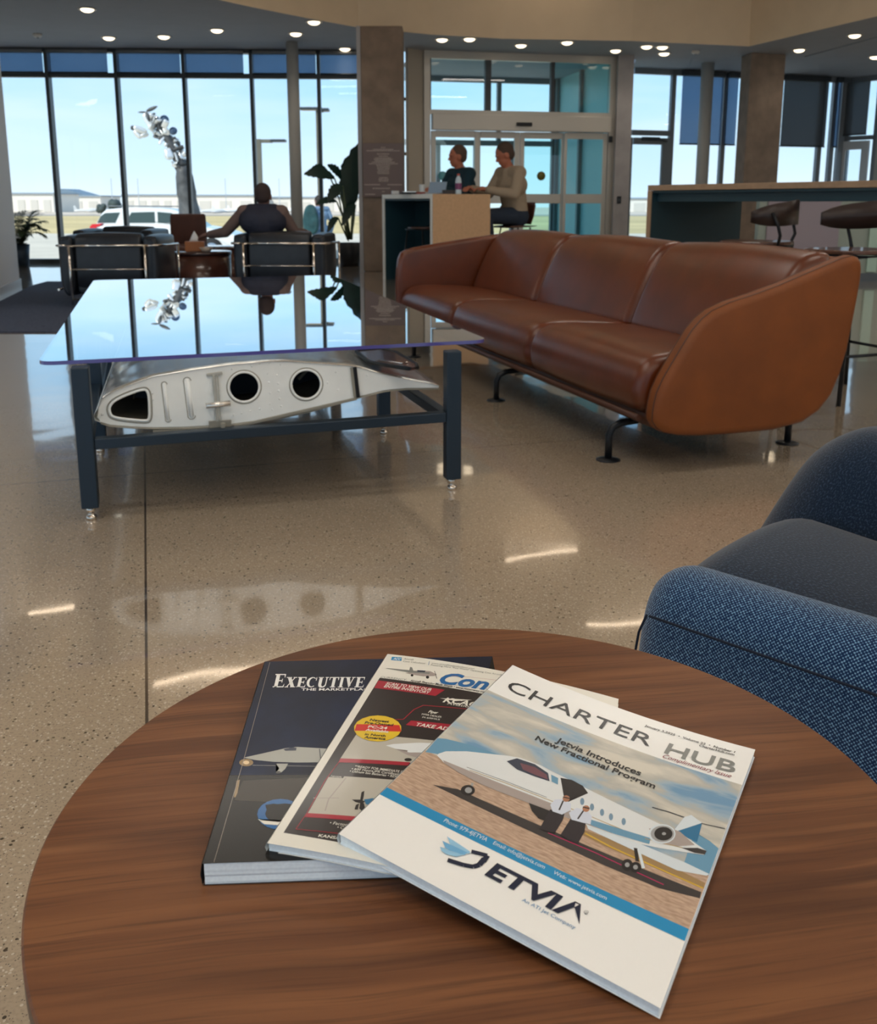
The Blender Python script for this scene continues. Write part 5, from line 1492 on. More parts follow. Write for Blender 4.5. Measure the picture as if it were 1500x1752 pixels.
# ---------------------------------------------------------------- glass coffee table on a welded frame
FA, FN = Vector((.9635, .2677, 0)), Vector((-.2677, .9635, 0))
FO = Vector((-1.0948, 2.8516, 0))
frz = math.atan2(FA.y, FA.x)
t = thing('coffee_table', 'long glass topped coffee table on dark square steel legs', 'table', FO[:], frz)
M_TGLASS = glass_mat('table_glass', (.80, .88, .96), 1.52, boost=1.85)
FL = 1.185
def rounded(pts, r, n=6):
    out = []
    for i in range(len(pts)):
        a, b_, c = Vector(pts[i - 1]), Vector(pts[i]), Vector(pts[(i + 1) % len(pts)])
        p, q = b_ + (a - b_).normalized() * r, b_ + (c - b_).normalized() * r
        for k in range(n + 1):
            f = k / n
            out.append(tuple(p * (1 - f) ** 2 + b_ * 2 * f * (1 - f) + q * f * f))
    return out
gp = rounded([(-.121, .031 - .02), (1.346, .100), (1.30, 3.24), (-.19, 3.22)], .06)
b = MB()
b.prism(gp, .494, .506, None, 0, 1)
m_edge = mat('glass_edge_violet', (.10, .09, .34), .15, coat=.5)
b.build('glass_top', [M_TGLASS, m_edge], t)
for (lx, ly, foot) in ((0, 0, 1), (FL, 0, 1), (-.03, .87, 1), (1.13, .86, 1), (-.06, 1.95, 0), (1.10, 1.95, 0), (-.09, 3.05, 0), (1.08, 3.05, 0)):
    b = MB()
    b.box((lx, ly, .265), (.052, .052, .448))
    lg = b.build('leg', M_NAVY, t, bevel=.004)
    b = MB()
    b.lathe([(.001, 0), (.016, 0), (.016, .012), (.009, .014), (.009, .024), (.014, .026), (.014, .041), (.001, .041)], (lx, ly, 0), 14)
    b.build('levelling_foot', M_CHROME, lg)
for (p, q) in (((.026, 0), (FL - .026, 0)), ((FL, .026), (1.13, .834)), ((0, .026), (-.03, .844)), ((1.13, .886), (1.10, 1.924)), ((-.03, .896), (-.06, 1.924)), ((1.1, 1.976), (1.08, 3.02)), ((-.06, 1.976), (-.09, 3.02)), ((-.06, 3.05), (1.05, 3.05)), ((.0, .87), (1.10, .86))):
    b = MB()
    b.beam((p[0], p[1], .245), (q[0], q[1], .262), .04, .034)
    b.build('rail', M_NAVY, t, bevel=.003)

# the aircraft wing section lying under the glass
t = thing('wing_section', 'white ribbed aircraft wing section with round holes under the glass', 'aircraft wing section', FO[:], frz)
M_RIB = mat('rib_paint', (.90, .93, .92), .42, var=.05, vscale=9)
M_RIBE = mat('rib_edge', (.30, .285, .24), .45)
M_SKIN = mat('polished_skin', (.80, .76, .70), .16, metal=.75, var=.08, vscale=14, bump=.25, bscale=5)
upper = [(.035, .318), (.04, .345), (.055, .375), (.09, .399), (.147, .421), (.208, .438), (.327, .456), (.447, .466), (.571, .471), (.626, .468), (.732, .457), (.835, .445), (.879, .436), (.956, .409), (1.051, .385), (1.118, .371), (1.150, .362)]
lower = [(1.150, .354), (1.034, .359), (.978, .357), (.955, .355), (.866, .338), (.712, .302), (.594, .282), (.438, .270), (.30, .270), (.203, .275), (.138, .281), (.073, .291), (.045, .302)]
outline = upper + lower
def loop_circle(cx, cz, r, n=36):
    return [(cx + r * math.cos(2 * PI * k / n), cz + r * math.sin(2 * PI * k / n)) for k in range(n)]
tri = smooth_poly([(.074, .326), (.073, .352), (.098, .374), (.172, .400), (.193, .396), (.194, .350), (.192, .300), (.176, .297), (.11, .308), (.082, .316)], 2)
rib_outline = [q for q in outline if q[0] < .96 or True]
holes = [tri, loop_circle(.492, .391, .0475), loop_circle(.694, .389, .0470)]
def plate_with_holes(outer, holes, y0, th):
    bm = bmesh.new()
    for loop in [outer] + holes:
        vs = [bm.verts.new((x, y0, z)) for x, z in loop]
        for i in range(len(vs)):
            bm.edges.new((vs[i], vs[(i + 1) % len(vs)]))
    bmesh.ops.triangle_fill(bm, edges=bm.edges[:], use_beauty=True)
    bmesh.ops.recalc_face_normals(bm, faces=bm.faces[:])
    r = bmesh.ops.extrude_face_region(bm, geom=bm.faces[:])
    bmesh.ops.translate(bm, verts=[v for v in r['geom'] if isinstance(v, bmesh.types.BMVert)], vec=(0, th, 0))
    bmesh.ops.recalc_face_normals(bm, faces=bm.faces[:])
    return bm
RY = .045
bm = plate_with_holes(rib_outline, holes, RY, .004)
me = bpy.data.meshes.new('rib')
bm.to_mesh(me)
bm.free()
me.materials.append(M_RIB)
rib = bpy.data.objects.new('rib', me)
COL.objects.link(rib)
rib.parent = t
def ring(cx, cz, r, w, y):
    b = MB()
    vs = []
    n, k2 = 40, 8
    for k in range(n):
        a = 2 * PI * k / n
        for j in range(k2):
            q = 2 * PI * j / k2
            rr = r + w * math.cos(q)
            vs.append((cx + rr * math.cos(a), y + w * .9 * math.sin(q), cz + rr * math.sin(a)))
    b.add(vs, [(k * k2 + j, ((k + 1) % n) * k2 + j, ((k + 1) % n) * k2 + (j + 1) % k2, k * k2 + (j + 1) % k2) for k in range(n) for j in range(k2)], 0, True)
    return b
for cx, cz in ((.492, .391), (.694, .389)):
    ring(cx, cz, .0495, .0042, RY - .001).build('hole_flange', M_RIB, rib)
    ring(cx, cz, .0548, .0020, RY - .001).build('hole_flange', M_RIBE, rib)
b = MB()
b.tube([(x, RY - .001, z) for x, z in tri] + [(tri[0][0], RY - .001, tri[0][1])], .004, 8, cap=False)
b.build('opening_flange', M_RIB, rib)
b = MB()
ti = inset_poly(tri, -.0075)
b.tube([(x, RY - .001, z) for x, z in ti] + [(ti[0][0], RY - .001, ti[0][1])], .0022, 6, cap=False)
b.build('opening_flange', M_RIBE, rib)
for (x0, z0, x1, z1, r_) in ((.243, .412, .249, .297, .0085), (.314, .420, .322, .305, .0115)):
    b = MB()
    b.tube([(x0, RY, z0), (x1, RY, z1)], r_ * .62, 12)
    for p in ((x0, z0), (x1, z1)):
        b.lathe([(.0001, r_ * .62), (r_ * .45, r_ * .45), (r_ * .62, 0), (r_ * .45, -r_ * .45), (.0001, -r_ * .62)], (p[0], RY, p[1]), 12)
    bead = b.build('stiffening_bead', M_RIB, rib)
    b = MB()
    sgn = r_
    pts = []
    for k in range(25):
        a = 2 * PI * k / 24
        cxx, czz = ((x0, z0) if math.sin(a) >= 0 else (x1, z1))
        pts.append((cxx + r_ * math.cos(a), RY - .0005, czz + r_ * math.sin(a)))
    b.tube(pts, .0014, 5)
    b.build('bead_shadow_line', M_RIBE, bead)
# rivets
rv = [(.52, .458), (.545, .466), (.577, .466), (.612, .460), (.568, .432), (.60, .425), (.572, .402), (.603, .397), (.575, .366), (.603, .372), (.572, .330), (.605, .345), (.58, .310), (.61, .320), (.54, .315), (.51, .31), (.48, .305), (.455, .300), (.765, .392), (.80, .365), (.795, .425), (.90, .41), (.05, .325), (.205, .385), (.205, .365), (.455, .452)]
for x, z in rv:
    b = MB()
    b.lathe([(.0001, .0026), (.002, .0022), (.0036, 0), (.0001, -.0005)], (x, RY, z), 10, ax=(0, -1, 0))
    b.build('rivet', M_RIB, rib)
# skins: upper polished sheet and lower sheet running back under the glass
def skin(name, pts, y0, y1, m, lift=0., th=.002, ny=12, crinkle=0.):
    b = MB()
    vs = []
    n = len(pts)
    for j in range(ny + 1):
        y = y0 + (y1 - y0) * j / ny
        for x, z in pts:
            w = crinkle * (noise.noise(Vector((x * 9, y * 7, 3.1))))
            vs.append((x, y, min(z + lift + w, .486)))
    b.add(vs, [(j * n + i, j * n + i + 1, (j + 1) * n + i + 1, (j + 1) * n + i) for j in range(ny) for i in range(n - 1)], 0, True)
    o = b.build(name, m, t)
    so = o.modifiers.new('solid', 'SOLIDIFY')
    so.thickness = th
    return o
skin('upper_skin', upper, RY - .006, 2.85, M_SKIN, .002, .0015, 60, .006)
skin('lower_skin', lower[::-1], RY - .010, 2.85, M_RIBE, -.002, .003, 12, 0)
b = MB()
nose_ = [(.045, .302), (.028, .310), (.026, .325), (.035, .340)]
b.add([(x, RY - .008, z) for x, z in nose_] + [(x, 2.85, z) for x, z in nose_], [(i, i + 1, i + 5, i + 4) for i in range(3)], 0, True)
b.build('leading_edge', M_RIB, t)
# lower attachment flange strip, spar strip, bracket, rod
b = MB()
b.beam((.20, RY - .006, .262), (.455, RY - .006, .258), .012, .010)
b.build('flange_strip', M_RIBE, t)
b = MB()
b.beam((.455, RY - .008, .262), (.86, RY - .008, .333), .010, .008)
b.build('flange_strip', M_RIBE, t)
b = MB()
b.beam((.856, RY - .006, .440), (.866, RY - .006, .338), .012, .013)
b.build('spar_strip', M_BLACK, t)
b = MB()
b.beam((.846, RY - .007, .440), (.856, RY - .007, .338), .010, .005)
b.build('spar_strip', M_RIBE, t)
br = MB()
br.beam((.397, RY - .010, .438), (.402, RY - .010, .285), .010, .013)
br.beam((.375, RY - .008, .438), (.425, RY - .008, .442), .008, .010)
br.beam((.409, RY - .014, .438), (.413, RY - .014, .285), .004, .004)
bo = br.build('hinge_bracket', mat('bracket_grey', (.46, .46, .42), .35, metal=.3), t, bevel=.002)
b = MB()
b.prism([(.374, .378), (.392, .425), (.392, .378)], RY - .006, RY - .003, lambda x, z, y: (x, y, z))
b.build('gusset', M_RIB, bo)
b = MB()
b.prism([(.372, .332), (.392, .332), (.392, .290)], RY - .006, RY - .003, lambda x, z, y: (x, y, z))
b.build('gusset', M_RIB, bo)
b = MB()
b.tube([(.368, RY - .022, .339), (.445, RY - .022, .344)], .0095, 14)
b.build('pivot_rod', M_SKIN, bo)
b = MB()
b.box((.410, RY - .03, .252), (.078, .05, .008))
b.box((.410, RY - .012, .270), (.072, .006, .034))
b.box((.418, RY - .03, .268), (.014, .02, .028))
b.build('foot_plate', M_RIBE, bo, bevel=.002)
# inner structure seen through the holes
for yy in (.45, .95):
    b = MB()
    b.prism([(x, z) for x, z in inset_poly(outline, .012)], yy, yy + .004, lambda x, z, y: (x, y, z))
    b.build('inner_rib', M_NAVY, t)
b = MB()
b.lathe([(.018, 0), (.024, 0), (.024, .02), (.018, .02)], (.49, .44, .388), 20, ax=(0, -1, 0))
b.tube([(.13, .40, .30), (.14, .40, .34), (.165, .40, .37)], .004, 6)
b.tube([(.70, .30, .36), (.74, .30, .40)], .006, 6)
b.build('inner_fitting', M_RIBE, t)
# black tapered plate resting on the trailing edge
pts = [on_plane(px, py, (0, 0, .456), Vector((-.1, .0, 1)).normalized()) for px, py in ((609, 604), (632, 623), (700, 634), (714, 632), (712, 626), (678, 606), (650, 600))]
cz = sum((p for p in pts), Vector()) / len(pts)
t = thing('wedge_plaque', 'black rimmed brown wedge shaped plate lying on the wing trailing edge', 'plaque', cz[:])
pl2 = [((p - cz).x, (p - cz).y, (p - cz).z) for p in pts]
b = MB()
n = len(pl2)
lo = [(x, y, z) for x, y, z in pl2]
b.add(lo + [(x, y, z + .008) for x, y, z in pl2], [tuple(range(n))[::-1], tuple(range(n, 2 * n))] + [(i, (i + 1) % n, n + (i + 1) % n, n + i) for i in range(n)])
b.build('plate', M_WALNUT_D, t)
b = MB()
b.tube([(x, y, z + .006) for x, y, z in pl2] + [(pl2[0][0], pl2[0][1], pl2[0][2] + .006)], .007, 8)
b.build('rim', M_BLACK, t)
b = MB()
b.tube([(x * .62, y * .62, z * .62 + .010) for x, y, z in pl2[1:5]], .003, 6)
b.build('metal_inlay', M_CHROME, t)

# ---------------------------------------------------------------- leather sofa
def leather():
    m = mat('cognac_leather', (.115, .023, .004), .33, spec=.55, var=.2, vscale=7, bump=.10, bscale=260, coat=.25, coatr=.22)
    return m
M_LEA = leather()
M_LEA2 = mat('cognac_suede_side', (.20, .053, .007), .52, var=.14, vscale=6, bump=.1, bscale=300)
M_PIPE = mat('dark_piping', (.07, .022, .010), .45)
SU, SV = Vector((-.3115, .9502, 0)), Vector((.9502, .3115, 0))
SO = Vector((.658, 3.551, 0))
t = thing('leather_sofa', 'long three seat cognac leather sofa with wrapped arms', 'sofa', SO[:])
def SF(v, z, u):
    return SU * u + SV * v + Vector((0, 0, z))
U0, U1 = -.26, 3.08
near = [(.041, .19), (.104, .148), (.279, .131), (.658, .134), (.80, .212), (.867, .37), (.899, .597), (.912, .72), (.90, .775), (.852, .788), (.70, .735), (.496, .665), (.285, .612), (.203, .555), (.136, .455), (.058, .330), (.040, .25)]
far = [(.02, .19), (.104, .148), (.279, .131), (.658, .134), (.80, .212), (.867, .37), (.899, .597), (.912, .72), (.90, .765), (.852, .778), (.70, .760), (.496, .735), (.25, .700), (.08, .672), (.02, .64), (.0, .50), (.0, .30)]
b = MB()
puff(b, smooth_poly(near, 1), U0, U0 + .085, .03, SF, bulge=.0)
arm = b.build('arm', M_LEA2, t)
pn = smooth_poly(near, 1)
b = MB()
pp = inset_poly(pn, .004)
for uu in (U0 + .022, U0 + .064):
    b.tube([SF(x, z, uu) for x, z in pp] + [SF(pp[0][0], pp[0][1], uu)], .0045, 6)
b.build('piping', M_PIPE, arm)
b = MB()
puff(b, smooth_poly(far, 1), U1 - .085, U1, .03, SF)
b.build('arm', M_LEA, t)
# back shell
b = MB()
bk = smooth_poly([(.66, .20), (.79, .22), (.86, .37), (.893, .597), (.905, .72), (.893, .765), (.85, .778), (.82, .77), (.76, .6), (.70, .4)], 1)
puff(b, bk, U0 + .03, U1 - .03, .02, SF)
b.build('back_shell', M_LEA2, t)
b = MB()
puff(b, smooth_poly([(.06, .175), (.10, .152), (.66, .14), (.78, .21), (.74, .27), (.10, .24), (.055, .21)], 1), U0 + .05, U1 - .05, .01, SF)
b.build('deck', M_PIPE, t)
sd_ = [U0 + .085, .835, 1.94, U1 - .08]
seat_p = smooth_poly([(.03, .225), (.012, .29), (.02, .36), (.06, .415), (.14, .437), (.30, .432), (.50, .418), (.66, .405), (.70, .30), (.66, .235), (.30, .215), (.10, .205)], 2)
back_p = smooth_poly([(.52, .40), (.545, .47), (.60, .60), (.66, .71), (.72, .775), (.79, .798), (.85, .79), (.86, .74), (.83, .60), (.78, .45), (.70, .37), (.58, .36)], 2)
for i in range(3):
    b = MB()
    puff(b, seat_p, sd_[i] + .003, sd_[i + 1] - .003, .05, SF, steps=7, bulge=.006, mid=10)
    b.build('seat_cushion', M_LEA, t)
for i in range(3):
    b = MB()
    puff(b, back_p, sd_[i] + .002, sd_[i + 1] - .002, .055, SF, steps=7, bulge=.012, mid=10)
    b.build('back_cushion', M_LEA, t)
b = MB()
b.tube([SF(.022, .205, U0 + .08), SF(.03, .20, 1.2), SF(.02, .205, U1 - .08)], .012, 8)
b.build('piping', M_PIPE, t)
def sofa_leg(v, u, back=False):
    b = MB()
    s_ = -1 if back else 1
    b.tube([SF(v + .12 * s_, .15, u), SF(v + .05 * s_, .145, u), SF(v + .015 * s_, .13, u), SF(v, .10, u), SF(v, .006, u)], .0145, 12)
    lg = b.build('leg', M_BLACK, t)
    b = MB()
    b.lathe([(.001, 0), (.047, 0), (.047, .004), (.02, .010), (.001, .010)], SF(v, 0, u), 24)
    b.build('foot_disc', M_BLACK, lg)
for u in (0, 1.18, 2.62):
    sofa_leg(0, u)
    sofa_leg(.83, u, True)

# ---------------------------------------------------------------- blue tweed armchair
def tweed(name, dark, light, fine=1., dots=.5):
    m = mat(name, dark, .9, spec=.15, sheen=.3)
    nt = m.node_tree
    b = nt.nodes['Principled BSDF']
    uv = N(nt, 'ShaderNodeUVMap')
    sp = N(nt, 'ShaderNodeSeparateXYZ')
    nt.links.new(uv.outputs[0], sp.inputs[0])
    def s(o):
        a = N(nt, 'ShaderNodeMath', operation='MULTIPLY')
        a.inputs[1].default_value = 2 * PI / .0046 * fine
        nt.links.new(o, a.inputs[0])
        c = N(nt, 'ShaderNodeMath', operation='SINE')
        nt.links.new(a.outputs[0], c.inputs[0])
        return c.outputs[0]
    mu = N(nt, 'ShaderNodeMath', operation='MULTIPLY')
    nt.links.new(s(sp.outputs['X']), mu.inputs[0])
    nt.links.new(s(sp.outputs['Y']), mu.inputs[1])
    z = N(nt, 'ShaderNodeTexNoise')
    z.inputs['Scale'].default_value = 260
    z.inputs['Detail'].default_value = 2
    nt.links.new(uv.outputs[0], z.inputs['Vector'])
    ad = N(nt, 'ShaderNodeMath', operation='MULTIPLY_ADD')
    ad.inputs[1].default_value = 2.2
    ad.inputs[2].default_value = -1.1
    nt.links.new(z.outputs['Fac'], ad.inputs[0])
    a2 = N(nt, 'ShaderNodeMath', operation='MULTIPLY_ADD')
    a2.inputs[1].default_value = dots
    nt.links.new(mu.outputs[0], a2.inputs[0])
    nt.links.new(ad.outputs[0], a2.inputs[2])
    mr = N(nt, 'ShaderNodeMapRange')
    mr.inputs[1].default_value, mr.inputs[2].default_value = -.02, .78
    nt.links.new(a2.outputs[0], mr.inputs[0])
    x = N(nt, 'ShaderNodeMix', data_type='RGBA')
    x.inputs[6].default_value = (*dark, 1)
    x.inputs[7].default_value = (*light, 1)
    nt.links.new(mr.outputs[0], x.inputs[0])
    nt.links.new(x.outputs[2], b.inputs['Base Color'])
    bp = N(nt, 'ShaderNodeBump')
    bp.inputs['Strength'].default_value = .5
    bp.inputs['Distance'].default_value = .001
    nt.links.new(mr.outputs[0], bp.inputs['Height'])
    nt.links.new(bp.outputs[0], b.inputs['Normal'])
    return m
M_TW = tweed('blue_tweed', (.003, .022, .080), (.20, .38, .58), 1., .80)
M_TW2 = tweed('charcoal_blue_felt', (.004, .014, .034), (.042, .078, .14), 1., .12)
CO = Vector((.262, 1.095, 0))
CD, CW = Vector((.71, -.704, 0)).normalized(), Vector((.70, .714, 0)).normalized()
def CF(d, w, z):
    return CD * d + CW * w + Vector((0, 0, z))
t = thing('armchair', 'blue tweed armchair with rounded arms behind the round table', 'armchair', CO[:])
def uvpuff(name, poly, a, b_, r, F, m, steps=8, mid=10, bulge=0., parent=None, nring=1):
    """puff with metric UVs so that the weave keeps its size"""
    mb = MB()
    puff(mb, poly, a, b_, r, F, steps, mid, bulge)
    me = bpy.data.meshes.new(name)
    me.from_pydata(mb.v, [], mb.f)
    uvl = me.uv_layers.new(name='UVMap')
    n = len(poly)
    arc = [0]
    for i in range(n):
        arc.append(arc[-1] + (Vector(poly[(i + 1) % n]) - Vector(poly[i])).length)
    nst = len(mb.v) // n
    us = [0]
    for i in range(1, nst):
        us.append(us[-1] + (Vector(mb.v[i * n]) - Vector(mb.v[(i - 1) * n])).length)
    for p in me.polygons:
        p.use_smooth = True
        idx = [me.loops[l].vertex_index for l in p.loop_indices]
        wrap = len(idx) == 4 and any(i % n == 0 for i in idx) and any(i % n == n - 1 for i in idx)
        for l, i in zip(p.loop_indices, idx):
            k, s_ = i % n, i // n
            if len(idx) == 4:
                uvl.data[l].uv = (arc[n] if (wrap and k == 0) else arc[k], us[s_])
            else:
                x, y = poly[k]
                uvl.data[l].uv = (x, y)
    me.materials.append(m)
    bm = bmesh.new()
    bm.from_mesh(me)
    bmesh.ops.recalc_face_normals(bm, faces=bm.faces)
    bm.to_mesh(me)
    bm.free()
    o = bpy.data.objects.new(name, me)
    COL.objects.link(o)
    o.parent = parent or t
    return o
# near arm: cross-section (w, z) swept along the depth d
arm_sec = smooth_poly([(0.0, .14), (-.012, .30), (-.006, .42), (.010, .490), (.045, .524), (.09, .526), (.125, .50), (.14, .43), (.14, .30), (.13, .14)], 3)
def ARM(w, z, d):
    drop = .0 * d
    lean = .035 * max(0, (.55 - z)) * (1 if d < .1 else 0)
    return CF(d + lean * 0, w, z - drop)
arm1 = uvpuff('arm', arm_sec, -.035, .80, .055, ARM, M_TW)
# raised welt on the outer side of the near arm
b = MB()
b.tube([CF(d, -.0015, .478) for d in (.0, .1, .3, .5, .7, .78)], .0016, 6)
b.build('welt', mat('welt_navy', (.006, .012, .03), .9), arm1)
b = MB()
b.tube([CF(-.020, .0, .17), CF(-.022, -.002, .30), CF(-.022, .0, .40), CF(-.016, .002, .45), CF(-.004, -.001, .478)], .0016, 6)
b.build('welt', MATS['welt_navy'], arm1)
far_sec = smooth_poly([(.50, .14), (.495, .36), (.51, .47), (.545, .565), (.60, .612), (.67, .615), (.73, .58), (.755, .48), (.76, .30), (.75, .14)], 3)
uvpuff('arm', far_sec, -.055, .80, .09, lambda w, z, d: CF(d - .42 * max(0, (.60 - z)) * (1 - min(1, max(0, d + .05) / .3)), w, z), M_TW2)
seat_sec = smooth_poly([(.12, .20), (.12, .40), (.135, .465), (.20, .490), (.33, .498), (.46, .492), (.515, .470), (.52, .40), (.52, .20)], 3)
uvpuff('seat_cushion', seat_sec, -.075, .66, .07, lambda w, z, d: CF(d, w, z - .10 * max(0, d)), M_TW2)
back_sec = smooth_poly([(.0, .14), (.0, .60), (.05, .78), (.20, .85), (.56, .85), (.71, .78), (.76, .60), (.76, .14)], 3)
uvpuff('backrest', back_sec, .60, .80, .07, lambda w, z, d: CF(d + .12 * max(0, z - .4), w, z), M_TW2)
b = MB()
puff(b, smooth_poly([(.02, .10), (.02, .16), (.74, .16), (.74, .10)], 1), -.02, .76, .01, lambda w, z, d: CF(d, w, z))
b.build('base', M_BLACK, t)
for d, w in ((.05, .07), (.05, .69), (.72, .07), (.72, .69)):
    b = MB()
    b.tube([CF(d, w, .11), CF(d, w, 0)], .014, 10)
    b.build('leg', M_BLACK, t)

# ---------------------------------------------------------------- long bar table and its stools
BA = Vector((1.51, 7.0, 0))
bd, bw = Vector((.51, -.86, 0)).normalized(), Vector((.86, .51, 0)).normalized()
t = thing('bar_table', 'long high bar table with blue black end panel on the right', 'bar table', BA[:], 0)
M_PLY = mat('plywood_edge', (.36, .24, .15), .5, var=.1, vscale=20)
M_TEALP = mat('blue_black_laminate', (.012, .045, .065), .45)
def BF(x, y, z):
    return bd * x + bw * y + Vector((0, 0, z))
def bbox_(b, x0, x1, y0, y1, z0, z1, mi=0):
    vs = [BF(x, y, z) for z in (z0, z1) for x, y in ((x0, y0), (x1, y0), (x1, y1), (x0, y1))]
    b.add(vs, [(3, 2, 1, 0), (4, 5, 6, 7), (0, 1, 5, 4), (1, 2, 6, 5), (2, 3, 7, 6), (3, 0, 4, 7)], mi)
BL = 3.9
b = MB()
bbox_(b, 0, BL, 0, .94, 1.062, 1.10)
b.build('table_top', M_PLY, t, bevel=.002)
b = MB()
bbox_(b, .045, BL - .045, .012, .928, 1.045, 1.061)
bbox_(b, .045, BL - .045, .05, .09, .985, 1.046)
bbox_(b, .045, BL - .045, .85, .89, .985, 1.046)
b.build('apron', M_TEALP, t)
for x0 in (0, BL - .045):
    b = MB()
    bbox_(b, x0, x0 + .004 if x0 else x0 + .004, 0, .94, 0, 1.061)
    bbox_(b, x0 + .004, x0 + .041, .0, .006, 0, 1.061)
    bbox_(b, x0 + .004, x0 + .041, .934, .94, 0, 1.061)
    e_ = b.build('end_panel', M_PLY, t)
    b = MB()
    bbox_(b, x0 + .005, x0 + .044, .007, .933, 0, 1.044)
    b.build('panel_lining', M_TEALP, e_)

M_SEATW = mat('brown_stool_wood', (.10, .045, .03), .35, coat=.3, var=.2, vscale=12)
def stool(x, y, rz, label, group='wood and black steel counter stools', back=True, h=.75):
    t = thing('bar_stool', label, 'stool', (x, y, 0), rz, group)
    b = MB()
    s = smooth_poly([(-.20, -.19), (-.20, .19), (.19, .21), (.22, 0), (.19, -.21)], 2)
    b.prism(s, h - .02, h)
    b.build('seat', M_SEATW, t, bevel=.006)
    b = MB()
    b.tube([(.18, -.19, h - .03), (.18, .19, h - .03), (-.17, .17, h - .03), (-.17, -.17, h - .03), (.18, -.19, h - .03)], .010, 8)
    b.build('seat_frame', M_BLACK, t)
    for sx_, sy_ in ((1, 1), (1, -1), (-1, 1), (-1, -1)):
        b = MB()
        b.tube([(.16 * sx_, .17 * sy_, h - .02), (.235 * sx_, .225 * sy_, .0)], .011, 8)
        b.build('leg', M_BLACK, t)
    b = MB()
    q = .215
    b.tube([(q, -q + .01, .24), (q, q - .01, .24)], .008, 8)
    b.tube([(-q, -q + .01, .24), (-q, q - .01, .24)], .008, 8)
    b.tube([(-q, q - .01, .24), (q, q - .01, .24)], .008, 8)
    b.tube([(-q, -q + .01, .24), (q, -q + .01, .24)], .008, 8)
    b.build('foot_ring', M_BLACK, t)
    if back:
        bb = MB()
        vs = []
        n = 14
        for k in range(n + 1):
            a = -1.45 + 2.9 * k / n
            r0 = .235
            cx, cy = -.23 * math.cos(a) + .02, .255 * math.sin(a)
            e_ = 1 - abs(a / 1.45) ** 4 * .55
            zc = h + .175 - .03 * (abs(a) / 1.45)
            for dr, dz in ((0, -.07 * e_), (0, .07 * e_), (-.014, .07 * e_), (-.014, -.07 * e_)):
                f = 1 + dr / .25
                vs.append((cx * (1 + dr * -3.6), cy * (1 + dr * -3.6), zc + dz))
        fs = [(k * 4 + j, k * 4 + (j + 1) % 4, (k + 1) * 4 + (j + 1) % 4, (k + 1) * 4 + j) for k in range(n) for j in range(4)]
        fs += [(3, 2, 1, 0), (n * 4, n * 4 + 1, n * 4 + 2, n * 4 + 3)]
        bb.add(vs, fs, 0, True)
        bb.build('back_band', mat('dark_brown_band', (.028, .016, .014), .4), t)
        for s_ in (1, -1):
            b = MB()
            b.tube([(-.15, .17 * s_, h - .03), (-.17, .215 * s_, h + .04), (-.155, .222 * s_, h + .10), (-.12, .222 * s_, h + .17)], .0095, 8)
            b.build('back_post', M_BLACK, t)
    return t
bang = math.atan2(bw.y, bw.x)
stool(2.10, 4.83, 3.5, 'counter stool at the right edge of the picture, nearest the camera')
stool(1.95, 5.85, 2.6, 'counter stool just above the sofa back, half under the bar')

# low pale wall behind the bar
b = MB()
b.box((8.2, 12.1, .50), (8.4, .12, 1.0))
structure('wall_low_right', b, mat('pale_green_panel', (.30, .35, .31), .5))
b = MB()
b.box((8.2, 12.03, .05), (8.4, .02, .10))
structure('baseboard_right', b, mat('baseboard_dark', (.10, .12, .14), .5))
b = MB()
for x, w, m_ in ((4.55, .9, 0), (5.45, .12, 1)):
    b.box((x, 12.02, .56), (w, .03, .88), 0, m_)
structure('trim_6', b, [mat('lilac_grey_panel', (.30, .26, .30), .5), mat('bright_panel', (.42, .58, .50), .3)])

# ---------------------------------------------------------------- high table with two men
TC, TL_, TR2 = Vector((-.07, 11.3, 0)), Vector((-.72, 12.34, 0)), Vector((.625, 11.735, 0))
ha, hb = (TL_ - TC), (TR2 - TC)
t = thing('high_table', 'pale wood and white high waterfall table where two men sit', 'table', TC[:])
def HF(a, c, z):
    return ha * a + hb * c + Vector((0, 0, z))
def hbox(b, a0, a1, c0, c1, z0, z1, mi=0):
    vs = [HF(a, c, z) for z in (z0, z1) for a, c in ((a0, c0), (a1, c0), (a1, c1), (a0, c1))]
    b.add(vs, [(3, 2, 1, 0), (4, 5, 6, 7), (0, 1, 5, 4), (1, 2, 6, 5), (2, 3, 7, 6), (3, 0, 4, 7)], mi)
M_HWHITE = mat('white_laminate_edge', (.88, .90, .88), .4)
M_HWOOD = mat('pale_oak', (.60, .39, .23), .5, var=.06, vscale=30)
HT = 1.075
b = MB()
hbox(b, 0, 1, 0, 1, HT - .05, HT)
b.build('table_top', M_HWHITE, t)
b = MB()
hbox(b, 0, .045, 0, 1, 0, HT - .051)
pn_ = b.build('end_panel', M_HWHITE, t)
b = MB()
hbox(b, -.006, -.001, .0, 1, 0, HT)
b.build('wood_facing', M_HWOOD, pn_)
b = MB()
hbox(b, .965, 1, 0, 1, 0, HT - .051)
pn2 = b.build('end_panel', M_HWHITE, t)
b = MB()
hbox(b, .959, .964, .02, .98, .0, HT - .052)
b.build('panel_lining', M_TEALP, pn2)
b = MB()
hbox(b, .05, .96, .55, .58, .02, HT - .06)
hbox(b, .05, .96, .02, .55, HT - .075, HT - .052)
b.build('modesty_panel', M_TEALP, t)
stool(-.15, 11.95, 2.2, 'dark stool tucked inside the high table with two men', 'stools at the high table', back=False, h=.68)

# ---------------------------------------------------------------- rug and lounge group at the window
b = MB()
b.prism([(-3.95, 7.2), (-4.18, 8.62), (-4.84, 11.3), (-4.9, 11.9), (-1.45, 11.9), (-1.45, 7.2)], 0, .012)
tag(b.build('area_rug', M_RUG, bevel=.004), 'dark blue grey area rug under the black lounge chairs', 'rug')

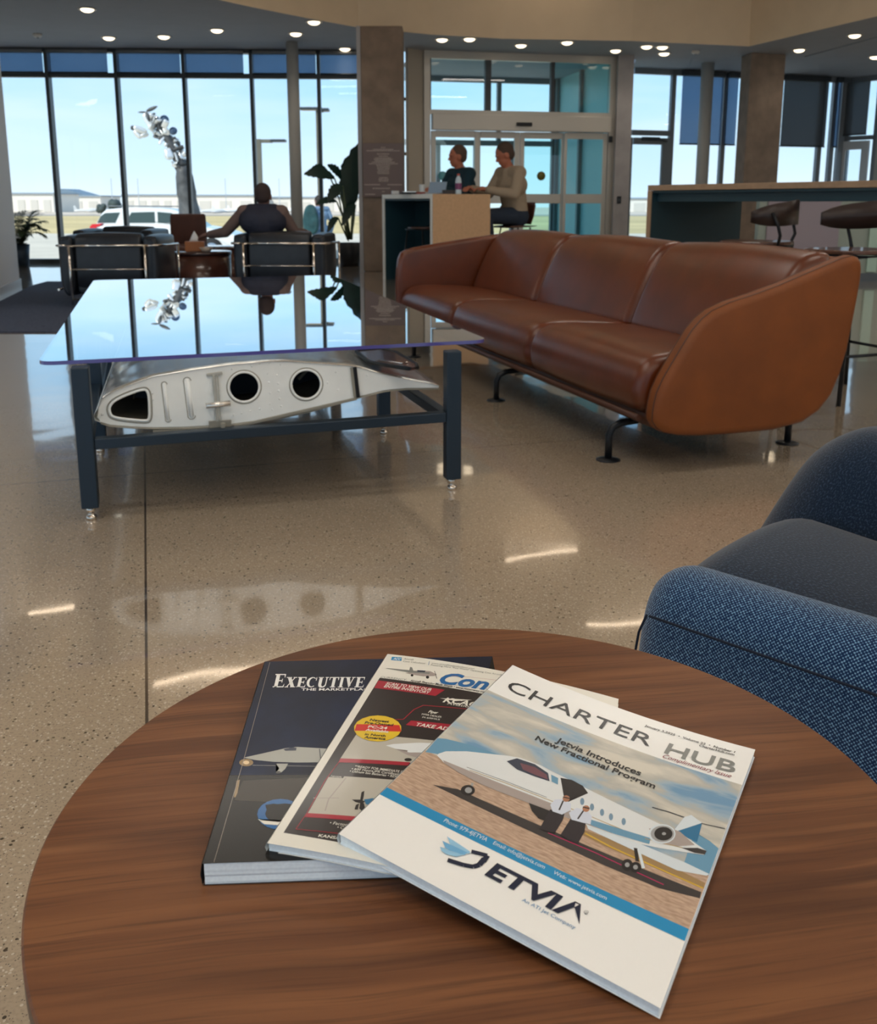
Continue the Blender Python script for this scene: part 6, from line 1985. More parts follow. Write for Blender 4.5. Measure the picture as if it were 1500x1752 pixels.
def lounge_chair(x, y, rz, label):
    """tubular steel club chair with loose leather cushions; local +y is the front"""
    t = thing('club_chair', label, 'armchair', (x, y, .012), rz, 'black leather club chairs seen from behind')
    W, D, Hh = .96, .78, .645
    w = W / 2
    b = MB()
    b.tube([(-w + .10, .0, Hh - .075), (w - .10, 0, Hh - .075)], .012, 10)
    for s_ in (1, -1):
        b.tube([(s_ * (w - .10), 0, Hh - .075), (s_ * (w - .03), .01, Hh - .075), (s_ * w, .06, Hh - .075), (s_ * w, D, Hh - .09)], .012, 10)
        b.tube([(s_ * (w - .13), -.004, Hh - .075), (s_ * (w - .13), -.004, .02)], .012, 10)
        b.tube([(s_ * w, D, Hh - .09), (s_ * w, D, .0)], .012, 10)
        b.tube([(s_ * w, .02, .16), (s_ * w, D, .16)], .010, 8)
    b.tube([(-w + .13, -.004, .07), (w - .13, -.004, .07)], .012, 10)
    b.tube([(-w + .13, -.004, .35), (w - .13, -.004, .35)], .006, 8)
    b.build('tube_frame', M_CHROME, t)
    def cush(name, sec, u0, u1, r, F):
        b = MB()
        puff(b, smooth_poly(sec, 2), u0, u1, r, F, bulge=.01)
        return b.build(name, M_BLKLEA, t)
    cush('back_cushion', [(.02, .14), (.02, Hh - .02), (.06, Hh + .03), (.17, Hh + .04), (.20, Hh - .05), (.20, .14)], -w + .17, w - .17, .03, lambda a, z, u: (u, a, z))
    for s_ in (1, -1):
        cush('arm_cushion', [(.03, .10), (.03, Hh - .02), (.05, Hh + .01), (.15, Hh + .015), (.17, Hh - .03), (.17, .10)], .02, D - .02, .035, lambda a, z, u, s_=s_: (s_ * (w - a + .01), u, z))
    cush('seat_cushion', [(-.31, .24), (-.31, .40), (-.26, .43), (.26, .43), (.31, .40), (.31, .24)], .18, D, .03, lambda a, z, u: (a, u, z))
    cush('seat_base', [(-.31, .09), (-.31, .22), (-.28, .235), (.28, .235), (.31, .22), (.31, .09)], .05, D - .01, .02, lambda a, z, u: (a, u, z))
    return t
lounge_chair(-3.10, 8.95, .04, 'black leather club chair with steel tube frame, left, empty, behind the glass table')
lounge_chair(-1.58, 9.45, -.05, 'black leather club chair with steel tube frame in which a man sits')
c2 = lounge_chair(-3.74, 11.75, PI, 'black leather club chair facing the room, beyond the empty one')
lc = thing('lounge_chair', 'brown leather chair standing beyond the drum table, before the window', 'chair', (-3.33, 12.9, .0), PI - .1)
b = MB()
puff(b, smooth_poly([(0, .30), (.02, .80), (.06, .84), (.12, .80), (.12, .30)], 2), -.24, .24, .03, lambda a, z, u: (u, a, z))
b.build('backrest', mat('brown_leather', (.10, .040, .03), .5, var=.2, vscale=6), lc)
b = MB()
puff(b, smooth_poly([(0, .30), (0, .44), (.55, .44), (.55, .30)], 2), -.25, .25, .03, lambda a, z, u: (u, a, z))
b.build('seat', MATS['brown_leather'], lc)
for q in ((-.2, .05), (.2, .05), (-.2, .5), (.2, .5)):
    b = MB()
    b.tube([(q[0], q[1], .31), (q[0] * 1.1, q[1], 0)], .014, 8)
    b.build('leg', M_BLACK, lc)

def drum_table(x, y, r, h, label):
    t = thing('drum_table', label, 'table', (x, y, .012), 0, 'dark wood drum tables between the club chairs')
    b = MB()
    b.lathe([(.001, h), (r, h), (r + .004, h - .01), (r + .004, h - .03), (.001, h - .03)], n=48)
    b.build('table_top', mat('dark_gloss_top', (.05, .025, .025), .12, coat=.8), t)
    b = MB()
    b.lathe([(r - .006, h - .032), (r - .006, .03), (r - .03, .0), (.001, 0)], n=48)
    b.build('drum_body', M_WALNUT_D, t)
    return t
drum_table(-2.53, 10.12, .33, .46, 'dark wood drum table between the two club chairs, holding the tissue box')
drum_table(-2.62, 11.3, .33, .46, 'dark wood drum table behind the first, mostly hidden')
p = Vector((-2.58, 10.15, .474))
t = thing('tissue_box', 'orange brown tissue box with a white tissue on the drum table', 'tissue box', p[:], .2)
b = MB()
b.box((0, 0, .05), (.20, .12, .10))
b.build('box', mat('orange_box', (.42, .16, .06), .5), t, bevel=.006)
b = MB()
b.lathe([(.055, .10), (.04, .13), (.022, .17), (.004, .205)], n=9, sx=1.1, sy=.6)
b.build('tissue', mat('tissue_white', (.8, .84, .88), .8), t)
t = thing('paper_bowl', 'small cream bowl beside the orange tissue box', 'bowl', (-2.42, 9.98, .474))
b = MB()
b.lathe([(.001, .0), (.04, 0), (.075, .045), (.07, .045), (.04, .008), (.001, .008)], n=20)
b.build('bowl', mat('cream_bowl', (.6, .5, .42), .5), t)

# ---------------------------------------------------------------- plants
def leaf(b, base, tip, width, sag, mi=0, n=7, fold=.25, split=0, face=None):
    base, tip = Vector(base), Vector(tip)
    d = tip - base
    side = d.cross(Vector(face) if face else Vector((0, 0, 1)))
    side = side.normalized() if side.length > 1e-4 else Vector((1, 0, 0))
    vs = []
    for k in range(n + 1):
        f = k / n
        p = base + d * f - Vector((0, 0, sag * f * f)) + Vector((0, 0, sag * .5 * math.sin(PI * f)))
        w = width * (math.sin(PI * min(1, f * .92 + .05)) ** .8)
        if split and k % 2 == 1:
            w *= .8
        vs += [p - side * w + Vector((0, 0, w * fold)), p, p + side * w + Vector((0, 0, w * fold))]
    fs = []
    for k in range(n):
        fs += [(k * 3, k * 3 + 1, k * 3 + 4, k * 3 + 3), (k * 3 + 1, k * 3 + 2, k * 3 + 5, k * 3 + 4)]
    b.add(vs, fs, mi, True)
def pot(t, r, h, m):
    b = MB()
    b.lathe([(.001, 0), (r * .78, 0), (r, h), (r * .93, h), (r * .9, h - .03), (.001, h - .03)], n=32)
    b.build('pot', m, t)
    b = MB()
    b.lathe([(.001, h - .025), (r * .9, h - .026)], n=20)
    b.build('soil', mat('soil', (.03, .02, .015), .9), t)
M_LEAF = mat('dark_green_leaf', (.006, .034, .026), .35, var=.3, vscale=4, coat=.2)
M_FERN = mat('fern_green', (.05, .075, .03), .6, var=.35, vscale=12)
p0, p1 = on_z(21, 446, 0), on_z(51, 446, 0)
pc = on_y(35, 440, 14.9)
t = thing('potted_palm', 'small feathery potted palm in a dark pot at the far left window', 'plant', (pc.x, 14.9, 0))
pot(t, .15, .34, M_NAVY)
rnd = random.Random(3)
b, bs = MB(), MB()
for k in range(46):
    a = rnd.uniform(0, 2 * PI)
    L = rnd.uniform(.22, .42)
    up = rnd.uniform(.22, .62)
    base = Vector((.03 * math.cos(a), .03 * math.sin(a), .32))
    tip = base + Vector((L * math.cos(a), L * math.sin(a), up))
    pts = []
    for i in range(7):
        f = i / 6
        pts.append(base + (tip - base) * f + Vector((0, 0, .10 * math.sin(PI * f) - .08 * f * f)))
    bs.tube(pts, .004, 5)
    for i in range(1, 7):
        d = (pts[i] - pts[i - 1]).normalized()
        sd2 = d.cross(Vector((0, 0, 1))).normalized()
        for s_ in (1, -1):
            for dz in (.0, .5):
                q = pts[i - 1] + (pts[i] - pts[i - 1]) * dz
                leaf(b, q, q + sd2 * s_ * .10 + d * .08 - Vector((0, 0, .02)), .017, .02, n=3)
b.build('fronds', M_FERN, t)
bs.build('stems', M_FERN, t)
pc = on_y(598, 430, 15.0)
t = thing('bird_of_paradise', 'tall bird of paradise plant in a dark pot beside the plaque column', 'plant', (pc.x, 15.0, 0))
pot(t, .20, .36, M_BLACK)
b, bs = MB(), MB()
def L_(px, py, yy):
    return on_y(px, py, yy) - Vector((pc.x, 15.0, 0))
stalks = [((598, 410), (594, 375), (592, 365), (618, 238), .21, 15.0), ((600, 410), (602, 370), (604, 350), (590, 268), .15, 15.1), ((596, 410), (588, 350), (572, 305), (520, 292), .10, 14.9), ((594, 410), (580, 340), (560, 292), (530, 285), .06, 15.1),
          ((600, 410), (592, 360), (586, 318), (560, 340), .10, 14.8), ((602, 410), (606, 350), (608, 320), (640, 300), .16, 15.2), ((596, 410), (586, 370), (576, 345), (540, 345), .06, 14.8),
          ((598, 410), (590, 350), (588, 310), (560, 276), .07, 15.0), ((600, 410), (605, 380), (608, 350), (585, 380), .08, 14.9), ((596, 412), (588, 395), (578, 372), (560, 392), .06, 14.8)]
for a, c_, d_, e_, w, yy in stalks:
    P0, P1, P2, P3 = L_(a[0], a[1], 15.0), L_(c_[0], c_[1], (15 + yy) / 2), L_(d_[0], d_[1], yy), L_(e_[0], e_[1], yy - .12)
    bs.tube([P0, P1, P2], .012, 7)
    leaf(b, P2, P3, w, .05, n=12, fold=.2, split=1, face=(.25, -1, .35))
b.build('leaves', M_LEAF, t)
bs.build('stalks', mat('stalk_green', (.10, .14, .07), .5), t)

# ---------------------------------------------------------------- people
SKIN = mat('skin', (.48, .24, .16), .55, var=.06, vscale=20)
def hand_parts(w, dirv, up, s=1., curl=.5):
    """palm, four unequal bent fingers and a thumb; w = wrist, dirv = towards the fingers, up = back of the hand"""
    d = Vector(dirv).normalized()
    u = (Vector(up) - d * Vector(up).dot(d)).normalized()
    sdv = d.cross(u)
    w = Vector(w)
    P = [('c', w, w + d * .05 * s, .024 * s, .026 * s)]
    for k, (off, ln) in enumerate(((-.030, .068), (-.010, .078), (.010, .074), (.029, .058))):
        a = w + d * .075 * s + sdv * off * s
        P.append(('c', w + d * .03 * s + sdv * off * .7 * s, a, .013 * s, .0105 * s))
        m_ = a + (d * (1 - curl * .3) - u * curl * .6).normalized() * ln * .5 * s
        e_ = m_ + (d * (1 - curl) - u * (curl + .3)).normalized() * ln * .5 * s
        P.append(('c', a, m_, .0098 * s, .009 * s))
        P.append(('c', m_, e_, .009 * s, .008 * s))
    tb = w + d * .022 * s - sdv * .022 * s
    tm = tb + (d * .6 - sdv * .75 - u * .2).normalized() * .038 * s
    P.append(('c', tb, tm, .013 * s, .011 * s))
    P.append(('c', tm, tm + (d * .9 - sdv * .2 - u * .3).normalized() * .03 * s, .0105 * s, .009 * s))
    return P
def head_parts(c, yaw, pitch, s=1.):
    """c = centre of the skull; yaw about z (0 looks along +x), pitch > 0 looks down"""
    R = Matrix.Rotation(yaw, 3, 'Z') @ Matrix.Rotation(pitch, 3, 'Y')
    c = Vector(c)
    rot = (0, pitch, yaw)
    q = lambda x, y, z: c + R @ (Vector((x, y, z)) * s)
    return [('e', q(-.008, 0, .018), (.098 * s, .077 * s, .10 * s), rot), ('e', q(.022, 0, -.045), (.068 * s, .058 * s, .078 * s), rot), ('e', q(.055, 0, -.088), (.026 * s, .032 * s, .024 * s), rot),
            ('c', q(.086, 0, .005), q(.100, 0, -.026), .009 * s, .013 * s), ('c', q(.080, .030, .022), q(.080, -.030, .022), .013 * s, .013 * s),
            ('c', q(.080, .018, -.062), q(.080, -.018, -.062), .010 * s, .010 * s), ('e', q(-.005, .078, -.012), (.022 * s, .010 * s, .033 * s), rot), ('e', q(-.005, -.078, -.012), (.022 * s, .010 * s, .033 * s), rot)], q, R
def person(label, loc, rz, J, s=1., top=None, trousers=None, hair=(.05, .04, .035), shoes=(.02, .02, .02), vest=None, head_yaw=0, head_pitch=0, hand_dirs=None, hair_long=False, skin=None, extra=None):
    """J: joints in local space (+x front): pelvis, chest, neck, head, and sh/el/wr/hip/kn/an/toe with suffix l/r"""
    t = thing('person', label, 'person', loc, rz)
    V = {k: Vector(v) for k, v in J.items()}
    hp, q, R = head_parts(V['head'], head_yaw, head_pitch, s)
    B = list(hp)
    B.append(('c', V['neck'] - Vector((0, 0, .03)), V['head'] + Vector((-.01, 0, -.06)) * s, .058 * s, .052 * s))
    B += [('c', V['pelvis'], V['chest'], .125 * s, .13 * s), ('c', V['chest'], V['neck'] - Vector((0, 0, .04)), .12 * s, .07 * s)]
    B += [('c', V['hipl'], V['hipr'], .10 * s, .10 * s), ('c', V['shl'], V['shr'], .062 * s, .062 * s), ('c', V['chest'] + Vector((0, .08, .02)), V['chest'] + Vector((0, -.08, .02)), .115 * s, .115 * s)]
    hd = hand_dirs or {}
    for k in 'lr':
        B += [('c', V['sh' + k], V['el' + k], .050 * s, .040 * s), ('c', V['el' + k], V['wr' + k], .040 * s, .026 * s)]
        B += [('c', V['hip' + k], V['kn' + k], .082 * s, .056 * s), ('c', V['kn' + k], V['an' + k], .055 * s, .036 * s), ('c', V['an' + k], V['toe' + k], .038 * s, .030 * s)]
        dv, uv_ = hd.get(k, ((V['wr' + k] - V['el' + k]), (0, 0, 1)))
        B += hand_parts(V['wr' + k], dv, uv_, s)
    blob('body', B, skin or SKIN, t, .0075, 2)
    g = .016 * s
    T = [('c', V['pelvis'] + Vector((0, 0, .02)), V['chest'], .135 * s, .145 * s), ('c', V['chest'], V['neck'] - Vector((0, 0, .05)), .132 * s, .075 * s), ('c', V['shl'], V['shr'], .075 * s, .075 * s),
         ('c', V['chest'] + Vector((0, .085, .02)), V['chest'] + Vector((0, -.085, .02)), .128 * s, .128 * s), ('c', V['hipl'] + Vector((0, 0, .06)), V['hipr'] + Vector((0, 0, .06)), .105 * s, .105 * s)]
    for k in 'lr':
        T += [('c', V['sh' + k], V['el' + k], .068 * s, .056 * s), ('c', V['el' + k], V['wr' + k] + (V['el' + k] - V['wr' + k]).normalized() * .02, .056 * s, .041 * s)]
    blob('shirt', T, top, t, .010, 4)
    Q = [('c', V['hipl'], V['hipr'], .118 * s, .118 * s)]
    for k in 'lr':
        Q += [('c', V['hip' + k], V['kn' + k], .098 * s, .072 * s), ('c', V['kn' + k], V['an' + k] + Vector((0, 0, .03)), .070 * s, .055 * s)]
    blob('trousers', Q, trousers, t, .010, 4)
    for k in 'lr':
        S_ = [('c', V['an' + k] + Vector((-.02, 0, -.02)), V['an' + k], .045 * s, .045 * s), ('c', V['an' + k] + Vector((0, 0, -.025)), V['toe' + k] + (V['toe' + k] - V['an' + k]).normalized() * .02, .046 * s, .038 * s)]
        blob('shoe', S_, mat('shoe_dark', shoes, .5), t, .008, 2)
    hm = mat('hair_%02d' % int(hair[0] * 100), hair, .8, bump=.4, bscale=200)
    rot = (0, head_pitch, head_yaw)
    Hh = [('e', q(-.022, 0, .036), (.096 * s, .083 * s, .096 * s), rot), ('e', q(-.045, 0, -.005), (.066 * s, .076 * s, .072 * s), rot)]
    if hair_long:
        Hh.append(('e', q(-.05, 0, -.06), (.05 * s, .07 * s, .07 * s), rot))
    blob('hair', Hh, hm, t, .008, 2)
    if vest:
        Vv = [('c', V['pelvis'] + Vector((0, 0, .03)), V['chest'], .150 * s, .165 * s), ('c', V['chest'], V['neck'] - Vector((0, 0, .05)), .150 * s, .085 * s), ('c', V['chest'] + Vector((0, .10, .03)), V['chest'] + Vector((0, -.10, .03)), .145 * s, .145 * s),
              ('c', V['shl'] * .8 + V['shr'] * .2, V['shr'] * .8 + V['shl'] * .2, .085 * s, .085 * s)]
        blob('vest', Vv, vest, t, .010, 4)
    if extra:
        extra(t, V, s)
    return t

# man in the club chair, seen from behind (local +x is his front, turned to +y)
hx = on_y(452, 345, 9.75)
Jm = dict(pelvis=(0, 0, .47), chest=(-.09, 0, .76), neck=(-.07, 0, .93), head=(-.035, 0, 1.03), shl=(-.09, .19, .87), shr=(-.09, -.19, .87), ell=(-.04, .40, .67), wrl=(.06, .60, .64), elr=(.02, -.30, .66), wrr=(.25, -.36, .66),
          hipl=(.02, .09, .48), hipr=(.02, -.09, .48), knl=(.46, .13, .52), knr=(.46, -.13, .52), anl=(.52, .13, .12), anr=(.52, -.13, .12), toel=(.66, .14, .07), toer=(.66, -.14, .07))
person('person in dark vest in the right club chair, seen from behind, left arm stretched out', (hx.x - .01, 9.80, .012), PI / 2 - .03, Jm, 1.0,
       top=mat('taupe_sleeve', (.16, .11, .10), .85), trousers=mat('navy_trousers', (.03, .04, .07), .85), hair=(.045, .03, .03), vest=mat('navy_vest', (.020, .024, .045), .7, var=.2, vscale=8), skin=mat('skin_brown', (.20, .10, .08), .6))

# two men at the high table, both facing left
hxr = on_y(868, 262, 11.95)
sR = 1.08
def seated(lean, hx_=0, arm='r'):
    return dict(pelvis=(0, 0, .80), chest=(lean * .55, 0, 1.10), neck=(lean * .95, 0, 1.31), head=(lean * 1.25 + .03, 0, 1.435), shl=(lean * .8, .185, 1.245), shr=(lean * .8, -.185, 1.245),
                ell=(lean * .8 + .10, .25, 1.02), wrl=(lean + .30, .12, 1.115), elr=(lean * .8 + .12, -.24, 1.03), wrr=(lean + .34, -.09, 1.125),
                hipl=(.03, .095, .79), hipr=(.03, -.095, .79), knl=(.46, .13, .80), knr=(.46, -.12, .78), anl=(.40, .13, .38), anr=(.42, -.12, .36), toel=(.54, .14, .33), toer=(.56, -.13, .31))
def grow(J, k, dz=.02):
    c = Vector(J['pelvis'])
    return {n: tuple(c + (Vector(v) - c) * k + Vector((0, 0, dz))) for n, v in J.items()}
J = grow(seated(.10), 1.17)
J['wrl'] = (.50, .10, 1.135); J['wrr'] = (.60, -.10, 1.145)
fr_ang = PI + .50
person('person in beige sweater and dark jeans at the high table, looking down', (.99, 12.38, 0), fr_ang, J, 1.2,
       top=mat('beige_sweater', (.36, .29, .215), .9, bump=.3, bscale=150), trousers=mat('dark_jeans', (.018, .03, .055), .85), hair=(.07, .045, .035), head_yaw=-.35, head_pitch=.42, skin=mat('skin_ruddy', (.42, .15, .09), .5))
hxl = on_y(784, 270, 12.9)
J2 = grow(seated(.03), 1.17)
J2['wrl'] = (.40, .05, 1.14); J2['wrr'] = (.38, -.14, 1.14)
def collar(t, V, s):
    b = MB()
    c = V['neck'] + Vector((0, 0, .0))
    b.lathe([(.075, -.05), (.066, .0), (.06, .025), (.068, .0)], c, 18, sx=1.05)
    b.build('shirt_collar', mat('pale_pink_collar', (.6, .42, .40), .8), t)
person('person in dark teal sweater with pale collar at the high table', (hxl.x + .05, 12.75, 0), PI + .55, J2, 1.15,
       top=mat('teal_sweater', (.008, .035, .055), .9), trousers=mat('dark_jeans', (.018, .03, .055), .85), hair=(.10, .06, .045), head_yaw=-.35, head_pitch=.08, extra=collar, skin=MATS['skin_ruddy'])
def perch(x, y, rz, label):
    t = thing('bar_stool', label, 'stool', (x, y, 0), rz, 'brown shell stools under the two men')
    b = MB()
    puff(b, smooth_poly([(-.20, .675), (-.20, .69), (.20, .69), (.22, .66), (.18, .66)], 1), -.20, .20, .01, lambda a, z, u: (a, u, z))
    b.build('seat', M_SEATW, t)
    b = MB()
    vs = []
    for k in range(9):
        a = -.9 + 1.8 * k / 8
        for z, rr in ((.70, .20), (.80, .235), (.93, .255), (.98, .25)):
            vs.append((-rr * math.cos(a) + .0, rr * math.sin(a), z))
    b.add(vs, [(k * 4 + j, k * 4 + j + 1, (k + 1) * 4 + j + 1, (k + 1) * 4 + j) for k in range(8) for j in range(3)], 0, True)
    o = b.build('back_shell', mat('brown_shell', (.12, .045, .028), .5), t)
    so = o.modifiers.new('s', 'SOLIDIFY')
    so.thickness = .012
    for sx_, sy_ in ((1, 1), (1, -1), (-1, 1), (-1, -1)):
        b = MB()
        b.tube([(.13 * sx_, .14 * sy_, .665), (.23 * sx_, .22 * sy_, 0)], .010, 8)
        b.build('leg', M_BLACK, t)
    b = MB()
    q = .19
    b.tube([(q, -q, .30), (q, q, .30), (-q, q, .30), (-q, -q, .30), (q, -q, .30)], .007, 6)
    b.build('foot_ring', M_BLACK, t)
perch(.99, 12.38, fr_ang, 'brown shell stool under the man in the beige sweater')
perch(hxl.x + .04, 12.75, PI + .55, 'brown shell stool under the man in the dark teal sweater')

# things on the high table
def at_top(px, a_, c_):
    p = HF(a_, c_, HT) + TC
    return p
def tp(px, frac):
    """point on the table top seen at picture column px, frac of the way back"""
    p = on_z(px, 333, HT + 2)  # only the direction is used
    d = ray(px, 333)
    yv = 11.55 + .6 * frac
    return Vector((d.x / d.y * yv, yv, HT))
q = tp(784, .25)
t = thing('water_bottle', 'clear plastic drink bottle with blue and red label on the high table', 'bottle', q[:])
b = MB()
b.lathe([(.001, 0), (.036, .0), (.038, .02), (.035, .08), (.038, .15), (.03, .19), (.014, .215), (.014, .225), (.001, .226)], n=20)
b.build('bottle_body', mat('clear_plastic', (.55, .66, .75), .1, coat=.5), t)
b = MB()
b.lathe([(.0385, .055), (.0388, .06), (.0388, .125), (.0385, .13)], n=20)
b.build('bottle_label', mat('bottle_label', (.20, .06, .16), .5), t)
b = MB()
b.lathe([(.016, .218), (.017, .24), (.001, .242)], n=14)
b.build('bottle_cap', mat('red_cap', (.45, .08, .06), .4), t)
def slab(name, label, cat, px, frac, dims, m, rz=.3, parts=None):
    q = tp(px, frac)
    t = thing(name, label, cat, q[:], rz)
    b = MB()
    b.box((0, 0, dims[2] / 2 + .001), dims)
    b.build('body', m, t, bevel=.003)
    return t
t = slab('black_folder', 'black folder lying at the left end of the high table', 'folder', 700, .4, (.22, .16, .025), M_BLACK)
b = MB(); b.box((0, 0, .030), (.16, .02, .006)); b.build('clip', M_CHROME, t)
t = slab('sunglasses_case', 'silver rimmed case at the left edge of the high table', 'case', 676, .4, (.08, .06, .04), mat('silver_case', (.6, .62, .64), .3))
t = slab('red_wallet', 'dull red wallet beside the glass on the high table', 'wallet', 719, .15, (.10, .08, .025), mat('dull_red', (.22, .05, .04), .6))
q = tp(722, .8)
t = thing('drinking_glass', 'clear drinking glass with dark drink on the high table', 'glass', q[:])
b = MB(); b.lathe([(.03, .0), (.038, .12), (.036, .12), (.028, .004), (.001, .004)], n=18); b.build('glass', mat('cup_glass', (.62, .68, .72), .1, coat=.5), t)
b = MB(); b.lathe([(.001, .006), (.029, .006), (.034, .07), (.001, .07)], n=18); b.build('drink', mat('drink_dark', (.05, .03, .03), .2), t)
q = tp(741, .55)
t = thing('open_laptop', 'open grey laptop in front of the man in teal', 'laptop', q[:], -.5)
b = MB(); b.box((0, 0, .008), (.24, .17, .014)); b.build('keyboard_deck', mat('laptop_grey', (.35, .38, .42), .35), t, bevel=.003)
b = MB(); b.beam((0, .085, .015), (0, .135, .15), .24, .008, up=(0, 1, .3)); b.build('screen', mat('laptop_lid', (.30, .42, .58), .3), t)
t = slab('paper_sheet', 'white paper sheet on the front corner of the high table', 'paper', 734, .1, (.14, .10, .003), mat('sheet_white', (.7, .78, .85), .6), .8)
t = slab('dark_bag', 'small dark bag lying before the bottle on the high table', 'bag', 768, .35, (.16, .10, .05), mat('bag_dark', (.05, .045, .05), .7), .1)

# ---------------------------------------------------------------- outside
M_PAVE = mat('pale_paving', (.66, .58, .46), .9, var=.08, vscale=.5)
M_GRASS = mat('dry_grass_field', (.62, .47, .22), .95, var=.18, vscale=.05)
M_TARM = mat('airfield_concrete', (.66, .54, .42), .9, var=.06, vscale=.02)
def strip_ground(name, y0, z0, y1, z1, m, cat=None):
    b = MB()
    b.add([(-900, y0, z0), (900, y0, z0), (900, y1, z1), (-900, y1, z1)], [(0, 1, 2, 3)])
    return tag(b.build(name, m), kind='structure')
strip_ground('forecourt', 16.6, -.12, 24, -.95, M_PAVE)
strip_ground('parking_pavement', 24, -.95, 62, -1.0, M_PAVE)
strip_ground('grass_field', 62, -1.0, 330, -3.6, M_GRASS)
strip_ground('taxiway', 330, -3.6, 420, -4.4, mat('taxiway_grey', (.33, .29, .26), .9))
strip_ground('airfield_apron', 420, -4.4, 1500, -7.0, M_TARM)
b = MB()
b.box((3, 21.0, -.6), (60, 9.0, .02))
# paving under the vestibule
b = MB()
b.box((1.5, 18.6, -.02), (9, 4.6, .03))
tag(b.build('entrance_paving', M_PAVE), kind='structure')

def on_ground(px, yy):
    d = ray(px, 400)
    return d.x / d.y * yy
# hangars
def hangar(px0, px1, yy, z0, z1, m, label, roof=None, doors=6, name='hangar'):
    x0, x1 = on_ground(px0, yy), on_ground(px1, yy)
    t = thing(name, label, 'hangar', ((x0 + x1) / 2, yy, z0))
    w = x1 - x0
    b = MB()
    b.box((0, 20, (z1 - z0) / 2), (w, 40, z1 - z0))
    b.build('walls', m, t)
    b = MB()
    rz = roof or (z1 - z0)
    b.prism([(-w / 2 - 1, z1 - z0), (w / 2 + 1, z1 - z0), (w / 2 + 1, z1 - z0 + .8), (0, rz + .8), (-w / 2 - 1, z1 - z0 + .8)], -1, 41, lambda x, z, y: (x, y, z))
    b.build('roof', mat('hangar_roof', (.26, .33, .40), .6), t)
    for k in range(doors):
        b = MB()
        b.box((-w / 2 + w * (k + .5) / doors, -.15, (z1 - z0) * .36), (w / doors * .55, .3, (z1 - z0) * .66))
        b.build('hangar_door', mat('hangar_door_grey', (.62, .58, .52), .6), t)
    return t
M_HW = mat('hangar_white', (.80, .74, .66), .8, var=.04, vscale=.02)
hangar(8, 96, 560, -4.9, 5.6, M_HW, 'long white hangar at the left edge of the window view', doors=4)
hangar(98, 176, 640, -5.1, 4.6, M_HW, 'white hangar under the dark pitched roof beyond the airfield', doors=3)
hangar(215, 322, 600, -5.0, 5.0, M_HW, 'long white hangar behind the white car and sculpture', doors=5)
hangar(336, 440, 600, -5.0, 4.8, M_HW, 'white hangar with grey doors right of the sculpture', doors=3)
hangar(462, 620, 640, -5.0, 3.8, M_HW, 'low white hangar behind the seated man', doors=4)
hangar(1074, 1180, 600, -5.0, 3.0, M_HW, 'low white building seen through the exit door', doors=3)
x0, x1 = on_ground(100, 700), on_ground(160, 700)
t = thing('terminal_roof', 'dark blue grey sloping roof beyond the white hangars at left', 'building', ((x0 + x1) / 2, 700, -5))
b = MB()
w = x1 - x0
b.prism([(-w / 2, 0), (w / 2, 0), (w / 2, 10.0), (-w / 4, 15.5), (-w / 2, 15.5)], 0, 30, lambda x, z, y: (x, y, z))
b.build('roofed_hall', mat('slate_blue', (.16, .23, .30), .6), t)
# small parked aircraft and vehicles far across the field
def far_plane(px, yy, z, label, col=(.75, .74, .72)):
    x = on_ground(px, yy)
    t = thing('parked_airplane', label, 'airplane', (x, yy, z), random.uniform(-.5, .5), 'tiny airplanes parked in front of the hangars')
    m = mat('far_white_%d' % int(col[0] * 100), col, .5)
    b = MB(); b.tube([(-5, 0, 1.6), (-3, 0, 1.8), (2, 0, 1.9), (5, 0, 1.9), (6.5, 0, 1.7)], .9, 10, radii=[.2, .6, .95, .8, .15]); b.build('fuselage', m, t)
    b = MB(); b.box((1, 0, 1.6), (1.8, 13, .2)); b.build('wings', m, t)
    b = MB(); b.prism([(-5, 1.8), (-3.4, 1.8), (-4.4, 4.0), (-5.2, 4.0)], -.1, .1, lambda x, z, y: (x, y, z)); b.build('tail_fin', m, t)
for k, (px, yy, lab) in enumerate(((150, 430, 'tiny airplane parked far left, before the dark roofed hangar'), (196, 430, 'tiny airplane parked beyond the white car roof'), (362, 395, 'tiny white airplane parked right of the sculpture, leftmost of three'), (384, 418, 'tiny white airplane parked right of the sculpture, middle of three'),
                                     (408, 440, 'tiny white airplane parked right of the sculpture, rightmost of three'), (490, 430, 'tiny airplane parked far behind the seated man'))):
    far_plane(px, yy, -4.45, lab)
# tree clump and far masts
def bush(px, yy, z, r, label):
    x = on_ground(px, yy)
    t = thing('distant_tree', label, 'tree', (x, yy, z))
    b = MB()
    rnd = random.Random(int(px))
    vs, fs = [], []
    for k in range(9):
        c = Vector((rnd.uniform(-r, r) * .6, rnd.uniform(-r, r) * .6, r * 1.3 + rnd.uniform(-r, r) * .5))
        b.lathe([(.01, -r * .6), (r * .5, -r * .3), (r * .6, 0), (r * .45, r * .4), (.01, r * .6)], c, 8)
    b.build('crown', mat('far_tree', (.06, .08, .08), .9, var=.3, vscale=2), t)
    b = MB(); b.tube([(0, 0, 0), (0, 0, r)], r * .12, 6); b.build('trunk', mat('far_trunk', (.08, .06, .05), .9), t)
bush(199, 330, -3.6, 2.6, 'dark round tree beyond the airfield above the rear of the white car')
bush(176, 330, -3.6, 1.8, 'smaller dark bush beyond the airfield left of the white car')
for px, lab in ((196, 'thin mast above the white car rear'), (241, 'thin mast left of the sculpture above the hangar'), (389, 'thin lattice mast right of the sculpture'), (480, 'thin mast right of the seated man')):
    x = on_ground(px, 500)
    b = MB(); b.tube([(x, 500, -4.5), (x, 500, 13)], .18, 6)
    tag(b.build('radio_mast', mat('mast_grey', (.40, .44, .48), .6)), lab + ' far away', 'mast', 'thin masts on the airfield')

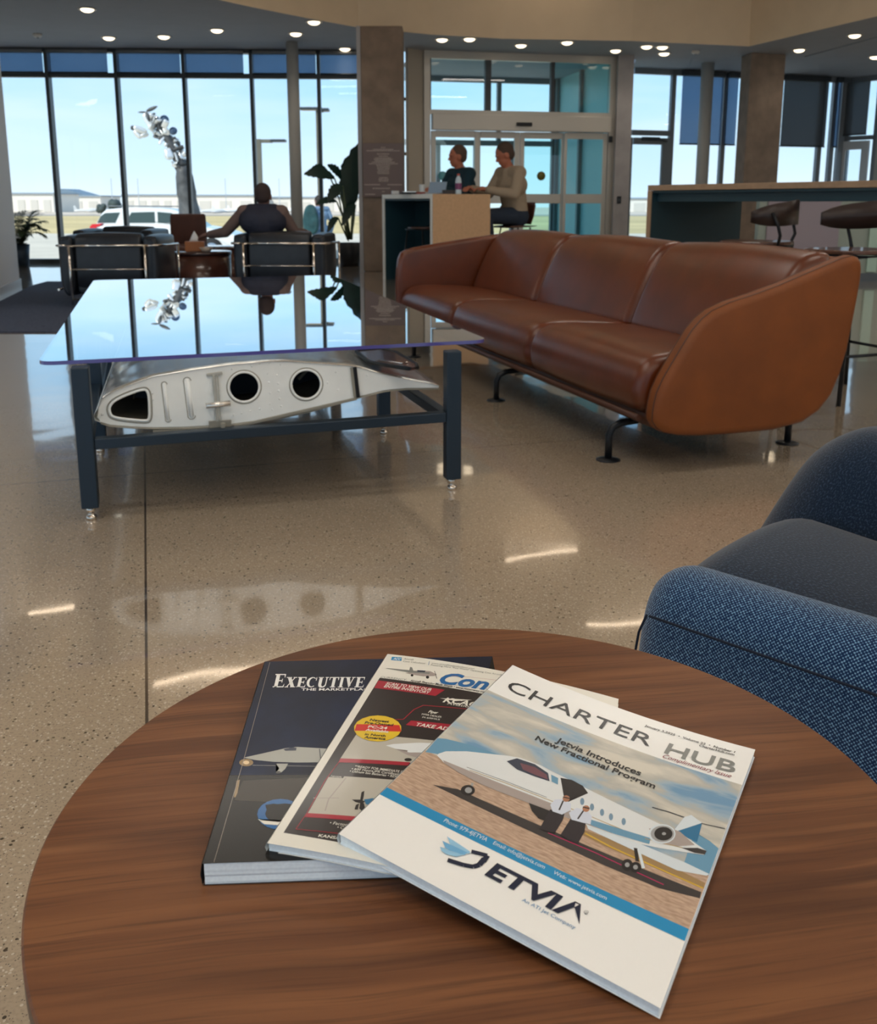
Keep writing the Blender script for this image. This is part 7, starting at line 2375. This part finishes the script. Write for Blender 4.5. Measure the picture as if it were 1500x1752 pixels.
# white sport utility vehicle
yv = 33.0
x0 = on_ground(171, yv)
t = thing('parked_suv', 'white sport utility vehicle parked outside behind the club chairs', 'car', (x0, yv, -.985))
M_CARW = mat('car_white', (.80, .80, .78), .25, coat=.8)
M_CARG = mat('car_glass', (.03, .06, .06), .08, coat=.6)
Lc = 5.05
# side profile (x, z)
low = [(.05, .38), (.02, .70), (.06, 1.02), (.14, 1.24), (1.6, 1.25), (3.3, 1.22), (4.15, 1.10), (4.75, .93), (4.98, .78), (5.03, .45), (4.95, .32), (.2, .30)]
gh = [(.10, 1.08), (.20, 1.35), (.42, 1.68), (.70, 1.76), (1.6, 1.80), (2.6, 1.76), (2.95, 1.68), (3.55, 1.25), (3.75, 1.08)]
b = MB()
puff(b, smooth_poly(low, 1), -.97, .97, .12, lambda x, z, y: (x, y, z))
body = b.build('body', M_CARW, t)
b = MB()
puff(b, smooth_poly(gh, 1), -.80, .80, .10, lambda x, z, y: (x, y, z))
b.build('cabin', M_CARW, t)
for pts in ([(.22, 1.29), (.34, 1.50), (.50, 1.61), (1.0, 1.63), (.82, 1.29)], [(1.18, 1.29), (1.38, 1.63), (2.15, 1.65), (2.15, 1.29)], [(2.25, 1.29), (2.25, 1.65), (2.72, 1.61), (3.10, 1.34), (3.15, 1.29)]):
    b = MB()
    b.prism(pts, -.815, -.79, lambda x, z, y: (x, y, z))
    b.build('side_window', M_CARG, t)
b = MB()
b.prism([(3.02, 1.62), (3.60, 1.20), (3.68, 1.14), (2.95, 1.60)], -.72, .72, lambda x, z, y: (x + .05, y, z))
b.build('windshield', mat('windshield_teal', (.15, .38, .40), .1, coat=.5), t)
b = MB()
b.prism([(.02, 1.16), (.10, 1.25), (.42, 1.27), (.36, 1.20), (.24, 1.16), (.22, 1.02), (.04, 1.02)], -.985, -.78, lambda x, z, y: (x, y, z))
b.build('tail_light', mat('tail_red', (.65, .02, .03), .2), t)
for x in (.95, 4.05):
    for y in (-.90, .90):
        b = MB()
        b.lathe([(.12, -.11), (.38, -.11), (.40, -.06), (.40, .06), (.38, .11), (.12, .11)], (x, y, .40), 28, ax=(0, 1, 0))
        w_ = b.build('wheel', mat('tyre', (.02, .02, .02), .8), t)
        b = MB()
        b.lathe([(.001, -.115), (.24, -.112), (.25, -.06)], (x, y, .40), 20, ax=(0, 1 if y < 0 else -1, 0))
        b.build('rim', M_CHROME, w_)
for x in (1.13, 2.2):
    b = MB(); b.box((x + .35, -.985, .98), (.16, .02, .03)); b.build('door_handle', M_CARW, t)
b = MB(); b.tube([(.6, -.70, 1.84), (2.7, -.70, 1.82)], .02, 6); b.tube([(.6, .70, 1.84), (2.7, .70, 1.82)], .02, 6); b.build('roof_rail', M_GREYMET, t)

# sculpture: a rising trunk of dark scales ending in bright airplane parts and a propeller
ys = 26.0
def SP(px, py, dy=0.):
    return on_y(px, py, ys + dy)
base = SP(328, 470)
t = thing('airplane_sculpture', 'tall bent sculpture of silver airplane parts with a propeller on top', 'sculpture', (base.x, ys, -.97))
O = Vector((base.x, ys, -.97))
M_SC = mat('sculpture_dark', (.10, .10, .10), .55, metal=.5, var=.5, vscale=3, bump=.8, bscale=10)
M_SB = mat('sculpture_silver', (.86, .84, .80), .22, metal=.55)
spine = [SP(330, 480), SP(328, 420), SP(325, 370), SP(319, 330), SP(313, 285), SP(300, 262), SP(288, 238), SP(272, 215), SP(258, 200)]
rad = [.42, .36, .30, .24, .20, .17, .15, .12, .07]
b = MB()
pts, rr = [], []
rnd = random.Random(4)
for i in range(len(spine) - 1):
    for k in range(5):
        f = k / 5
        pts.append(spine[i] * (1 - f) + spine[i + 1] * f - O)
        rr.append((rad[i] * (1 - f) + rad[i + 1] * f) * (1 + rnd.uniform(-.08, .10)))
n_low = 21
b.tube(pts[:n_low], .3, 14, radii=rr[:n_low])
b.build('trunk', M_SC, t)
b = MB()
b.tube(pts[n_low - 1:], .3, 12, radii=[r * .8 for r in rr[n_low - 1:]])
b.build('upper_trunk', M_SC, t)
def chunk(c, dims, rot, name, m):
    b = MB()
    M = Matrix.Translation(c) @ Matrix.Rotation(rot[2], 4, 'Z') @ Matrix.Rotation(rot[1], 4, 'Y') @ Matrix.Rotation(rot[0], 4, 'X')
    sec = smooth_poly([(-dims[0] / 2, -dims[2] / 2), (dims[0] / 2, -dims[2] / 2), (dims[0] / 2, dims[2] / 2), (-dims[0] / 2, dims[2] / 2)], 2)
    puff(b, sec, -dims[1] / 2, dims[1] / 2, min(dims) * .3, lambda x, z, y: M @ Vector((x, y, z)), 3, 2)
    b.build(name, m, t)
for k in range(60):
    f = rnd.uniform(0, 1)
    i = 4 + f * 4
    a, bq = spine[int(i)], spine[min(int(i) + 1, 8)]
    c = a * (1 - i % 1) + bq * (i % 1) - O + Vector((rnd.uniform(-.17, .17), rnd.uniform(-.22, .1), rnd.uniform(-.14, .14)))
    chunk(c, (rnd.uniform(.10, .32), rnd.uniform(.06, .20), rnd.uniform(.03, .12)), (rnd.uniform(-1, 1), rnd.uniform(-1.2, 1.2), rnd.uniform(-1, 1)), 'metal_part', M_SB if rnd.random() < .75 else M_SC)
for (px, py, r_) in ((289, 265, .13), (281, 205, .12), (296, 224, .11)):
    b = MB()
    c = SP(px, py, -.15) - O
    b.lathe([(.001, -.02), (r_ * .8, -.025), (r_, -.01), (r_ * .95, .01), (r_ * .4, .02), (.001, .05)], c, 18, ax=(rnd.uniform(-.5, .5), -1, rnd.uniform(-.2, .6)))
    b.build('engine_disc', M_SB if px < 280 or py > 250 else mat('sculpture_blue', (.07, .10, .15), .3, metal=.5), t)
chunk(SP(254, 208) - O, (.16, .14, .42), (0, -.55, 0), 'nose_cone', M_SB)
chunk(SP(240, 222) - O, (.36, .2, .16), (0, .35, .2), 'cowling', M_SB)
chunk(SP(236, 230) - O, (.26, .14, .14), (.3, .8, 0), 'cowling', M_SB)
chunk(SP(247, 231) - O, (.22, .12, .12), (.3, -.3, .4), 'cowling', M_SB)
chunk(SP(228, 219) - O, (.14, .10, .12), (.3, .2, .4), 'cowling', M_SC)
chunk(SP(262, 222) - O, (.30, .16, .10), (.2, .9, .1), 'fairing', M_SB)
chunk(SP(272, 228) - O, (.34, .16, .12), (.2, .6, .1), 'fairing', M_SB)
for a_, e_, w_ in (((251, 190), (269, 182), .05), ((250, 192), (236, 192), .025), ((250, 192), (256, 208), .05)):
    p, q = SP(*a_, -.3) - O, SP(*e_, -.35) - O
    b = MB()
    d = (q - p)
    b.tube([p, p + d * .3, p + d * .7, q], w_, 8, radii=[w_ * .5, w_, w_ * .9, w_ * .3])
    b.build('propeller_blade', M_SC, t)

# lamp posts outside
def lamp_post(pxp, pyh, px1, yy, label):
    x = on_y(pxp, 300, yy).x
    zt = on_y(pxp, pyh, yy).z
    t = thing('lamp_post', label, 'lamp post', (x, yy, -1.0))
    b = MB(); b.box((0, 0, (zt + 1.0) / 2), (.13, .13, zt + 1.0)); b.build('pole', mat('post_bronze', (.14, .13, .10), .5), t, bevel=.01)
    L = on_y(px1, pyh, yy).x - x
    b = MB(); b.box((L * .25, 0, zt + 1.0 - .06), (L * .5, .10, .10)); b.build('arm', MATS['post_bronze'], t)
    b = MB(); b.box((L * .72, 0, zt + 1.0 - .05), (abs(L) * .56, .34, .08)); b.build('lamp_head', M_MULL, t, bevel=.02)
    return t
lamp_post(445, 238, 489, 30.0, 'square bronze lamp post with one flat head behind the seated man')
lp2 = lamp_post(547, 185, 563, 27.0, 'lamp post with flat heads to both sides, right of the slim round column')
q = on_y(532, 186, 27.0)
b = MB(); b.box((q.x - lp2.location.x, 0, q.z + 1.0), (.62, .30, .07)); b.build('lamp_head', M_MULL, lp2, bevel=.02)
b = MB(); b.box((q.x - lp2.location.x, 0, q.z + .96), (.5, .22, .012)); b.build('lamp_lens', mat('lens_warm', (.5, .42, .3), .4), lp2)

# man walking outside behind the plant
px_ = on_y(548, 360, 21.0)
Jw = dict(pelvis=(0, 0, .97), chest=(.03, 0, 1.27), neck=(.04, 0, 1.48), head=(.07, 0, 1.60), shl=(.02, .19, 1.42), shr=(.02, -.19, 1.42), ell=(-.05, .28, 1.14), wrl=(.14, .27, .98), elr=(-.08, -.27, 1.13), wrr=(.05, -.30, .90),
          hipl=(0, .095, .95), hipr=(0, -.095, .95), knl=(.14, .10, .52), knr=(-.04, -.10, .50), anl=(.10, .10, .09), anr=(-.25, -.10, .12), toel=(.26, .11, .05), toer=(-.10, -.11, .06))
person('person in light blue shirt and jeans walking outside behind the tall plant', (px_.x, 21.0, -.60), PI * .75, Jw, 1.0,
       top=mat('light_blue_shirt', (.22, .34, .50), .85), trousers=mat('blue_jeans', (.10, .20, .34), .85), hair=(.03, .025, .02), head_pitch=.1, skin=MATS['skin_brown'])
q = on_y(534, 378, 20.9)
b = MB()
puff(b, smooth_poly([(-.16, -.30), (-.18, .1), (-.10, .34), (.08, .36), (.17, .05), (.14, -.28)], 2), -.09, .09, .05, lambda x, z, y: (x, y, z))
o = b.build('carried_jacket', mat('dark_green_cloth', (.03, .09, .10), .9, var=.3, vscale=8))
o.location = (q.x, 20.75, q.z)
tag(o, 'dark green jacket carried over the arm of the man outside', 'jacket')
# chair outside by the column base
q = on_y(604, 372, 22.0)
